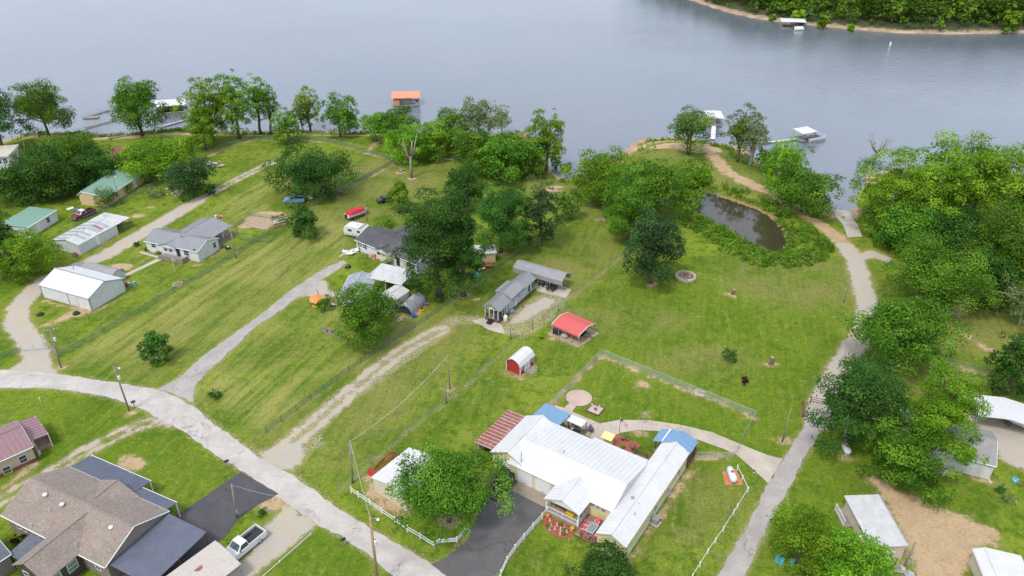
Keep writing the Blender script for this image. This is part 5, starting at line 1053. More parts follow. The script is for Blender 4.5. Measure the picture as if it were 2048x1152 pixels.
    gable(R, 0, L, -1.0, 5.0, 2.3, .9, 'x', 'siding_buff', 'roof_rust', .25, .6); win(R, f2, 'y', -.75, s=3, z=1.3, sg=-1); door(R, f2, 'y', -.75, s=5, sg=-1)
    g0 = G(-6, 338); R = thing('two_storey_house', 'white two-storey house with flat roof and chimney behind dark trees', 'house', g0, .25); b = MB(); b.b(-7,4,-1,6,-.5,3.6); b.build('wall', 'siding_white', R); lean(R, [(-7.3,-1.3,3.6),(4.3,-1.3,3.6),(4.3,6.3,3.9),(-7.3,6.3,3.9)], 'concrete_pale', .18); q = MB(); q.b(-7.3,4.3,-1.36,-1.26,3.4,3.85); q.b(4.27,4.37,-1.3,6.3,3.4,3.95); q.build('parapet', 'white_paint', R)
    f4 = Fr((0,0),(1,1),(5,9),0)
    for s in (.2, 1.5, 2.8): win(R, f4, 'y', -1, s=s, z=2.3, w=.9, h=1.3, cols=2, sg=-1)
    q = MB(); q.b(-1.5,-.7,2,2.8,3.6,5.4); q.build('chimney', 'white_paint', R); win(R, f4, 'x', 4, s=2.5, z=2.3, sg=1); door(R, f4, 'y', -1, s=-4, sg=-1)
others()
# ------------------------------------------------------------------ fences
def mesh_mat(name, c, alpha):
    t = NT(name); v = t.co(); a = t.wave(v, 9, 0, 'DIAGONAL'); t.fin(c, .5, .3)
    tr = t.n('ShaderNodeBsdfTransparent'); m = t.n('ShaderNodeMixShader'); f_ = t.step(a, .0, 1., alpha*.7, alpha*1.3); t.put(m.inputs[0], f_); t.t.links.new(tr.outputs[0], m.inputs[1]); t.t.links.new(t.b.outputs[0], m.inputs[2]); t.t.links.new(m.outputs[0], t.out.inputs[0])
mesh_mat('chain_link', (.42,.50,.48), .30); mesh_mat('green_wire', (.13,.24,.17), .38); mesh_mat('pale_wire', (.35,.38,.33), .16)
def fence(pts, label, h=1.2, gap=2.8, wire='chain_link', pm='galv', rail_=True, name='chain_link_fence', pr=.03, top=None):
    L = [G(*p) for p in pts]; o = L[0]; T = thing(name, label, 'fence', o); out = []
    for i in range(len(L)-1):
        n = max(1, round(np.linalg.norm((L[i+1]-L[i])[:2])/gap))
        for k in range(n): out.append(L[i]+(L[i+1]-L[i])*k/n)
    out.append(L[-1]); Q = [(p[0]-o[0], p[1]-o[1], float(hz(p[0], p[1])[0])-o[2]) for p in out]
    pm_ = MB(); pm_.cyl((0,0), pr, -.2, h+.05, 6); pm_.lathe((0,0,h+.05), [(pr*1.2,0),(pr*1.1,.04),(.004,.06)], 6); first = None
    for q in Q:
        if first is None: first = pm_.build('post', pm, T); ob = first
        else: ob = first.copy(); COL.objects.link(ob); ob.parent = T
        ob.location = q
        if top and len([1]) : pass
    if rail_:
        for a, b in zip(Q[:-1], Q[1:]): r = MB(); r.tube([(a[0],a[1],a[2]+h), (b[0],b[1],b[2]+h)], .022, 5); r.build('top_rail', pm, T)
    w = MB()
    for a, b in zip(Q[:-1], Q[1:]): w.add([(a[0],a[1],a[2]+.04),(b[0],b[1],b[2]+.04),(b[0],b[1],b[2]+h),(a[0],a[1],a[2]+h)], [(0,1,2,3)])
    w.build('wire_mesh', wire, T); return T
fence([(1095,822),(1203,711),(1511,836),(1481,886)], 'galvanised chain-link fence round the lush green back yard', 1.25, 3.0)
fence([(1478,898),(1466,917),(1393,917)], 'short chain-link gate and fence between the curved walk and the blue porch', 1.1, 2.2)
fence([(117,716),(172,688),(280,625),(400,556),(512,486),(567,456)], 'long green chain-link fence along the mown field below the white house', 1.2, 3.2, 'green_wire', 'galv_dark')
fence([(634,412),(690,382),(715,367),(760,342),(792,325)], 'chain-link fence behind the junk pile in the dry field', 1.2, 3.2, 'green_wire', 'galv_dark')
fence([(792,325),(735,306),(672,288),(620,281),(560,283),(512,279),(455,293),(418,313)], 'chain-link fence curving along the lake end of the mown field', 1.2, 3.4, 'green_wire', 'galv_dark')
fence([(415,315),(340,358),(255,400),(150,455)], 'wire fence between the shady yard and the gravel drive', 1.2, 3.4, 'green_wire', 'galv_dark')
fence([(532,867),(622,800),(722,727),(855,640),(930,585),(1022,520),(1062,490)], 'green wire fence on steel posts beside the two-rut gravel track', 1.15, 3.1, 'green_wire', 'black_metal', False, 'wire_fence', .028)
fence([(674,984),(742,928),(817,863),(892,808),(960,748),(1022,693),(1085,640),(1149,591),(1251,508)], 'wire fence on steel posts crossing the lawn beside the red barn shed', 1.15, 3.1, 'pale_wire', 'galv_dark', False, 'wire_fence', .03)
fence([(470,456),(480,480),(540,486),(578,455),(565,440),(500,432),(470,456)], 'low wire fence round the vegetable garden plot', .9, 2.6, 'green_wire', 'galv_dark', False, 'garden_fence', .025)
fence([(0,722),(20,712),(38,706)], 'short wire fence ending at the gravel drive gate', 1.1, 2.4, 'green_wire', 'galv_dark', False, 'wire_fence', .03)
fence([(88,690),(104,700),(117,716)], 'galvanised farm gate fence beside the transformer pole', 1.1, 1.8, 'chain_link', 'galv')
fence([(1870,722),(1930,738),(1980,748)], 'sagging wire fence behind the bright maple', 1.1, 3., 'pale_wire', 'galv_dark', True)
def vinyl(pts, label, h=1.05, rails=(.45,.9), posts=None, m='white_paint', name='white_rail_fence', pickets=False, pw=.07, group=None):
    L = [G(*p) for p in pts]; o = L[0]; T = thing(name, label, 'fence', o); q = [(p-o) for p in L]
    for p in q: post(T, p[0], p[1], h+.1, -.15, m, pw)
    for a, b in zip(q[:-1], q[1:]):
        d = (b-a)[:2]; Ln = np.linalg.norm(d); an = math.atan2(d[1], d[0]); c = (a+b)/2
        for z in rails: s = MB(); s.box((c[0], c[1], z), (Ln, .04, .14), an); s.build('rail', m, T)
        if pickets:
            n = int(Ln/.13)
            for k in range(n): p = a+(b-a)*(k+.5)/n; s = MB(); s.box((p[0], p[1], h/2), (.075, .02, h-.1), an); s.build('picket', m, T)
    return T
vinyl([(703,985),(717,995),(740,1010),(764,1028),(790,1045),(815,1063),(841,1078),(869,1096)], 'white two-rail vinyl fence along the road in front of the tan shed', .95, (.4,.82))
vinyl([(869,1096),(874,1091),(878,1086)], 'short white fence return linking the rail fence to the picket fence', .9, (.4,.75)); vinyl([(880,1086),(914,1084),(938,1056)], 'low white picket fence beside the black driveway entrance', .8, (.2,.6), pickets=True)
vinyl([(1099,1019),(1084,1038),(1066,1058),(1048,1079),(1030,1101),(1014,1125),(1002,1152),(990,1185)], 'white picket-rail fence between the black driveway and the front lawn', .9, (.18,.5,.82))
vinyl([(1474,940),(1484,960),(1495,984),(1474,1018),(1467,1029),(1446,1063),(1430,1086),(1415,1108),(1399,1134),(1384,1158)], 'sagging white one-rail fence beside the grey lane past the propane tank', .75, (.62,))
vinyl([(622,1070),(560,1125),(520,1160)], 'long white timber rail lying along the gravel parking pad', .25, (.18,), pw=.05, name='timber_edging')
# ------------------------------------------------------------------ poles and wires
TOPS = {}
def pole(key, bx, by, tx, ty, label, m='pole_wood', r=.12, arm=False, tr=None, lamp=False, box=False, name='utility_pole', brace=False):
    b = G(bx, by); d = ray(tx, ty); t = b[1]/d[1]; h = HC+d[2]*t-b[2]; sx = d[0]*t-b[0]
    T = thing(name, label, 'pole', b); q = MB(); q.tube([(0,0,-.3),(sx*.5,0,h*.5),(sx,0,h)], [r*1.15, r, r*.8], 8); q.build('shaft', m, T, smooth=True); TOPS[key] = b+np.array([sx, 0, h-.15])
    if arm:
        q = MB(); q.box((sx,.14,h-.25), (2.2,.1,.12), .35); c = q.build('crossarm', 'pole_wood', T)
        for k in (-.95,-.4,.4,.95): i = MB(); i.lathe((sx+k*math.cos(.35), .14+k*math.sin(.35), h-.19), [(.04,0),(.06,.05),(.06,.12),(.02,.16)], 8); i.build('insulator', 'tank_gray', c)
    if tr:
        q = MB(); q.lathe((sx*.85+.28,-.05,h*tr), [(.16,0),(.19,.04),(.19,.6),(.2,.62),(.08,.7)], 12); c = q.build('transformer', 'tank_gray', T, smooth=False); i = MB(); i.lathe((sx*.85+.28,-.05,h*tr+.7), [(.05,0),(.06,.08),(.02,.18)], 8); i.build('bushing', 'wood_brown', c)
    if lamp: q = MB(); q.tube([(sx,0,h-.3),(sx+.5,-.1,h-.05),(sx+.8,-.2,h-.08)], .03, 5); c = q.build('lamp_arm', 'galv', T); i = MB(); i.lathe((sx+.85,-.2,h-.25), [(.1,0),(.18,.08),(.1,.2)], 10); i.build('lamp_head', 'plastic_white', c)
    if box: q = MB(); q.b(.1,.32,-.14,.1,.9,1.5); q.build('meter_box', 'galv', T); q = MB(); q.tube([(.16,0,1.5),(.16+sx*.7,0,h*.8)], .03, 5); q.build('conduit', 'galv', T)
    return T
pole('A',259,822,227,733,'leaning grey utility pole with a lamp beside the road bend', tr=.72, lamp=True); pole('B',122,735,100,658,'utility pole with crossarm and dark transformer at the gravel gate', arm=True, tr=.7)
pole('C',474,1036,463,968,'grey utility pole with conduit on the verge of the black driveway', box=True); pole('D',1564,884,1582,817,'leaning pole beside the grey lane near the curved walk', r=.1)
pole('E',705,966,700,881,'grey pole at the end of the wire fence by the tan shed', r=.12); pole('F',900,778,895,710,'slim pale pole on the lawn beside the wire fence', r=.09); pole('G',893,807,889,763,'short grey service post on the wire fence', r=.09, box=True, name='service_post')
pole('H',756,1172,740,1034,'tall new yellowish utility pole with transformer at the roadside', 'pole_wood_new', .17, tr=.62, lamp=True); pole('I',473,517,460,456,'grey pole beside the rear corner of the white house', r=.13, box=True)
pole('J',243,408,224,351,'pale pole with a lamp by the green-roofed cottage', r=.11, lamp=True); pole('K',735,442,728,408,'pale pole behind the covered boat', r=.1); pole('L',1022,680,1020,646,'short post with meter by the tiny house drive', r=.08, box=True, name='service_post')
pole('M',1687,606,1701,553,'thin wooden pole beside the white gravel lane', r=.07); pole('N',1807,1138,1831,1085,'grey pole at the corner of the beige trailer house', r=.12, box=True); pole('O',1657,428,1662,393,'slim post at the head of the boat ramp', r=.07, lamp=True, name='ramp_post')
pole('Q',82,918,65,881,'short grey service post beside the maroon-roofed house', r=.1, box=True, name='service_post'); pole('R',1117,622,1116,605,'short grey meter pedestal on the fence by the gravel pad', r=.1, name='service_post'); pole('S',1065,660,1064,628,'thin bare post beside the red carport fence', r=.05, name='fence_post')
pole('T',1088,650,1088,618,'bare steel post in the weeds by the gravel pad', r=.04, name='fence_post'); pole('U',52,310,47,285,'short dark post near the beach steps', r=.1, name='dark_post')
def wire(a, b, sag, label, m='cable', r=.016):
    pa = np.array(TOPS[a] if isinstance(a, str) else a); pb = np.array(TOPS[b] if isinstance(b, str) else b); o = (pa+pb)/2
    q = MB(); q.tube([pa+(pb-pa)*t-o-np.array([0,0,4*sag*t*(1-t)]) for t in np.linspace(0, 1, 17)], r, 4); w_ = q.build('power_cable', m); w_.location = o; tag(w_, label, 'cable')
wire('E','F',1.0,'pale cable sagging across the lawn between two poles','cable_pale',.03); wire('H','E',.5,'pale cable running from the tall new pole to the fence-end pole','cable_pale',.025); wire('A','B',.4,'thin cable between the two utility poles by the gravel gate','cable',.014)
wire('C',P(590,1000,4.5),.2,'thin cable leaving the pole by the black driveway','cable_pale',.014); wire('H',P(1100,1180,4),.6,'dark cable from the tall new pole across the road','cable',.02); wire('I',P(512,430,4),.3,'thin cable from the pole behind the white house','cable',.012); wire('J',P(150,405,5),.3,'thin cable from the pale lamp pole over the shady yard','cable',.012)
q = MB(); q.tube([(0,0,5.6),(.9,-.3,0)], .018, 4); g_ = G(705,966); o = q.build('guy_wire', 'cable_pale'); o.location = g_; tag(o, 'pale guy wire on the fence-end pole', 'cable')
# ------------------------------------------------------------------ vehicles
def wheel(T, x, y, r=.38, w=.24):
    q = MB(); a = [(r*.62,-w/2),(r*.95,-w/2),(r,-w/4),(r,w/4),(r*.95,w/2),(r*.62,w/2)]; n = 16
    vs = [(x+R*math.cos(2*math.pi*j/n), y+k, r+R*math.sin(2*math.pi*j/n)) for R, k in a for j in range(n)]; fs = [(i*n+j, i*n+(j+1) % n, ((i+1) % 6)*n+(j+1) % n, ((i+1) % 6)*n+j) for i in range(6) for j in range(n)]; q.add(vs, fs)
    t = q.build('wheel', 'rubber', T, smooth=True); d = MB(); d.tube([(x,y-w*.42,r),(x,y+w*.42,r)], r*.62, 12); d.build('rim', 'rim', t)
def pickup(rear, front, label, paint, L=5.5, W=1.95, cap=None, bed=True, z=0):
    a, b = G(*rear), G(*front); T = thing('pickup_truck', label, 'pickup', (a+b)/2, math.atan2(b[1]-a[1], b[0]-a[0])); h = L/2
    q = MB(); q.ext([(-h,.48),(-h,.82),(-.35,.82),(-.35,1.12),(1.15,1.14),(h-.15,1.02),(h,.85),(h,.42),(h-.5,.34),(-h+.5,.34)][::-1], 'y', -W/2, W/2); q.build('body', paint, T, bevel=.05)
    if bed:
        q = MB(); q.b(-h,-.35,-W/2,-W/2+.1,.8,1.22); q.build('bed_side', paint, T, bevel=.03); q = MB(); q.b(-h,-.35,W/2-.1,W/2,.8,1.22); q.build('bed_side', paint, T, bevel=.03)
        q = MB(); q.b(-h,-h+.08,-W/2+.1,W/2-.1,.8,1.2); q.build('tailgate', paint, T, bevel=.02); q = MB(); q.b(-h+.08,-.4,-W/2+.1,W/2-.1,.815,.835); q.build('bed_liner', 'black_plastic', T)
        for y in (-W/2+.42, W/2-.42): q = MB(); q.box((-1.3,y,.93), (.85,.2,.2)); q.build('wheel_housing', 'black_plastic', T, bevel=.04)
    t = W/2-.06; u = W/2-.24; q = MB(); q.add([(-.42,-t,1.1),(-.42,t,1.1),(1.2,t,1.12),(1.2,-t,1.12),(-.28,-u,1.78),(-.28,u,1.78),(.55,u,1.8),(.55,-u,1.8)], [(0,3,2,1),(4,5,6,7),(0,1,5,4),(2,3,7,6),(1,2,6,5),(3,0,4,7)]); q.build('cab', cap or paint, T, bevel=.05)
    def gl(pts, off): v = Vector(off); s = MB(); s.add([Vector(p)+v for p in pts]+[Vector(p) for p in pts], [(0,1,2,3),(7,6,5,4),(0,4,5,1),(1,5,6,2),(2,6,7,3),(3,7,4,0)]); return s
    gl([(1.12,-u+.0,1.2),(1.12,u,1.2),(.62,u-.1,1.72),(.62,-u+.1,1.72)], (.04,0,.03)).build('windshield', 'glass', T); gl([(-.4,u,1.2),(-.4,-u,1.2),(-.3,-u+.1,1.7),(-.3,u-.1,1.7)], (-.03,0,0)).build('rear_window', 'glass', T)
    for s in (-1, 1):
        gl([(-.3,s*(t-.03),1.2),(.95,s*(t-.03),1.2),(.5,s*(u+.03),1.7),(-.2,s*(u+.03),1.7)][::s], (0,s*.03,0)).build('side_window', 'glass', T)
        for nm, x, m_ in (('headlight',h-.02,'plastic_white'),('taillight',-h-.005,'tank_red')): q = MB(); q.box((x, s*(W/2-.16), .88 if x > 0 else 1.0), (.06,.24 if x > 0 else .14,.16 if x > 0 else .34)); q.build(nm, m_, T)
        q = MB(); q.box((.95, s*(W/2+.1), 1.25), (.12,.16,.14)); q.build('mirror', 'black_plastic', T)
        for x in (-1.7, 1.75): wheel(T, x*L/5.5, s*(W/2-.12))
    for x in (-h-.06, h+.03): q = MB(); q.box((x,0,.55), (.14,W-.1,.2)); q.build('bumper', 'chrome', T, bevel=.03)
    q = MB(); q.box((-h-.02,0,.95), (.02,.32,.16)); q.build('number_plate', 'plastic_white', T); return T
pickup((991,996),(1019,950),'black pickup parked on the front driveway under the oak','truck_black',5.3); pickup((520,1072),(452,1128),'white pickup with black bed parked on the gravel pad','truck_white',5.7)
pickup((188,426),(148,442),'old maroon and white pickup parked behind the patch-roofed garage','paint_maroon',5.0,cap='plastic_white'); pickup((602,404),(577,405),'old pale blue pickup beside the junk under the mulberry','paint_blue',4.6)
pickup((828,572),(838,556),'small silver pickup half under the white carport','rim',4.6)
def travel_trailer():
    a, b = G(735,476), G(694,468); T = thing('travel_trailer', 'white travel trailer parked behind the charcoal-roofed house', 'camper', (a+b)/2, math.atan2(b[1]-a[1], b[0]-a[0])); L, W = 5.0, 2.3; h = L/2
    q = MB(); q.ext([(-h,.5),(-h,2.35),(-h+.15,2.55),(h-.9,2.6),(h-.25,2.3),(h,1.5),(h-.15,.5)][::-1], 'y', -W/2, W/2); q.build('body', 'plastic_white', T, bevel=.06)
    for s in (-1, 1):
        for x, w_ in ((-1.2,.7),(.9,.9)): q = MB(); q.box((x, s*(W/2+.01), 1.7), (w_,.04,.5)); q.build('window', 'glass', T)
        q = MB(); q.box((0,s*(W/2+.012),.85), (L-.5,.02,.1)); q.build('stripe', 'galv', T)
        for x in (-.5,.25): wheel(T, x, s*(W/2-.1), .33, .2)
    q = MB(); q.box((h-.12,0,1.85), (.05,1.4,.45), ry=-.45); q.build('front_window', 'glass', T); q = MB(); q.b(-.5,.3,-.4,.3,2.58,2.82); q.build('roof_air_conditioner', 'plastic_white', T, bevel=.05); q = MB(); q.tube([(h-.2,0,.55),(h+1.0,0,.5)], .06, 6); q.build('tow_bar', 'black_metal', T); q = MB(); q.b(-h+.4,-h+1.2,-W/2-.05,W/2+.05,2.56,2.66); q.build('awning_roll', 'carport_gray', T)
travel_trailer()
def hull(T, L, W, H_, m, z0=.3, name='hull', flat=False):
    q = MB(); st = [(-L/2,.92,.0),(-L/4,1,.0),(0,1,.02),(L/4,.85,.08),(L*.42,.45,.2),(L/2,.06,.35)]; vs = []
    for x, k, r in st: vs += [(x,-W/2*k*.65,z0+r*H_),(x,-W/2*k,z0+H_*.55+r*.3),(x,-W/2*k,z0+H_+r*.4),(x,W/2*k,z0+H_+r*.4),(x,W/2*k,z0+H_*.55+r*.3),(x,W/2*k*.65,z0+r*H_)]
    fs = [(i*6+j, (i+1)*6+j, (i+1)*6+(j+1) % 6, i*6+(j+1) % 6) for i in range(5) for j in range(6)]+[(5,4,3,2,1,0),tuple(30+j for j in range(6))]; return q.add(vs, fs).build(name, m, T)
def covered_boat():
    a, b = G(697,440), G(732,428); T = thing('covered_boat', 'boat under a bright red cover on a trailer in the dry field', 'boat', (a+b)/2, math.atan2(b[1]-a[1], b[0]-a[0])); hull(T, 5.2, 2.1, .85, 'plastic_white', .55)
    q = MB(); vs = []; st = [(-2.5,.96,1.62),(-1.2,1.02,1.95),(.2,1.02,1.95),(1.4,.82,1.8),(2.3,.3,1.72)]
    for x, k, z in st: vs += [(x,-1.07*k,1.38),(x,-.75*k,z),(x,.75*k,z),(x,1.07*k,1.38)]
    q.add(vs, [(i*4+j, (i+1)*4+j, (i+1)*4+j+1, i*4+j+1) for i in range(4) for j in range(3)]+[(3,2,1,0),(16,17,18,19)]+[(i*4+3, (i+1)*4+3, (i+1)*4, i*4) for i in range(4)]); q.build('cover', 'red_cover', T)
    for s in (-1, 1):
        q = MB(); q.tube([(-2.3,s*.6,.45),(1.6,s*.6,.5),(3.2,0,.5)], .06, 6); q.build('trailer_beam', 'black_metal', T)
        for x in (-1.1,-.35): wheel(T, x, s*.95, .32, .2)
    q = MB(); q.b(-3.0,-2.6,-.22,.22,.6,1.5); q.build('outboard_motor', 'black_plastic', T, bevel=.06)
covered_boat()
def car(px, py, ang, label, m, L=4.2, name='car'):
    T = thing(name, label, 'car', G(px, py), ang); q = MB(); h = L/2; q.ext([(-h,.35),(-h,.85),(-h+.3,.95),(-.9,1.0),(-.5,1.42),(.55,1.42),(1.1,.98),(h-.2,.82),(h,.6),(h,.35)][::-1], 'y', -.85, .85); q.build('body', m, T, bevel=.06)
    for s in (-1, 1):
        q = MB(); q.box((.02,s*.86,1.18), (1.3,.03,.3)); q.build('side_window', 'glass', T)
        for x in (-1.25, 1.3): wheel(T, x, s*.76, .3, .2)
    q = MB(); q.box((.85,0,1.2), (.04,1.4,.45), ry=-.85); q.build('windshield', 'glass', T); q = MB(); q.box((-.72,0,1.2), (.04,1.4,.4), ry=.75); q.build('rear_window', 'glass', T); q = MB(); q.box((-h-.02,-.6,.75), (.04,.25,.14)); q.build('taillight', 'tank_red', T); q = MB(); q.box((-h-.02,.6,.75), (.04,.25,.14)); q.build('taillight', 'tank_red', T)
car(770,404,.5,'black car with red lights parked beside the young cone-shaped tree','truck_black',3.6); car(812,424,.3,'dark sports car partly behind the young cone-shaped tree','truck_black',4.0)
# ------------------------------------------------------------------ docks and boats on the lake
def dock(cx, cy, L, W, ang, label, roof, arch_=True, z=2.6, cabin=None, name='boat_dock', slip=True):
    c = P(cx, cy, ZL); T = thing(name, label, 'dock', c, ang)
    for y0, y1 in ((-W/2,-W/2+1.0),(W/2-1.0,W/2)):
        q = MB(); q.b(-L/2,L/2,y0,y1,.25,.45); q.build('deck_finger', 'wood_gray', T); q = MB(); q.b(-L/2+.1,L/2-.1,y0+.1,y1-.1,-.25,.25); q.build('float', 'galv_dark', T)
    q = MB(); q.b(-L/2,-L/2+1.3,-W/2+1.0,W/2-1.0,.25,.45); q.build('deck_head', 'wood_gray', T)
    for x in (-L/2+.2, 0, L/2-.2):
        for y in (-W/2+.15, W/2-.15): post(T, x, y, z, .4, 'galv', .05)
    q = MB(); K = 8; pr = [(-W/2-.3+(W+.6)*k/K, z+(.75*math.sin(math.pi*k/K) if arch_ else .15*math.sin(math.pi*k/K))) for k in range(K+1)]
    for i in range(K): a, b = pr[i], pr[i+1]; s = MB(); s.slab([(-L/2-.4,a[0],a[1]),(L/2+.4,a[0],a[1]),(L/2+.4,b[0],b[1]),(-L/2-.4,b[0],b[1])], .06); s.build('roof_panel', roof, T)
    q = MB()
    for k in range(6): x = -L/2+L*k/5; q.tube([(x,-W/2+.15,z-.05),(x,0,z+.2),(x,W/2-.15,z-.05)], .03, 4)
    q.build('roof_truss', 'galv', T)
    if cabin: q = MB(); q.b(-L/2+.1,-L/2+2.0,-W/2+.1,-W/2+1.8,.45,2.2); q.build('cabin', cabin, T)
    return T
dock(345,222,8.5,6.5,.28,'floating dock with white arched roof and dark covered boat inside','roof_white',True,2.7); dock(813,207,8.2,7.,.1,'floating dock with orange roof and orange storage box','roof_orange',True,2.9,'roof_orange'); dock(1426,246,6.5,4.5,1.5,'small white-roofed dock behind the gnarled tree on the point','roof_white',False,2.6); dock(1583,55,10.,7.5,-.2,'white-roofed dock moored at the far bank','roof_white',False,3.2)
def moored(cx, cy, L, W, ang, label, m='plastic_white', cover=None, canopy=None, name='pontoon_boat', pont=True):
    T = thing(name, label, 'boat', P(cx, cy, ZL), ang)
    if pont:
        for s in (-1, 1): q = MB(); q.tube([(-L/2,s*W*.36,.15),(L/2-.5,s*W*.36,.15),(L/2,s*W*.36,.35)], [.33,.33,.08], 10); q.build('pontoon', 'galv', T, smooth=True)
        q = MB(); q.b(-L/2,L/2-.2,-W/2,W/2,.45,.55); q.build('deck', 'wood_gray', T)
        for x0, x1, y0, y1 in ((-L/2,L/2-.3,-W/2,-W/2+.05),(-L/2,L/2-.3,W/2-.05,W/2),(L/2-.35,L/2-.3,-W/2,W/2)): q = MB(); q.b(x0,x1,y0,y1,.55,1.25); q.build('side_rail', 'plastic_white', T)
        for x, y in ((-L/2+.7,-W/2+.4),(L/2-1.0,W/2-.5),(0,-W/2+.4)): q = MB(); q.b(x-.6,x+.6,y-.28,y+.28,.55,1.0); q.build('seat', 'roof_tan', T, bevel=.05)
    else: hull(T, L, W, .8, m, -.1)
    if cover: q = MB(); q.ext([(-W/2*.9,.75),(-W*.25,1.5),(W*.25,1.5),(W/2*.9,.75)], 'x', -L/2+.3, L/2-1.0); q.build('cover', cover, T)
    if canopy:
        q = MB(); q.slab([(-1.2,-W/2,2.2),(1.2,-W/2,2.2),(1.2,W/2,2.2),(-1.2,W/2,2.2)], .06); q.build('canopy', canopy, T)
        for x in (-1.1,1.1):
            for y in (-W/2+.1,W/2-.1): post(T, x, y, 2.2, .5, 'galv', .025, 'canopy_leg')
    q = MB(); q.b(-L/2-.4,-L/2-.05,-.2,.2,.1,1.1); q.build('outboard_motor', 'black_plastic', T, bevel=.05); return T
moored(347,222,6.2,2.3,.28,'dark covered boat in the slip of the white-roofed dock','black_plastic','screen_dark',None,'motor_boat',False); moored(812,207,6.2,2.3,.1,'pale boat in the slip of the orange-roofed dock','plastic_white','roof_tan',None,'motor_boat',False)
moored(1630,280,6.2,2.4,.45,'pontoon boat with blue canopy moored at the small square dock',canopy='roof_blue'); moored(455,212,5.,2.2,.3,'pontoon boat with blue canopy moored behind the cottonwoods',canopy='roof_blue'); moored(1598,60,5.,2.2,.1,'white motor boat beside the far dock','plastic_white','plastic_white',None,'motor_boat',False)
def swim_platform():
    T = thing('canopy_platform', 'square floating dock with flat white canopy beside the pontoon boat', 'dock', P(1607,279,ZL), .4); q = MB(); q.b(-2.4,2.4,-2.,2.,.2,.4); q.build('deck', 'wood_gray', T); q = MB(); q.b(-2.2,2.2,-1.8,1.8,-.3,.2); q.build('float', 'galv_dark', T); lean(T, [(-2.6,-2.2,2.7),(2.6,-2.2,2.7),(2.6,2.2,2.85),(-2.6,2.2,2.85)], 'roof_white', .1)
    for x in (-2.2,2.2):
        for y in (-1.8,1.8): post(T, x, y, 2.7, .4, 'galv', .05)
swim_platform()
def gangway(a, b, label, w_=1.1, m='wood_gray', z0=None, z1=None, name='gangway'):
    p, q_ = P(*a, ZL), P(*b, ZL); p[2] = max(float(hz(p[0],p[1])[0]), ZL)+.35 if z0 is None else z0; q_[2] = max(float(hz(q_[0],q_[1])[0]), ZL)+.35 if z1 is None else z1; o = (p+q_)/2; d = q_-p; n = np.array([-d[1], d[0], 0]); n /= np.linalg.norm(n); T = thing(name, label, 'gangway', o)
    s = MB(); s.slab([p-o-n*w_/2, q_-o-n*w_/2, q_-o+n*w_/2, p-o+n*w_/2], .1); s.build('walkway', m, T)
    for k in (-1, 1):
        up = np.array([0,0,.9]); s = MB(); s.tube([p-o+n*k*w_/2+up, q_-o+n*k*w_/2+up], .03, 4)
        for t in np.linspace(0, 1, 7): c = p-o+(q_-p)*t+n*k*w_/2; s.tube([c, c+up], .025, 4)
        s.build('handrail', 'galv', T)
gangway((222,293),(290,267),'long grey gangway rising past the rust-roofed cottage',1.0); gangway((165,237),(222,220),'low floating walkway leading out from the beach',1.0); gangway((170,257),(232,241),'pipe-railed walkway over the shallow beach water',.9); gangway((318,256),(384,238),'pale walkway reaching from the sand toward the cottonwoods',1.0,'concrete_pale'); gangway((1425,280),(1427,254),'white gangway from the sandy point to the small dock',1.3,'white_paint'); gangway((1592,50),(1625,38),'far gangway climbing from the dock to the wooded bank',1.4,'white_metal',ZL+.5,4.); gangway((1520,288),(1600,279),'thin walkway from the shore trees to the square dock',.8,'white_metal')
T = thing('float_raft', 'small dark float raft at the end of the low beach walkway', 'raft', P(184,236,ZL), .2); part('deck','wood_gray',T,lambda b: b.b(-2,2,-1,1,.15,.3)); part('float','galv_dark',T,lambda b: b.b(-1.8,1.8,-.8,.8,-.2,.15))
T = thing('buoy', 'white marker buoy floating off the far bank', 'buoy', P(1780,92,ZL)); part('float_body','plastic_white',T,lambda b: b.lathe((0,0,-.3),[(.3,0),(.45,.3),(.4,1.2),(.3,1.8),(.05,2.0)],12), smooth=True); part('band','orange',T,lambda b: b.lathe((0,0,.7),[(.46,0),(.46,.15)],12))
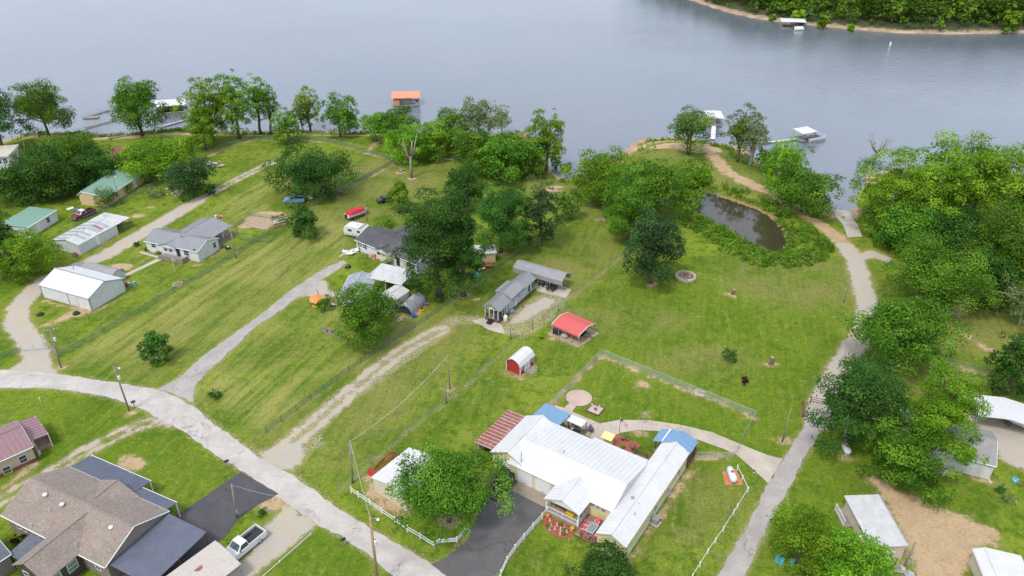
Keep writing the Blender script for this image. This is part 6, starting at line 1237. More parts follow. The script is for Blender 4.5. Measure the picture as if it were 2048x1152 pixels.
# ------------------------------------------------------------------ yard things
RNG = random.Random(5)
def at(px, py, z=0): p = P(px, py, z); return p
def flag(px, py, tx, ty, label, pm='galv_dark', fl=(1.5,.8), down=False):
    b = G(px, py); d = ray(tx, ty); h = HC+d[2]*(b[1]/d[1])-b[2]; T = thing('flagpole', label, 'flagpole', b); part('shaft', pm, T, lambda m: m.cyl((0,0), .045, -.2, h, 8)); part('finial', 'plastic_yellow', T, lambda m: m.lathe((0,0,h), [(.02,0),(.08,.05),(.06,.12),(.01,.15)], 8))
    F = thing('flag', 'red, white and blue striped flag hanging on the '+('dark pole behind the yellow house' if not down else 'pole by the white house porch'), 'flag', b+np.array([0,0,h-.15]), -.5); W, Hh = fl
    def pt(u, v): return (u*W*.72, .09*math.sin(u*7+v*2), -v*Hh-u*u*.75*Hh)
    for k in range(13):
        m = MB(); n = 8; u0 = .42 if k < 7 else 0
        vs = [pt(u0+(1-u0)*i/n, (k+j)/13) for i in range(n+1) for j in (0, 1)]; vs += [(x, y+.012, z) for x, y, z in vs]; e = 2*(n+1)
        m.add(vs, [(2*i,2*i+1,2*i+3,2*i+2) for i in range(n)]+[(e+2*i,e+2*i+2,e+2*i+3,e+2*i+1) for i in range(n)]); m.build('stripe', 'flag_red' if k % 2 == 0 else 'flag_white', F)
    m = MB(); n = 4; vs = [pt(.42*i/n, 7/13*j) for i in range(n+1) for j in (0, 1)]; vs += [(x, y+.012, z) for x, y, z in vs]; e = 10; m.add(vs, [(2*i,2*i+1,2*i+3,2*i+2) for i in range(n)]+[(e+2*i,e+2*i+2,e+2*i+3,e+2*i+1) for i in range(n)]); c = m.build('canton', 'flag_blue', F)
    m = MB()
    for i in range(6):
        for j in range(5): x, y, z = pt(.04+.068*i, .06+.1*j); m.box((x, y-.008, z), (.03,.006,.03)); m.box((x, y+.02, z), (.03,.006,.03))
    m.build('stars', 'flag_white', c, kind='stuff')
flag(1236,892,1242,836,'dark flagpole with gold finial in the red flower bed'); flag(350,545,347,512,'short white flagpole beside the white house porch','white_metal',(1.1,.6),True)
def tank(px, py, ang, label, L=2.6, r=.48, m='tank_gray'):
    T = thing('propane_tank', label, 'propane tank', G(px, py), ang); q = MB(); pr = [(-L/2,.05),(-L/2+.08,r*.6),(-L/2+.3,r),(L/2-.3,r),(L/2-.08,r*.6),(L/2,.05)]; q.tube([(x,0,r+.25) for x, _ in pr], [k for _, k in pr], 16); q.build('vessel', m, T, smooth=True)
    part('valve_dome', 'tank_red', T, lambda b: b.lathe((0,0,2*r+.2), [(.2,0),(.2,.14),(.12,.22),(.02,.24)], 10))
    for x in (-L*.28, L*.28): part('saddle', 'concrete_pale', T, lambda b: b.b(x-.1,x+.1,-.35,.35,-.05,.36))
tank(1462,957,math.atan2(*(P(1457,942)-P(1468,972))[1::-1]),'grey propane tank with red dome on a brick-red pad inside the white fence'); tank(1691,906,1.5,'small grey propane tank with red dome under the twin-trunked tree',1.8)
patch('tank_pad', [(1444,945),(1471,938),(1487,970),(1451,971)], 'terracotta', .05, .02)
T = thing('propane_cylinder','white upright propane cylinder beside the tiny house porch','propane tank',G(1011,643)); part('vessel','plastic_white',T,lambda b: b.lathe((0,0,0),[(.3,0),(.38,.1),(.38,1.0),(.3,1.2),(.12,1.28),(.12,1.42)],14),smooth=True); part('valve','galv_dark',T,lambda b: b.cyl((0,0),.06,1.4,1.55,6))
def ac(px, py, label, ang=.9):
    T = thing('air_conditioner', label, 'air conditioner', G(px, py), ang); part('casing','carport_gray',T,lambda b: b.b(-.4,.4,-.4,.4,.08,.9),bevel=.04); part('fan_grille','galv_dark',T,lambda b: b.lathe((0,0,.9),[(.34,0),(.34,.03),(.02,.04)],14)); part('pad','concrete_pale',T,lambda b: b.b(-.55,.55,-.55,.55,-.05,.08))
    for k in range(5): part('louvre','galv_dark',T,lambda b: b.b(-.41,.41,-.41,.41,.2+.13*k,.23+.13*k))
ac(1311,1046,'grey air conditioner on a pad beside the yellow wall'); ac(1023,629,'dark air conditioner beside the tiny house wall')
T = thing('trash_bin','black wheeled trash bin in front of the garage door','bin',G(1073,967),.95); part('bin_body','black_plastic',T,lambda b: b.add([(-.26,-.3,.05),(.26,-.3,.05),(.26,.3,.05),(-.26,.3,.05),(-.33,-.38,1.0),(.33,-.38,1.0),(.33,.38,1.0),(-.33,.38,1.0)],[(3,2,1,0),(4,5,6,7),(0,1,5,4),(1,2,6,5),(2,3,7,6),(3,0,4,7)])); part('lid','black_plastic',T,lambda b: b.b(-.36,.38,-.42,.42,1.0,1.07),bevel=.02)
for y in (-.3,.3): part('wheel','rubber',T,lambda b: b.tube([(-.3,y-.05,.12),(-.3,y+.05,.12)],.12,10))
T = thing('water_tank','white upright tank beside the trash bin','tank',G(1053,957)); part('tank_body','plastic_white',T,lambda b: b.lathe((0,0,0),[(.3,0),(.34,.05),(.34,1.3),(.3,1.42),(.05,1.48)],14),smooth=True); part('cap','galv_dark',T,lambda b: b.cyl((0,0),.08,1.46,1.54,8))
T = thing('spare_tyre','black tyre leaning on the yellow garage wall','tyre',G(1038,950),.95); part('tyre','rubber',T,lambda b: b.tube([(.0+.09*math.sin(t)*0,.36*math.cos(t),.42+.36*math.sin(t)) for t in np.linspace(0,2*math.pi,19)],.12,8,False),smooth=True); part('hose','black_plastic',T,lambda b: b.tube([(.1,.3*math.cos(t),.35+.28*math.sin(t)) for t in np.linspace(0,5,12)],.03,6))
def mailbox(px, py, label, ang=0.6):
    T = thing('mailbox', label, 'mailbox', G(px, py), ang); part('post','pole_wood',T,lambda b: b.b(-.05,.05,-.05,.05,-.2,1.05)); q = MB(); q.ext([(-.12,1.05),(.12,1.05),(.12,1.22),(.08,1.3),(-.08,1.3),(-.12,1.22)],'x',-.3,.3); q.build('box','black_metal',T); part('flag','tank_red',T,lambda b: b.b(-.05,.0,.12,.14,1.2,1.35)); part('door','black_plastic',T,lambda b: b.b(.3,.315,-.11,.11,1.06,1.26))
mailbox(270,816,'black mailbox on the verge beside the leaning pole'); mailbox(456,935,'black mailbox on the corner of the black driveway'); mailbox(688,1092,'black mailbox on the lawn across from the white rail fence')
# dining set on the deck
DK = lambda x, y, z=0: np.array([f.o[0]+f.u[0]*x+f.p[0]*y, f.o[1]+f.u[1]*x+f.p[1]*y, z])
def dining():
    T = thing('patio_table','glass-topped patio table on the wooden deck','table',DK(1.75,5.2,.335),f.a); part('top','glass_pale',T,lambda b: b.b(-.75,.75,-.48,.48,.7,.72)); 
    for a in ((-.75,.75,-.5,-.45),(-.75,.75,.45,.5),(-.78,-.73,-.5,.5),(.73,.78,-.5,.5)): part('rim','plastic_white',T,lambda b: b.b(*a,.69,.74))
    for x in (-.65,.65):
        for y in (-.4,.4): part('leg','plastic_white',T,lambda b: b.cyl((x,y),.03,0,.7,6))
    for k,(x,y,r) in enumerate(((-.4,.85,-1.57),(.4,.85,-1.57),(-.4,-.85,1.57),(.4,-.85,1.57),(1.25,0,3.14),(-1.25,0,0))):
        C = thing('patio_chair',['pink chair on the porch side of the glass table, next to the deck rail','pink chair on the porch side of the glass table, next to the yellow wall','pink chair on the wing side of the glass table, next to the deck rail','pink chair on the wing side of the glass table, next to the yellow wall','pink chair at the yellow wall end of the glass table','pink chair at the deck rail end of the glass table'][k],'chair',DK(1.75+x,5.2+y,.335),f.a+r,'pink chairs round the patio table'); part('seat','cloth_pink',C,lambda b: b.b(-.25,.27,-.27,.27,.38,.46),bevel=.03); part('backrest','cloth_pink',C,lambda b: b.box((-.3,0,.75),(.07,.52,.62),ry=-.18),bevel=.03)
        for a in (-.22,.24):
            for c in (-.24,.24): part('leg','plastic_white',C,lambda b: b.cyl((a,c),.02,0,.4,5))
        for c in (-.29,.29): part('armrest','plastic_white',C,lambda b: b.b(-.28,.22,c-.025,c+.025,.6,.64))
dining()
# porch things
T = thing('storage_chest','yellow storage chest on the front porch','chest',DK(2.6,8.6,.35),f.a); part('box','plastic_yellow',T,lambda b: b.b(-.35,.35,-.5,.5,0,.5),bevel=.03); part('lid','plastic_yellow',T,lambda b: b.b(-.38,.38,-.53,.53,.5,.58),bevel=.02)
def bench(loc, ang, label, m='wood_brown', w_=1.3, name='bench', cat='bench', group=None):
    T = thing(name, label, cat, loc, ang, group)
    for k in range(3): part('seat_slat',m,T,lambda b: b.b(-.22+.15*k,-.1+.15*k,-w_/2,w_/2,.42,.46))
    for k in range(3): part('back_slat',m,T,lambda b: b.b(-.28,-.25,-w_/2,w_/2,.55+.14*k,.65+.14*k))
    for y in (-w_/2+.06,w_/2-.06):
        for x in (-.24,.2): part('leg',m,T,lambda b: b.b(x-.03,x+.03,y-.03,y+.03,0,.92 if x < 0 else .42))
bench(DK(2.9,10.2,.35),f.a+math.pi,'dark red bench on the front porch','paint_maroon'); bench(DK(3.5,7.6,.35),f.a+math.pi,'white chair on the front porch beside the corner post','plastic_white',.6,'porch_chair','chair')
def yellow_swing():
    T = thing('canopy_swing','cream garden swing with sloped canopy beside the curved walk','swing',G(1214,893),f.a-1.57); lean(T,[(-.8,-.6,1.75),(.8,-.6,1.75),(.8,.7,1.95),(-.8,.7,1.95)],'cloth_cream',.05,name='canopy')
    for x in (-.78,.78):
        part('frame_leg','cloth_cream',T,lambda b: b.tube([(x,-.65,0),(x,0,1.8)],.035,5)); part('frame_leg','cloth_cream',T,lambda b: b.tube([(x,.65,0),(x,0,1.8)],.035,5))
    part('seat','cloth_cream',T,lambda b: b.b(-.65,.65,-.25,.25,.45,.53)); part('backrest','cloth_cream',T,lambda b: b.box((0,.28,.8),(1.3,.06,.5),rx=-.15))
yellow_swing()
# red mulch beds and their ornaments
def mulch(name, pts, loc_fn=None): return patch(name, pts, 'mulch', .06, .05, .6)
patch('flower_bed', [tuple(DK(*q)[:2]) for q in ((1.35,11.2),(1.35,7.2),(.1,6.9),(-.75,7.6),(-1.0,9.0),(-.5,10.6),(.6,11.4))], 'mulch', .06, .05, .6, px=False)
patch('garden_bed', [(1220,884),(1233,868),(1262,882),(1282,890),(1268,907),(1240,906)], 'mulch', .06, .06, .6)
def ornament(p, k, label, m='stone', cat='ornament', name='garden_ornament'):
    T = thing(name, label, cat, p, k)
    part('base','concrete_pale',T,lambda b: b.lathe((0,0,0),[(.16,0),(.16,.06),(.1,.1)],8)); part('figure',m,T,lambda b: b.lathe((0,0,.1),[(.07,0),(.1,.12),(.06,.26),(.075,.32),(.05,.4),(.01,.43)],8),smooth=True)
names = ['white bird statue','pale stone angel figure','round white planter pot','small cream rabbit figure','white ball ornament','grey stone lantern','pale mushroom ornament','white duck figure','little cream fountain','white toadstool figure']
for k,(x,y) in enumerate(((.7,10.4),(.2,9.9),(-.1,9.2),(.6,9.3),(.2,8.6),(.8,8.4),(-.4,8.3),(.3,7.8),(.9,7.5),(-.5,9.7))): ornament(DK(x,y,.06), k, names[k]+' in the red mulch bed below the porch', ['plastic_white','stone','plastic_white','cloth_cream'][k % 4])
for k,(x,y,m_,lb) in enumerate(((1.0,10.9,'orange','orange and yellow flower tub at the corner of the mulch bed'),(1.0,7.4,'plastic_yellow','yellow flower tub at the deck end of the mulch bed'))):
    T = thing('flower_tub',lb,'planter',DK(x,y,.06)); part('tub','terracotta',T,lambda b: b.lathe((0,0,0),[(.18,0),(.24,.25),(.2,.26)],10)); V, val = leaves(np.random.RandomState(k),np.array([[0,0,.4],[.1,.1,.38],[-.1,.05,.36]]),np.array([.2,.16,.16]),90,.12); leaf_obj('flowers',T,V,val,'flower_orange' if k == 0 else 'plastic_yellow')
for k,(x,y) in enumerate(((-.15,10.2),(.85,9.0),(-.2,7.9),(.5,8.1))):
    T = thing('low_plant',['low green plant near the driveway edge of the mulch bed','leafy plant under the porch rail in the mulch bed','low plant at the lawn edge of the mulch bed','small green plant amid the mulch bed ornaments'][k],'plant',DK(x,y,.06)); V, val = leaves(np.random.RandomState(40+k),np.array([[0,0,.1],[.1,0,.12],[-.1,.05,.1]]),np.array([.18,.14,.14]),140,.12); leaf_obj('foliage',T,V,val,'leaf_weed')
def flowers(px, py, r, m, label, n=160, name='flower_clump'):
    T = thing(name,label,'flowers',G(px,py)); rng = np.random.RandomState(int(px)); C = rng.normal(size=(7,3))*np.array([r*.5,r*.5,.08])+np.array([0,0,.22]); V, val = leaves(rng,C,np.full(7,r*.4),n,.12); leaf_obj('foliage',T,V,val,'leaf_weed'); C[:,2] += .12; V, val = leaves(rng,C,np.full(7,r*.36),n//2,.1); leaf_obj('blossom',T,V,val,m)
for a in ((1252,878,.6,'flower_pink','pink flower clump in the brick-edged garden bed'),(1240,900,.6,'leaf_bright','yellow-green hosta clump in the garden bed by the flagpole'),(1268,895,.5,'flower_pink','pink flowers beside the brown bench'),(421,790,.35,'flower_orange','orange lilies beside the low round bush'),(340,718,.5,'flower_orange','orange lilies at the foot of the conical tree'),(805,537,.5,'flower_pink','pink flowers against the charcoal-roofed house wall'),(742,512,.8,'flower_pink','pink flower border in front of the charcoal-roofed house'),(1178,860,.6,'flower_pink','pink flowers beside the white canopy'),(2038,968,.6,'flower_pink','pink flowers on the lawn beyond the white cottage')): flowers(*a)
# back patio: canopy, grill, benches, planters
def canopy():
    T = thing('white_canopy','white flat canopy over the back patio grill','canopy',DK(15.6,14.4),f.a); lean(T,[(0,0,2.4),(1.55,0,2.35),(1.55,2.4,2.35),(0,2.4,2.4)],'white_metal',.08)
    for x in (.08,1.47):
        for y in (.08,2.32): part('leg','wood_gray',T,lambda b: b.b(x-.05,x+.05,y-.05,y+.05,-.05,2.35))
canopy()
T = thing('patio_grill','black grill under the white canopy','grill',DK(16.2,15.4),f.a); part('cart','black_metal',T,lambda b: b.b(-.3,.3,-.6,.6,.1,.8)); part('hood','black_metal',T,lambda b: b.ext([(-.3,.8),(.3,.8),(.22,1.1),(-.15,1.15)],'y',-.45,.45)); part('shelf','galv',T,lambda b: b.b(-.25,.25,.6,.95,.78,.82))
bench(DK(15.7,13.7),f.a+3.1,'grey two-seat bench at the edge of the back patio','wood_gray',1.2); bench(DK(17.3,7.3,.05),f.a+2.2,'brown wooden bench beside the terracotta planter','wood_brown',1.3)
T = thing('terracotta_planter','terracotta planter with a small brown trellis on the rear deck','planter',DK(15.6,7.0,.3)); part('pot','terracotta',T,lambda b: b.lathe((0,0,0),[(.28,0),(.4,.5),(.42,.55),(.34,.55)],8)); part('trellis','wood_brown',T,lambda b: b.tube([(0,0,.4),(0,0,1.3)],.04,5))
T = thing('folded_parasol','purple folded parasol beside the back patio','parasol',DK(17.2,13.9)); part('fabric','purple',T,lambda b: b.lathe((0,0,.9),[(.28,0),(.3,.3),(.12,.9),(.02,1.1)],9)); part('pole','galv',T,lambda b: b.cyl((0,0),.03,0,2.0,6)); part('base','concrete_stain',T,lambda b: b.lathe((0,0,0),[(.25,0),(.22,.1),(.05,.12)],10))
T = thing('rear_deck','low grey-brown wooden deck in the corner behind the yellow house','deck',DK(14.5,4.2),f.a); part('frame','wood_brown',T,lambda b: b.b(0,2.6,0,3.4,-.05,.26))
for k in range(18): part('plank','wood_gray',T,lambda b: b.b(0,2.6,.19*k,.19*k+.175,.26,.29))
T = thing('deck_rail','brown rail along the low rear deck','railing',DK(17.1,5.2),f.a+1.57); rail(T,(0,0),(2.2,0),.2,.85,'wood_brown',.2)
for k,(x,y,lb) in enumerate(((17.2,15.9,'red patio chair by the canopy legs'),(14.9,16.2,'dark red patio chair under the blue patio roof'),(16.9,16.6,'orange patio chair between the blue roof and the canopy'))): bench(DK(x,y),f.a+k*1.3,lb,['red_paint','paint_maroon','terracotta'][k],.6,'garden_chair','chair')
def box_garden():
    T = thing('sand_garden','square timber-edged sand garden with ornaments on the back lawn','garden bed',G(1191,820),f.a); part('sand','concrete_pale',T,lambda b: b.b(-.95,.95,-.95,.95,-.02,.08))
    for a in ((-1.05,1.05,-1.05,-.93),(-1.05,1.05,.93,1.05),(-1.05,-.93,-.93,.93),(.93,1.05,-.93,.93)): part('edge_timber','wood_brown',T,lambda b: b.b(*a,-.02,.22))
    part('centre_stone','brick_red',T,lambda b: b.blob((0,0,.2),(.25,.25,.2),RNG))
box_garden(); ornament(G(1199,815),0,'tall cream statue on the corner of the sand garden','cloth_cream'); ornament(G(1184,812),0,'white statue at the back of the sand garden','plastic_white'); ornament(G(1190,797),.3,'rust-orange ornament on the lawn by the round patio','terracotta')
# fire rings, stumps, log piles
def ring(px, py, r, label, n=22, h=.5, sz=.25, name='stone_ring', fill='stone'):
    T = thing(name, label, 'fire pit', G(px, py))
    for row in range(2 if h > .4 else 1):
        for k in range(n): a = 2*math.pi*(k+.5*row)/n; part('stone','stone',T,lambda b: b.blob((r*math.cos(a),r*math.sin(a),sz*.6+row*h*.5),(sz,sz,sz*.75),RNG,6,4))
    part('ash','soil',T,lambda b: b.lathe((0,0,-.02),[(r*.98,0),(r*.9,.07),(.02,.12)],14))
    if fill:
        for k in range(12): part('rubble','stone',T,lambda b: b.blob((RNG.uniform(-.6,.6)*r,RNG.uniform(-.6,.6)*r,.2),(.2,.22,.15),RNG,6,4))
ring(1371,556,1.75,'big round stone ring full of rubble beside the blue-green oak',24,.6,.3); ring(1867,697,.6,'small round fire ring on the grass behind the bright maple',12,.3,.16,fill=None); ring(356,569,.85,'round stone-edged flower ring on the lawn of the white house',16,.3,.16,fill=None)
def stump(px, py, r, h, label, m='bark'):
    T = thing('tree_stump', label, 'stump', G(px, py)); part('stem',m,T,lambda b: b.tube([(0,0,-.1),(.02,0,h*.2),(.05,0,h*.6),(.06,.02,h)],[r*1.5,r*1.05,r*.9,r*.95],9),smooth=True); part('cut_top','wood_tan',T,lambda b: b.lathe((.06,.02,h),[(r*.93,-.01),(r*.9,.015),(.02,.02)],9))
    for k in range(5): a = k*1.3; part('root',m,T,lambda b: b.tube([(math.cos(a)*r*.7,math.sin(a)*r*.7,.18),(math.cos(a)*r*2.2,math.sin(a)*r*2.2,-.05)],[r*.4,.03],5))
stump(1542,728,.32,1.3,'tall grey stump in the meadow by the lane'); stump(1466,588,.26,.9,'dark carved stump on a dirt patch in the meadow','wood_brown')
def log_pile(px, py, n, L, label, ang=0, r=.12, spread=1.2, name='log_pile', m='bark', cross=False):
    T = thing(name, label, 'wood pile', G(px, py), ang)
    for k in range(n): 
        a = RNG.uniform(-.2,.2) if not cross else RNG.uniform(0,3.1); y = RNG.uniform(-spread,spread)*(.5 if cross else 1); l = L*RNG.uniform(.6,1.1); z = r+RNG.choice((0,0,r*1.6)); c, s_ = math.cos(a)*l/2, math.sin(a)*l/2; part('log',m,T,lambda b: b.tube([(-c,y-s_,z),(c,y+s_,z)],r*RNG.uniform(.7,1.2),7))
log_pile(898,319,7,7.,'stack of long pale logs on the dry grass near the shore',.5,.16,.8,m='dead_wood'); log_pile(1205,439,12,2.2,'burn pile of crossed branches in the meadow',0,.07,.5,'burn_pile','dead_wood',True); log_pile(150,511,26,.9,'brown heap of firewood by the patch-roofed garage corner',.6,.12,1.3,'firewood_pile','wood_brown',True); log_pile(802,343,9,2.4,'cone of split stump wood in the dry field',0,.12,.6,'burn_pile','dead_wood',True)
T = thing('blue_tarp','turquoise tarp bundle beside the long logs','tarp',G(912,316)); part('sheet','teal',T,lambda b: b.blob((0,0,.35),(1.3,.8,.45),RNG,9,6,.25)); part('fold','teal',T,lambda b: b.blob((.9,.3,.25),(.6,.6,.3),RNG,8,5,.25))
# raised garden beds and plots
def raised(px, py, ang, L, W, label, fill='soil', m='wood_tan', plants=True):
    T = thing('raised_bed', label, 'garden bed', G(px, py), ang)
    for a in ((-L/2,L/2,-W/2,-W/2+.08),(-L/2,L/2,W/2-.08,W/2),(-L/2,-L/2+.08,-W/2+.08,W/2-.08),(L/2-.08,L/2,-W/2+.08,W/2-.08)): part('side_board',m,T,lambda b: b.b(*a,-.05,.4))
    part('soil',fill,T,lambda b: b.b(-L/2+.08,L/2-.08,-W/2+.08,W/2-.08,-.02,.3))
    if plants: rng = np.random.RandomState(int(px)); C = rng.uniform(-1,1,size=(9,3))*np.array([L*.4,W*.35,.05])+np.array([0,0,.45]); V, val = leaves(rng,C,np.full(9,.22),300,.14); leaf_obj('plants',T,V,val,'leaf_weed')['kind'] = 'stuff'
raised(668,668,-.55,4.3,1.2,'long grey trough planter bed on the lawn by the round tree',m='wood_gray'); raised(556,436,.62,3.4,1.2,'raised garden bed with pale boards beside the evergreen'); raised(566,443,.62,3.4,1.2,'second raised garden bed parallel to the pale-board one','soil','plastic_white'); raised(557,452,.62,3.0,1.1,'brick-coloured raised bed at the garden fence','soil','terracotta')
patch('vegetable_plot', [(480,450),(510,430),(560,438),(535,460)], 'dirt_pad', .03, .3)
# junk and outdoor heaps: each piece is a part of its heap
def heap(px, py, label, spec, name='junk_pile', cat='junk pile', ang=0, R=2.0):
    T = thing(name, label, cat, G(px, py), ang)
    for k,(kind,m) in enumerate(spec):
        x, y = RNG.uniform(-R,R), RNG.uniform(-R,R)*.7; a = RNG.uniform(0,3.1)
        if kind == 'board': part('board',m,T,lambda b: b.box((x,y,.1+.05*(k%4)),(RNG.uniform(1,2.4),.18,.05),a,0,RNG.uniform(-.15,.15)))
        elif kind == 'box': s = RNG.uniform(.3,.6); part('crate',m,T,lambda b: b.box((x,y,s/2),(s,s*1.2,s),a),bevel=.02)
        elif kind == 'sheet': part('sheet',m,T,lambda b: b.box((x,y,.25),(1.4,.9,.03),a,RNG.uniform(-.3,.3),RNG.uniform(-.25,.25)))
        elif kind == 'drum': part('drum',m,T,lambda b: b.lathe((x,y,0),[(.28,0),(.29,.05),(.29,.8),(.26,.84)],10))
        elif kind == 'rock': s = RNG.uniform(.2,.45); part('rock',m,T,lambda b: b.blob((x,y,s*.4),(s,s*.9,s*.6),RNG,6,4,.25))
        elif kind == 'post': part('pole',m,T,lambda b: b.tube([(x,y,0),(x+RNG.uniform(-.5,.5),y,RNG.uniform(1.5,2.6))],.05,5))
    return T
B_ = ['wood_gray','wood_tan','wood_brown','roof_rust','plastic_white']
heap(658,604,'heap of boards and scrap beside the blue-grey shed',[('board',B_[k%5]) for k in range(14)]+[('post','wood_brown')]*3+[('box','wood_gray')]*4+[('sheet','plastic_white')]*2,R=1.9)
heap(640,392,'scrap heap of sheets and boxes under the mulberry',[('sheet','plastic_white'),('sheet','galv'),('box','wood_tan'),('box','teal'),('board','wood_gray'),('board','wood_tan'),('drum','red_paint'),('box','plastic_white'),('sheet','roof_rust')]*1,R=2.6)
heap(668,386,'pile of boards and a blue bin by the field fence',[('board',B_[k%5]) for k in range(8)]+[('box','bin_blue'),('sheet','wood_brown'),('sheet','wood_gray')],R=2.2)
heap(428,330,'pale heap of broken concrete slabs beside the blue-green tree',[('rock','concrete_pale')]*9+[('sheet','concrete_pale')]*5+[('sheet','plastic_white')]*2,'rubble_pile','rubble',R=3.0); heap(342,386,'low heap of pale rocks along the fence',[('rock','stone')]*14+[('rock','concrete_pale')]*5,'rock_pile','rocks',R=2.8)
heap(700,506,'cluster of white garden furniture at the end of the grey driveway',[('sheet','plastic_white')]*6+[('box','plastic_white')]*3+[('board','plastic_white')]*4,'garden_furniture','furniture',R=1.5)
heap(752,517,'row of pots and ornaments along the house border',[('drum','terracotta'),('box','terracotta'),('rock','stone'),('rock','stone'),('box','wood_tan'),('board','terracotta'),('rock','concrete_pale')]*2,'garden_pots','pots',R=2.2)
heap(948,522,'clutter of bins and boards beside the buff shed',[('box','purple'),('drum','bin_blue'),('board','wood_gray'),('board','wood_tan'),('box','wood_gray'),('sheet','plastic_white')],R=1.2); heap(948,545,'dark heap of scrap by the wire fence',[('box','black_plastic'),('box','black_plastic'),('sheet','black_metal'),('sheet','plastic_white'),('board','wood_gray'),('drum','black_plastic'),('sheet','teal')],R=1.6)
heap(820,566,'tools and boxes under the edge of the white carport',[('box','black_plastic'),('box','galv'),('drum','galv_dark'),('sheet','wood_gray'),('box','plastic_white')],R=1.3); heap(250,447,'rusty farm scrap under the open lean-to',[('board','roof_rust')]*4+[('drum','wood_brown'),('box','wood_brown'),('sheet','roof_rust')],R=1.5)
heap(262,572,'red and green barrels at the corner of the white garage',[('drum','red_paint'),('drum','teal'),('box','wood_brown'),('drum','galv')],'barrel_group','barrels',R=.7); heap(236,546,'dark green bins beside the grey barn shed',[('box','teal'),('box','teal'),('drum','teal'),('box','black_plastic')],'bin_group','bins',R=.8)
heap(165,418,'clutter of boards and sheets by the green-roofed cottage',[('sheet','plastic_white'),('board','wood_gray'),('board','wood_tan'),('sheet','galv'),('box','wood_brown'),('board','wood_brown')],R=2.6); heap(435,436,'patio furniture on the pad behind the rear deck',[('box','galv'),('sheet','terracotta'),('drum','galv_dark'),('box','plastic_white')],'patio_furniture','furniture',R=.9)
heap(1490,312,'blue tarps and gear under the leaning trees on the point',[('sheet','roof_blue'),('sheet','roof_blue'),('box','roof_blue'),('box','black_plastic'),('box','wood_gray')],'camp_gear','camp gear',R=2.2); heap(1812,1146,'grey pallets and a block beside the trailer house pole',[('sheet','wood_gray'),('box','concrete_pale'),('sheet','galv'),('box','plastic_white')],R=.8)
heap(1573,1128,'three teal garden pots under the bright lane tree',[('drum','teal'),('drum','teal'),('drum','teal')],'teal_pots','pots',R=1.); heap(1400,790,'small pile of rocks at the chain-link fence',[('rock','stone')]*6,'rock_pile','rocks',R=.7)
# under the red carport
F_ = Fr((1104,647), (1158,671), (1188,645), 2.1)
RC = lambda x, y: np.array([F_.o[0]+F_.u[0]*x+F_.p[0]*y, F_.o[1]+F_.u[1]*x+F_.p[1]*y, .02])
T = thing('utility_trailer','black utility trailer with A-frame tongue under the red carport','trailer',RC(F_.L*.62,F_.W*.6),F_.a); part('bed','black_metal',T,lambda b: b.b(-1.5,1.3,-.8,.8,.5,.58)); part('tongue','black_metal',T,lambda b: b.tube([(1.3,-.6,.5),(2.9,0,.45)],.05,5)); part('tongue','black_metal',T,lambda b: b.tube([(1.3,.6,.5),(2.9,0,.45)],.05,5)); part('jack','galv',T,lambda b: b.cyl((2.6,0),.04,0,.9,6)); part('load','wood_gray',T,lambda b: b.box((-.2,0,.8),(1.8,1.1,.45)),bevel=.05)
for s in (-1,1): wheel(T,-.2,s*.9,.3,.18)
T = thing('blue_locker','dark blue locker at the end of the red carport','locker',RC(F_.L*.12 if F_.sgn('x',0) else .8,.55),F_.a); part('cabinet','flag_blue',T,lambda b: b.b(-.6,.6,-.35,.35,0,1.1),bevel=.03); part('door','black_plastic',T,lambda b: b.b(-.55,.55,-.38,-.35,.08,1.02))
T = thing('cardboard_bundle','tan bundle beside the locker under the red carport','bundle',RC(F_.L*.4,.6),F_.a+.3); part('bundle','roof_tan',T,lambda b: b.blob((0,0,.3),(.6,.45,.35),RNG,8,5)); part('strap','rope',T,lambda b: b.box((0,0,.45),(.08,.95,.35)))
# grey carport set
F3 = Fr((1026,533), (1125,561), (1140,545), 2.7); GC = lambda x, y: np.array([F3.o[0]+F3.u[0]*x+F3.p[0]*y, F3.o[1]+F3.u[1]*x+F3.p[1]*y, .05])
p0 = at(1104,579); T = thing('picnic_table','dark metal picnic table on the slab under the grey carport','table',(p0[0],p0[1],.05),F3.a); part('top','black_metal',T,lambda b: b.b(-.9,.9,-.4,.4,.7,.75))
for s in (-.6,.6): part('leg','black_metal',T,lambda b: b.b(s-.04,s+.04,-.35,.35,0,.7))
for k, y in enumerate((-.75,.75)):
    for j, x in enumerate((-.5,.4)): p1 = at(1104,579); c_, s_ = math.cos(F3.a), math.sin(F3.a); bench((p1[0]+x*c_-y*s_, p1[1]+x*s_+y*c_, .05), F3.a+(1.57 if y < 0 else -1.57), 'black metal chair on the '+('gravel' if y < 0 else 'meadow')+' side of picnic table, at its '+('smoker' if x < 0 else 'wire fence')+' end', 'black_metal', .5, 'metal_chair', 'chair', 'metal chairs under the grey carport')
p0 = at(1082,573); T = thing('smoker_grill','black barrel smoker on the slab beside the tiny house','grill',(p0[0],p0[1],.05),F3.a); part('barrel','black_metal',T,lambda b: b.tube([(-.6,0,.85),(.6,0,.85)],.3,12)); part('chimney','black_metal',T,lambda b: b.cyl((.5,0),.06,1.0,1.6,8))
for x in (-.45,.45): part('leg','black_metal',T,lambda b: b.b(x-.03,x+.03,-.25,.25,0,.7))
p0 = at(1045,616); T = thing('brown_post_box','small brown post box beside the tiny house','post',(p0[0],p0[1],0)); part('stake','wood_brown',T,lambda b: b.b(-.06,.06,-.06,.06,-.1,.9)); part('cap','wood_brown',T,lambda b: b.b(-.1,.1,-.1,.1,.9,1.0))
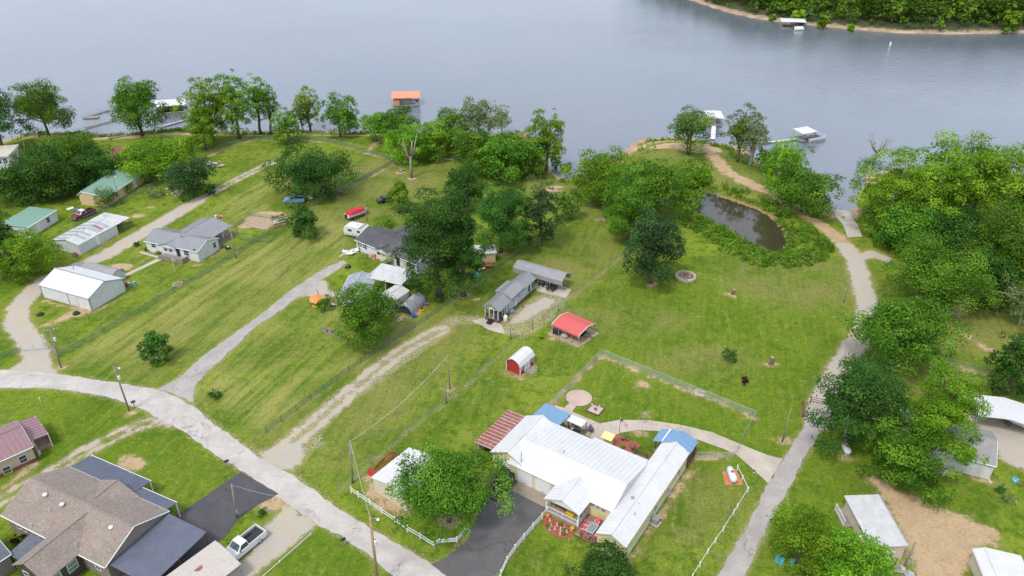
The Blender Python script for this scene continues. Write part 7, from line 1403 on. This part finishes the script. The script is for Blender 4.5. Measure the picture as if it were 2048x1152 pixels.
# orange awning and tyre planter
T = thing('orange_umbrella','tilted orange umbrella at the edge of the grey driveway','umbrella',G(634,607)); part('fabric','orange',T,lambda b: b.add([(0,0,1.5)]+[(1.3*math.cos(a),1.1*math.sin(a),1.0+.35*math.sin(a)) for a in np.linspace(0,2*math.pi,9)[:-1]]+[(0,0,1.46)],[(0,i+1,(i+1)%8+1) for i in range(8)]+[(9,(i+1)%8+1,i+1) for i in range(8)])); part('pole','galv',T,lambda b: b.cyl((0,0),.03,0,1.5,6)); part('base','concrete_stain',T,lambda b: b.lathe((0,0,0),[(.3,0),(.25,.1),(.05,.12)],10))
def tyre_planter(px, py, m, label):
    T = thing('tyre_planter', label, 'planter', G(px, py)); part('tyre',m,T,lambda b: b.tube([(.45*math.cos(t),.45*math.sin(t),.16) for t in np.linspace(0,2*math.pi,19)],.16,8,False),smooth=True); part('soil','soil',T,lambda b: b.lathe((0,0,.05),[(.42,0),(.4,.12),(.02,.14)],12)); V, val = leaves(np.random.RandomState(int(px)),np.array([[0,0,.4],[.1,.1,.35]]),np.array([.28,.22]),120,.14); leaf_obj('plant',T,V,val,'leaf_weed')
tyre_planter(632,613,'orange','orange-painted tyre planter below the orange umbrella'); tyre_planter(843,620,'orange','small orange tyre planter beside the quonset hut'); tyre_planter(696,535,'rubber','black tyre planter on the lawn by the grey driveway'); tyre_planter(153,628,'rubber','black tyre ring on bare dirt before the white garage'); tyre_planter(81,630,'rubber','dark tyre ring beside the gravel bend')
T = thing('purple_tub','purple tub at the far end of the quonset hut','tub',G(853,611)); part('tub','purple',T,lambda b: b.lathe((0,0,0),[(.3,0),(.4,.4),(.36,.4)],10)); part('rim','purple',T,lambda b: b.lathe((0,0,.4),[(.42,0),(.42,.05),(.36,.05)],10))
T = thing('blue_tub','blue tub at the open end of the quonset hut','tub',G(828,634)); part('tub','bin_blue',T,lambda b: b.lathe((0,0,0),[(.35,0),(.45,.35),(.4,.35)],10)); part('rim','bin_blue',T,lambda b: b.lathe((0,0,.35),[(.47,0),(.47,.05),(.4,.05)],10))
T = thing('red_kayak','red kayak lying by the wire fence','kayak',G(969,533),-.35); hull(T,3.6,.9,.4,'roof_red',.05); part('cockpit','black_plastic',T,lambda b: b.lathe((0,0,.44),[(.25,0),(.3,.06),(.2,.07)],10))
T = thing('discarded_window','white window frame lying on the grass by the quonset hut','frame',G(797,640),.6)
for a in ((-.5,.5,-.35,-.25),(-.5,.5,.25,.35),(-.5,-.4,-.25,.25),(.4,.5,-.25,.25)): part('frame_bar','plastic_white',T,lambda b: b.b(*a,0,.08))
# red tractor implement by the tan shed
T = thing('red_implement','red tractor loader arms lying beside the tan shed','implement',G(770,930),.93)
for s in (-.4,.4): part('loader_arm','red_paint',T,lambda b: b.tube([(-2.,s,.3),(-.4,s,.75),(1.2,s,.8),(2.4,s,.45)],.09,6))
part('crossbar','red_paint',T,lambda b: b.b(.9,1.1,-.4,.4,.72,.88)); part('bucket','red_paint',T,lambda b: b.ext([(-2.6,0),(-2.,.0),(-2.,.7),(-2.2,.7)],'y',-.7,.7)); part('hydraulic','black_metal',T,lambda b: b.tube([(-1.2,.4,.35),(.4,.4,.6)],.05,6))
# pergola frame, swing frame
def pergola(px, py, label, L=4.2, W=3.2, ang=.1):
    T = thing('pergola', label, 'pergola', G(px, py), ang)
    for x in (-L/2,L/2):
        for y in (-W/2,W/2): post(T,x,y,2.1,-.1,'wood_tan',.07)
    for y in (-W/2,W/2): part('beam','wood_tan',T,lambda b: b.b(-L/2-.2,L/2+.2,y-.05,y+.05,2.1,2.25))
    for k in range(8): x = -L/2+L*k/7; part('rafter','wood_tan',T,lambda b: b.b(x-.04,x+.04,-W/2-.3,W/2+.3,2.25,2.38))
    for k in range(9): x = -L/2+L*k/8; part('slat','wood_gray',T,lambda b: b.b(x-.05,x+.05,-W/2-.02,-W/2+.02,.0,.9))
pergola(721,357,'bare wooden pergola frame with slatted front by the field fence')
T = thing('white_statue','white upright birdbath stand beside the mulberry','ornament',G(680,366)); part('pedestal','plastic_white',T,lambda b: b.lathe((0,0,0),[(.3,0),(.15,.2),(.12,1.2),(.2,1.4)],8)); part('bowl','plastic_white',T,lambda b: b.lathe((0,0,1.4),[(.2,0),(.5,.2),(.45,.22),(.1,.1)],10))
T = thing('black_swing_seat','dark object with white patch on the lawn by the white house','mower',G(456,498),.6); part('deck','black_metal',T,lambda b: b.box((0,0,.3),(.9,.6,.25)),bevel=.04); part('engine','plastic_white',T,lambda b: b.box((.1,0,.52),(.35,.3,.2)),bevel=.03); part('handle','black_metal',T,lambda b: b.tube([(-.4,-.2,.4),(-1.1,-.2,.95),(-1.1,.2,.95),(-.4,.2,.4)],.025,5))
for x in (-.35,.35):
    for y in (-.33,.33): part('wheel','rubber',T,lambda b: b.tube([(x,y-.05,.14),(x,y+.05,.14)],.14,8))
T = thing('guard_rail','weathered brown guard timbers beside the end of the grey lane','barrier',G(1607,822),1.25)
for z in (.25,.5): part('timber','wood_brown',T,lambda b: b.b(-1.6,1.6,-.12,.12,z-.1,z+.1))
for x in (-1.4,1.4): post(T,x,.18,.75,-.1,'wood_brown',.09)
T = thing('lane_gate','open steel gate across the end of the grey lane','gate',G(1620,806),-.35); post(T,0,0,1.3,-.1,'black_metal',.06,'gate_post')
for z in (.4,.75,1.1): part('gate_bar','black_metal',T,lambda b: b.b(0,2.4,-.025,.025,z-.025,z+.025))
T = thing('boat_on_trailer','white boat on a trailer under the white ridge carport','boat',G(2030,850),-.9); hull(T,4.6,1.9,.8,'plastic_white',.5); part('cover','screen_dark',T,lambda b: b.ext([(-.8,1.3),(-.4,1.7),(.4,1.7),(.8,1.3)],'x',-2.2,1.2)); part('trailer_beam','black_metal',T,lambda b: b.tube([(-2.2,0,.4),(3.2,0,.4)],.06,6))
for s in (-1,1): wheel(T,-.6,s*.9,.3,.18)
T = thing('green_wheelbarrow','dark green lid and hose box on the lawn by the white cottage','bin',G(2030,962)); part('lid','teal',T,lambda b: b.lathe((0,0,0),[(.5,0),(.5,.25),(.35,.4),(.02,.45)],10)); part('handle','black_plastic',T,lambda b: b.b(-.15,.15,-.03,.03,.45,.52))
T = thing('post_marker','white pipe marker standing on the lawn near the road','marker',G(81,802)); part('pipe','plastic_white',T,lambda b: b.cyl((0,0),.07,-.1,.6,8)); part('cap','plastic_white',T,lambda b: b.lathe((0,0,.6),[(.09,0),(.09,.06),(.02,.09)],8))
T = thing('yard_sign','small blue and white yard sign in the flowers by the conical tree','sign',G(316,722)); part('panel','plastic_white',T,lambda b: b.b(-.35,.35,-.015,.015,.35,.8)); part('panel_blue','bin_blue',T,lambda b: b.b(-.55,-.36,-.015,.015,.3,.6))
for x in (-.3,.3): part('stake','galv',T,lambda b: b.cyl((x,0),.012,-.1,.36,5))
T = thing('farm_gate','galvanised tube gate standing open at the gravel drive','gate',G(45,703),.15)
for k in range(5): part('gate_bar','galv',T,lambda b: b.tube([(0,0,.25+.22*k),(3.6,0,.25+.22*k)],.025,5))
for x in (0,1.8,3.6): part('gate_upright','galv',T,lambda b: b.tube([(x,0,.15),(x,0,1.2)],.03,5))
for k,(px,py,m_,lb) in enumerate(((1398,912,'black_metal','black dog-shaped ornament by the blue porch'),(1432,910,'teal','dark teal ornament on the short chain-link fence'),(1456,918,'terracotta','terracotta pot at the end of the short chain-link fence'),(1508,945,'wood_brown','small brown stake light beside the curved walk'))): ornament(G(px,py),k,lb,m_)
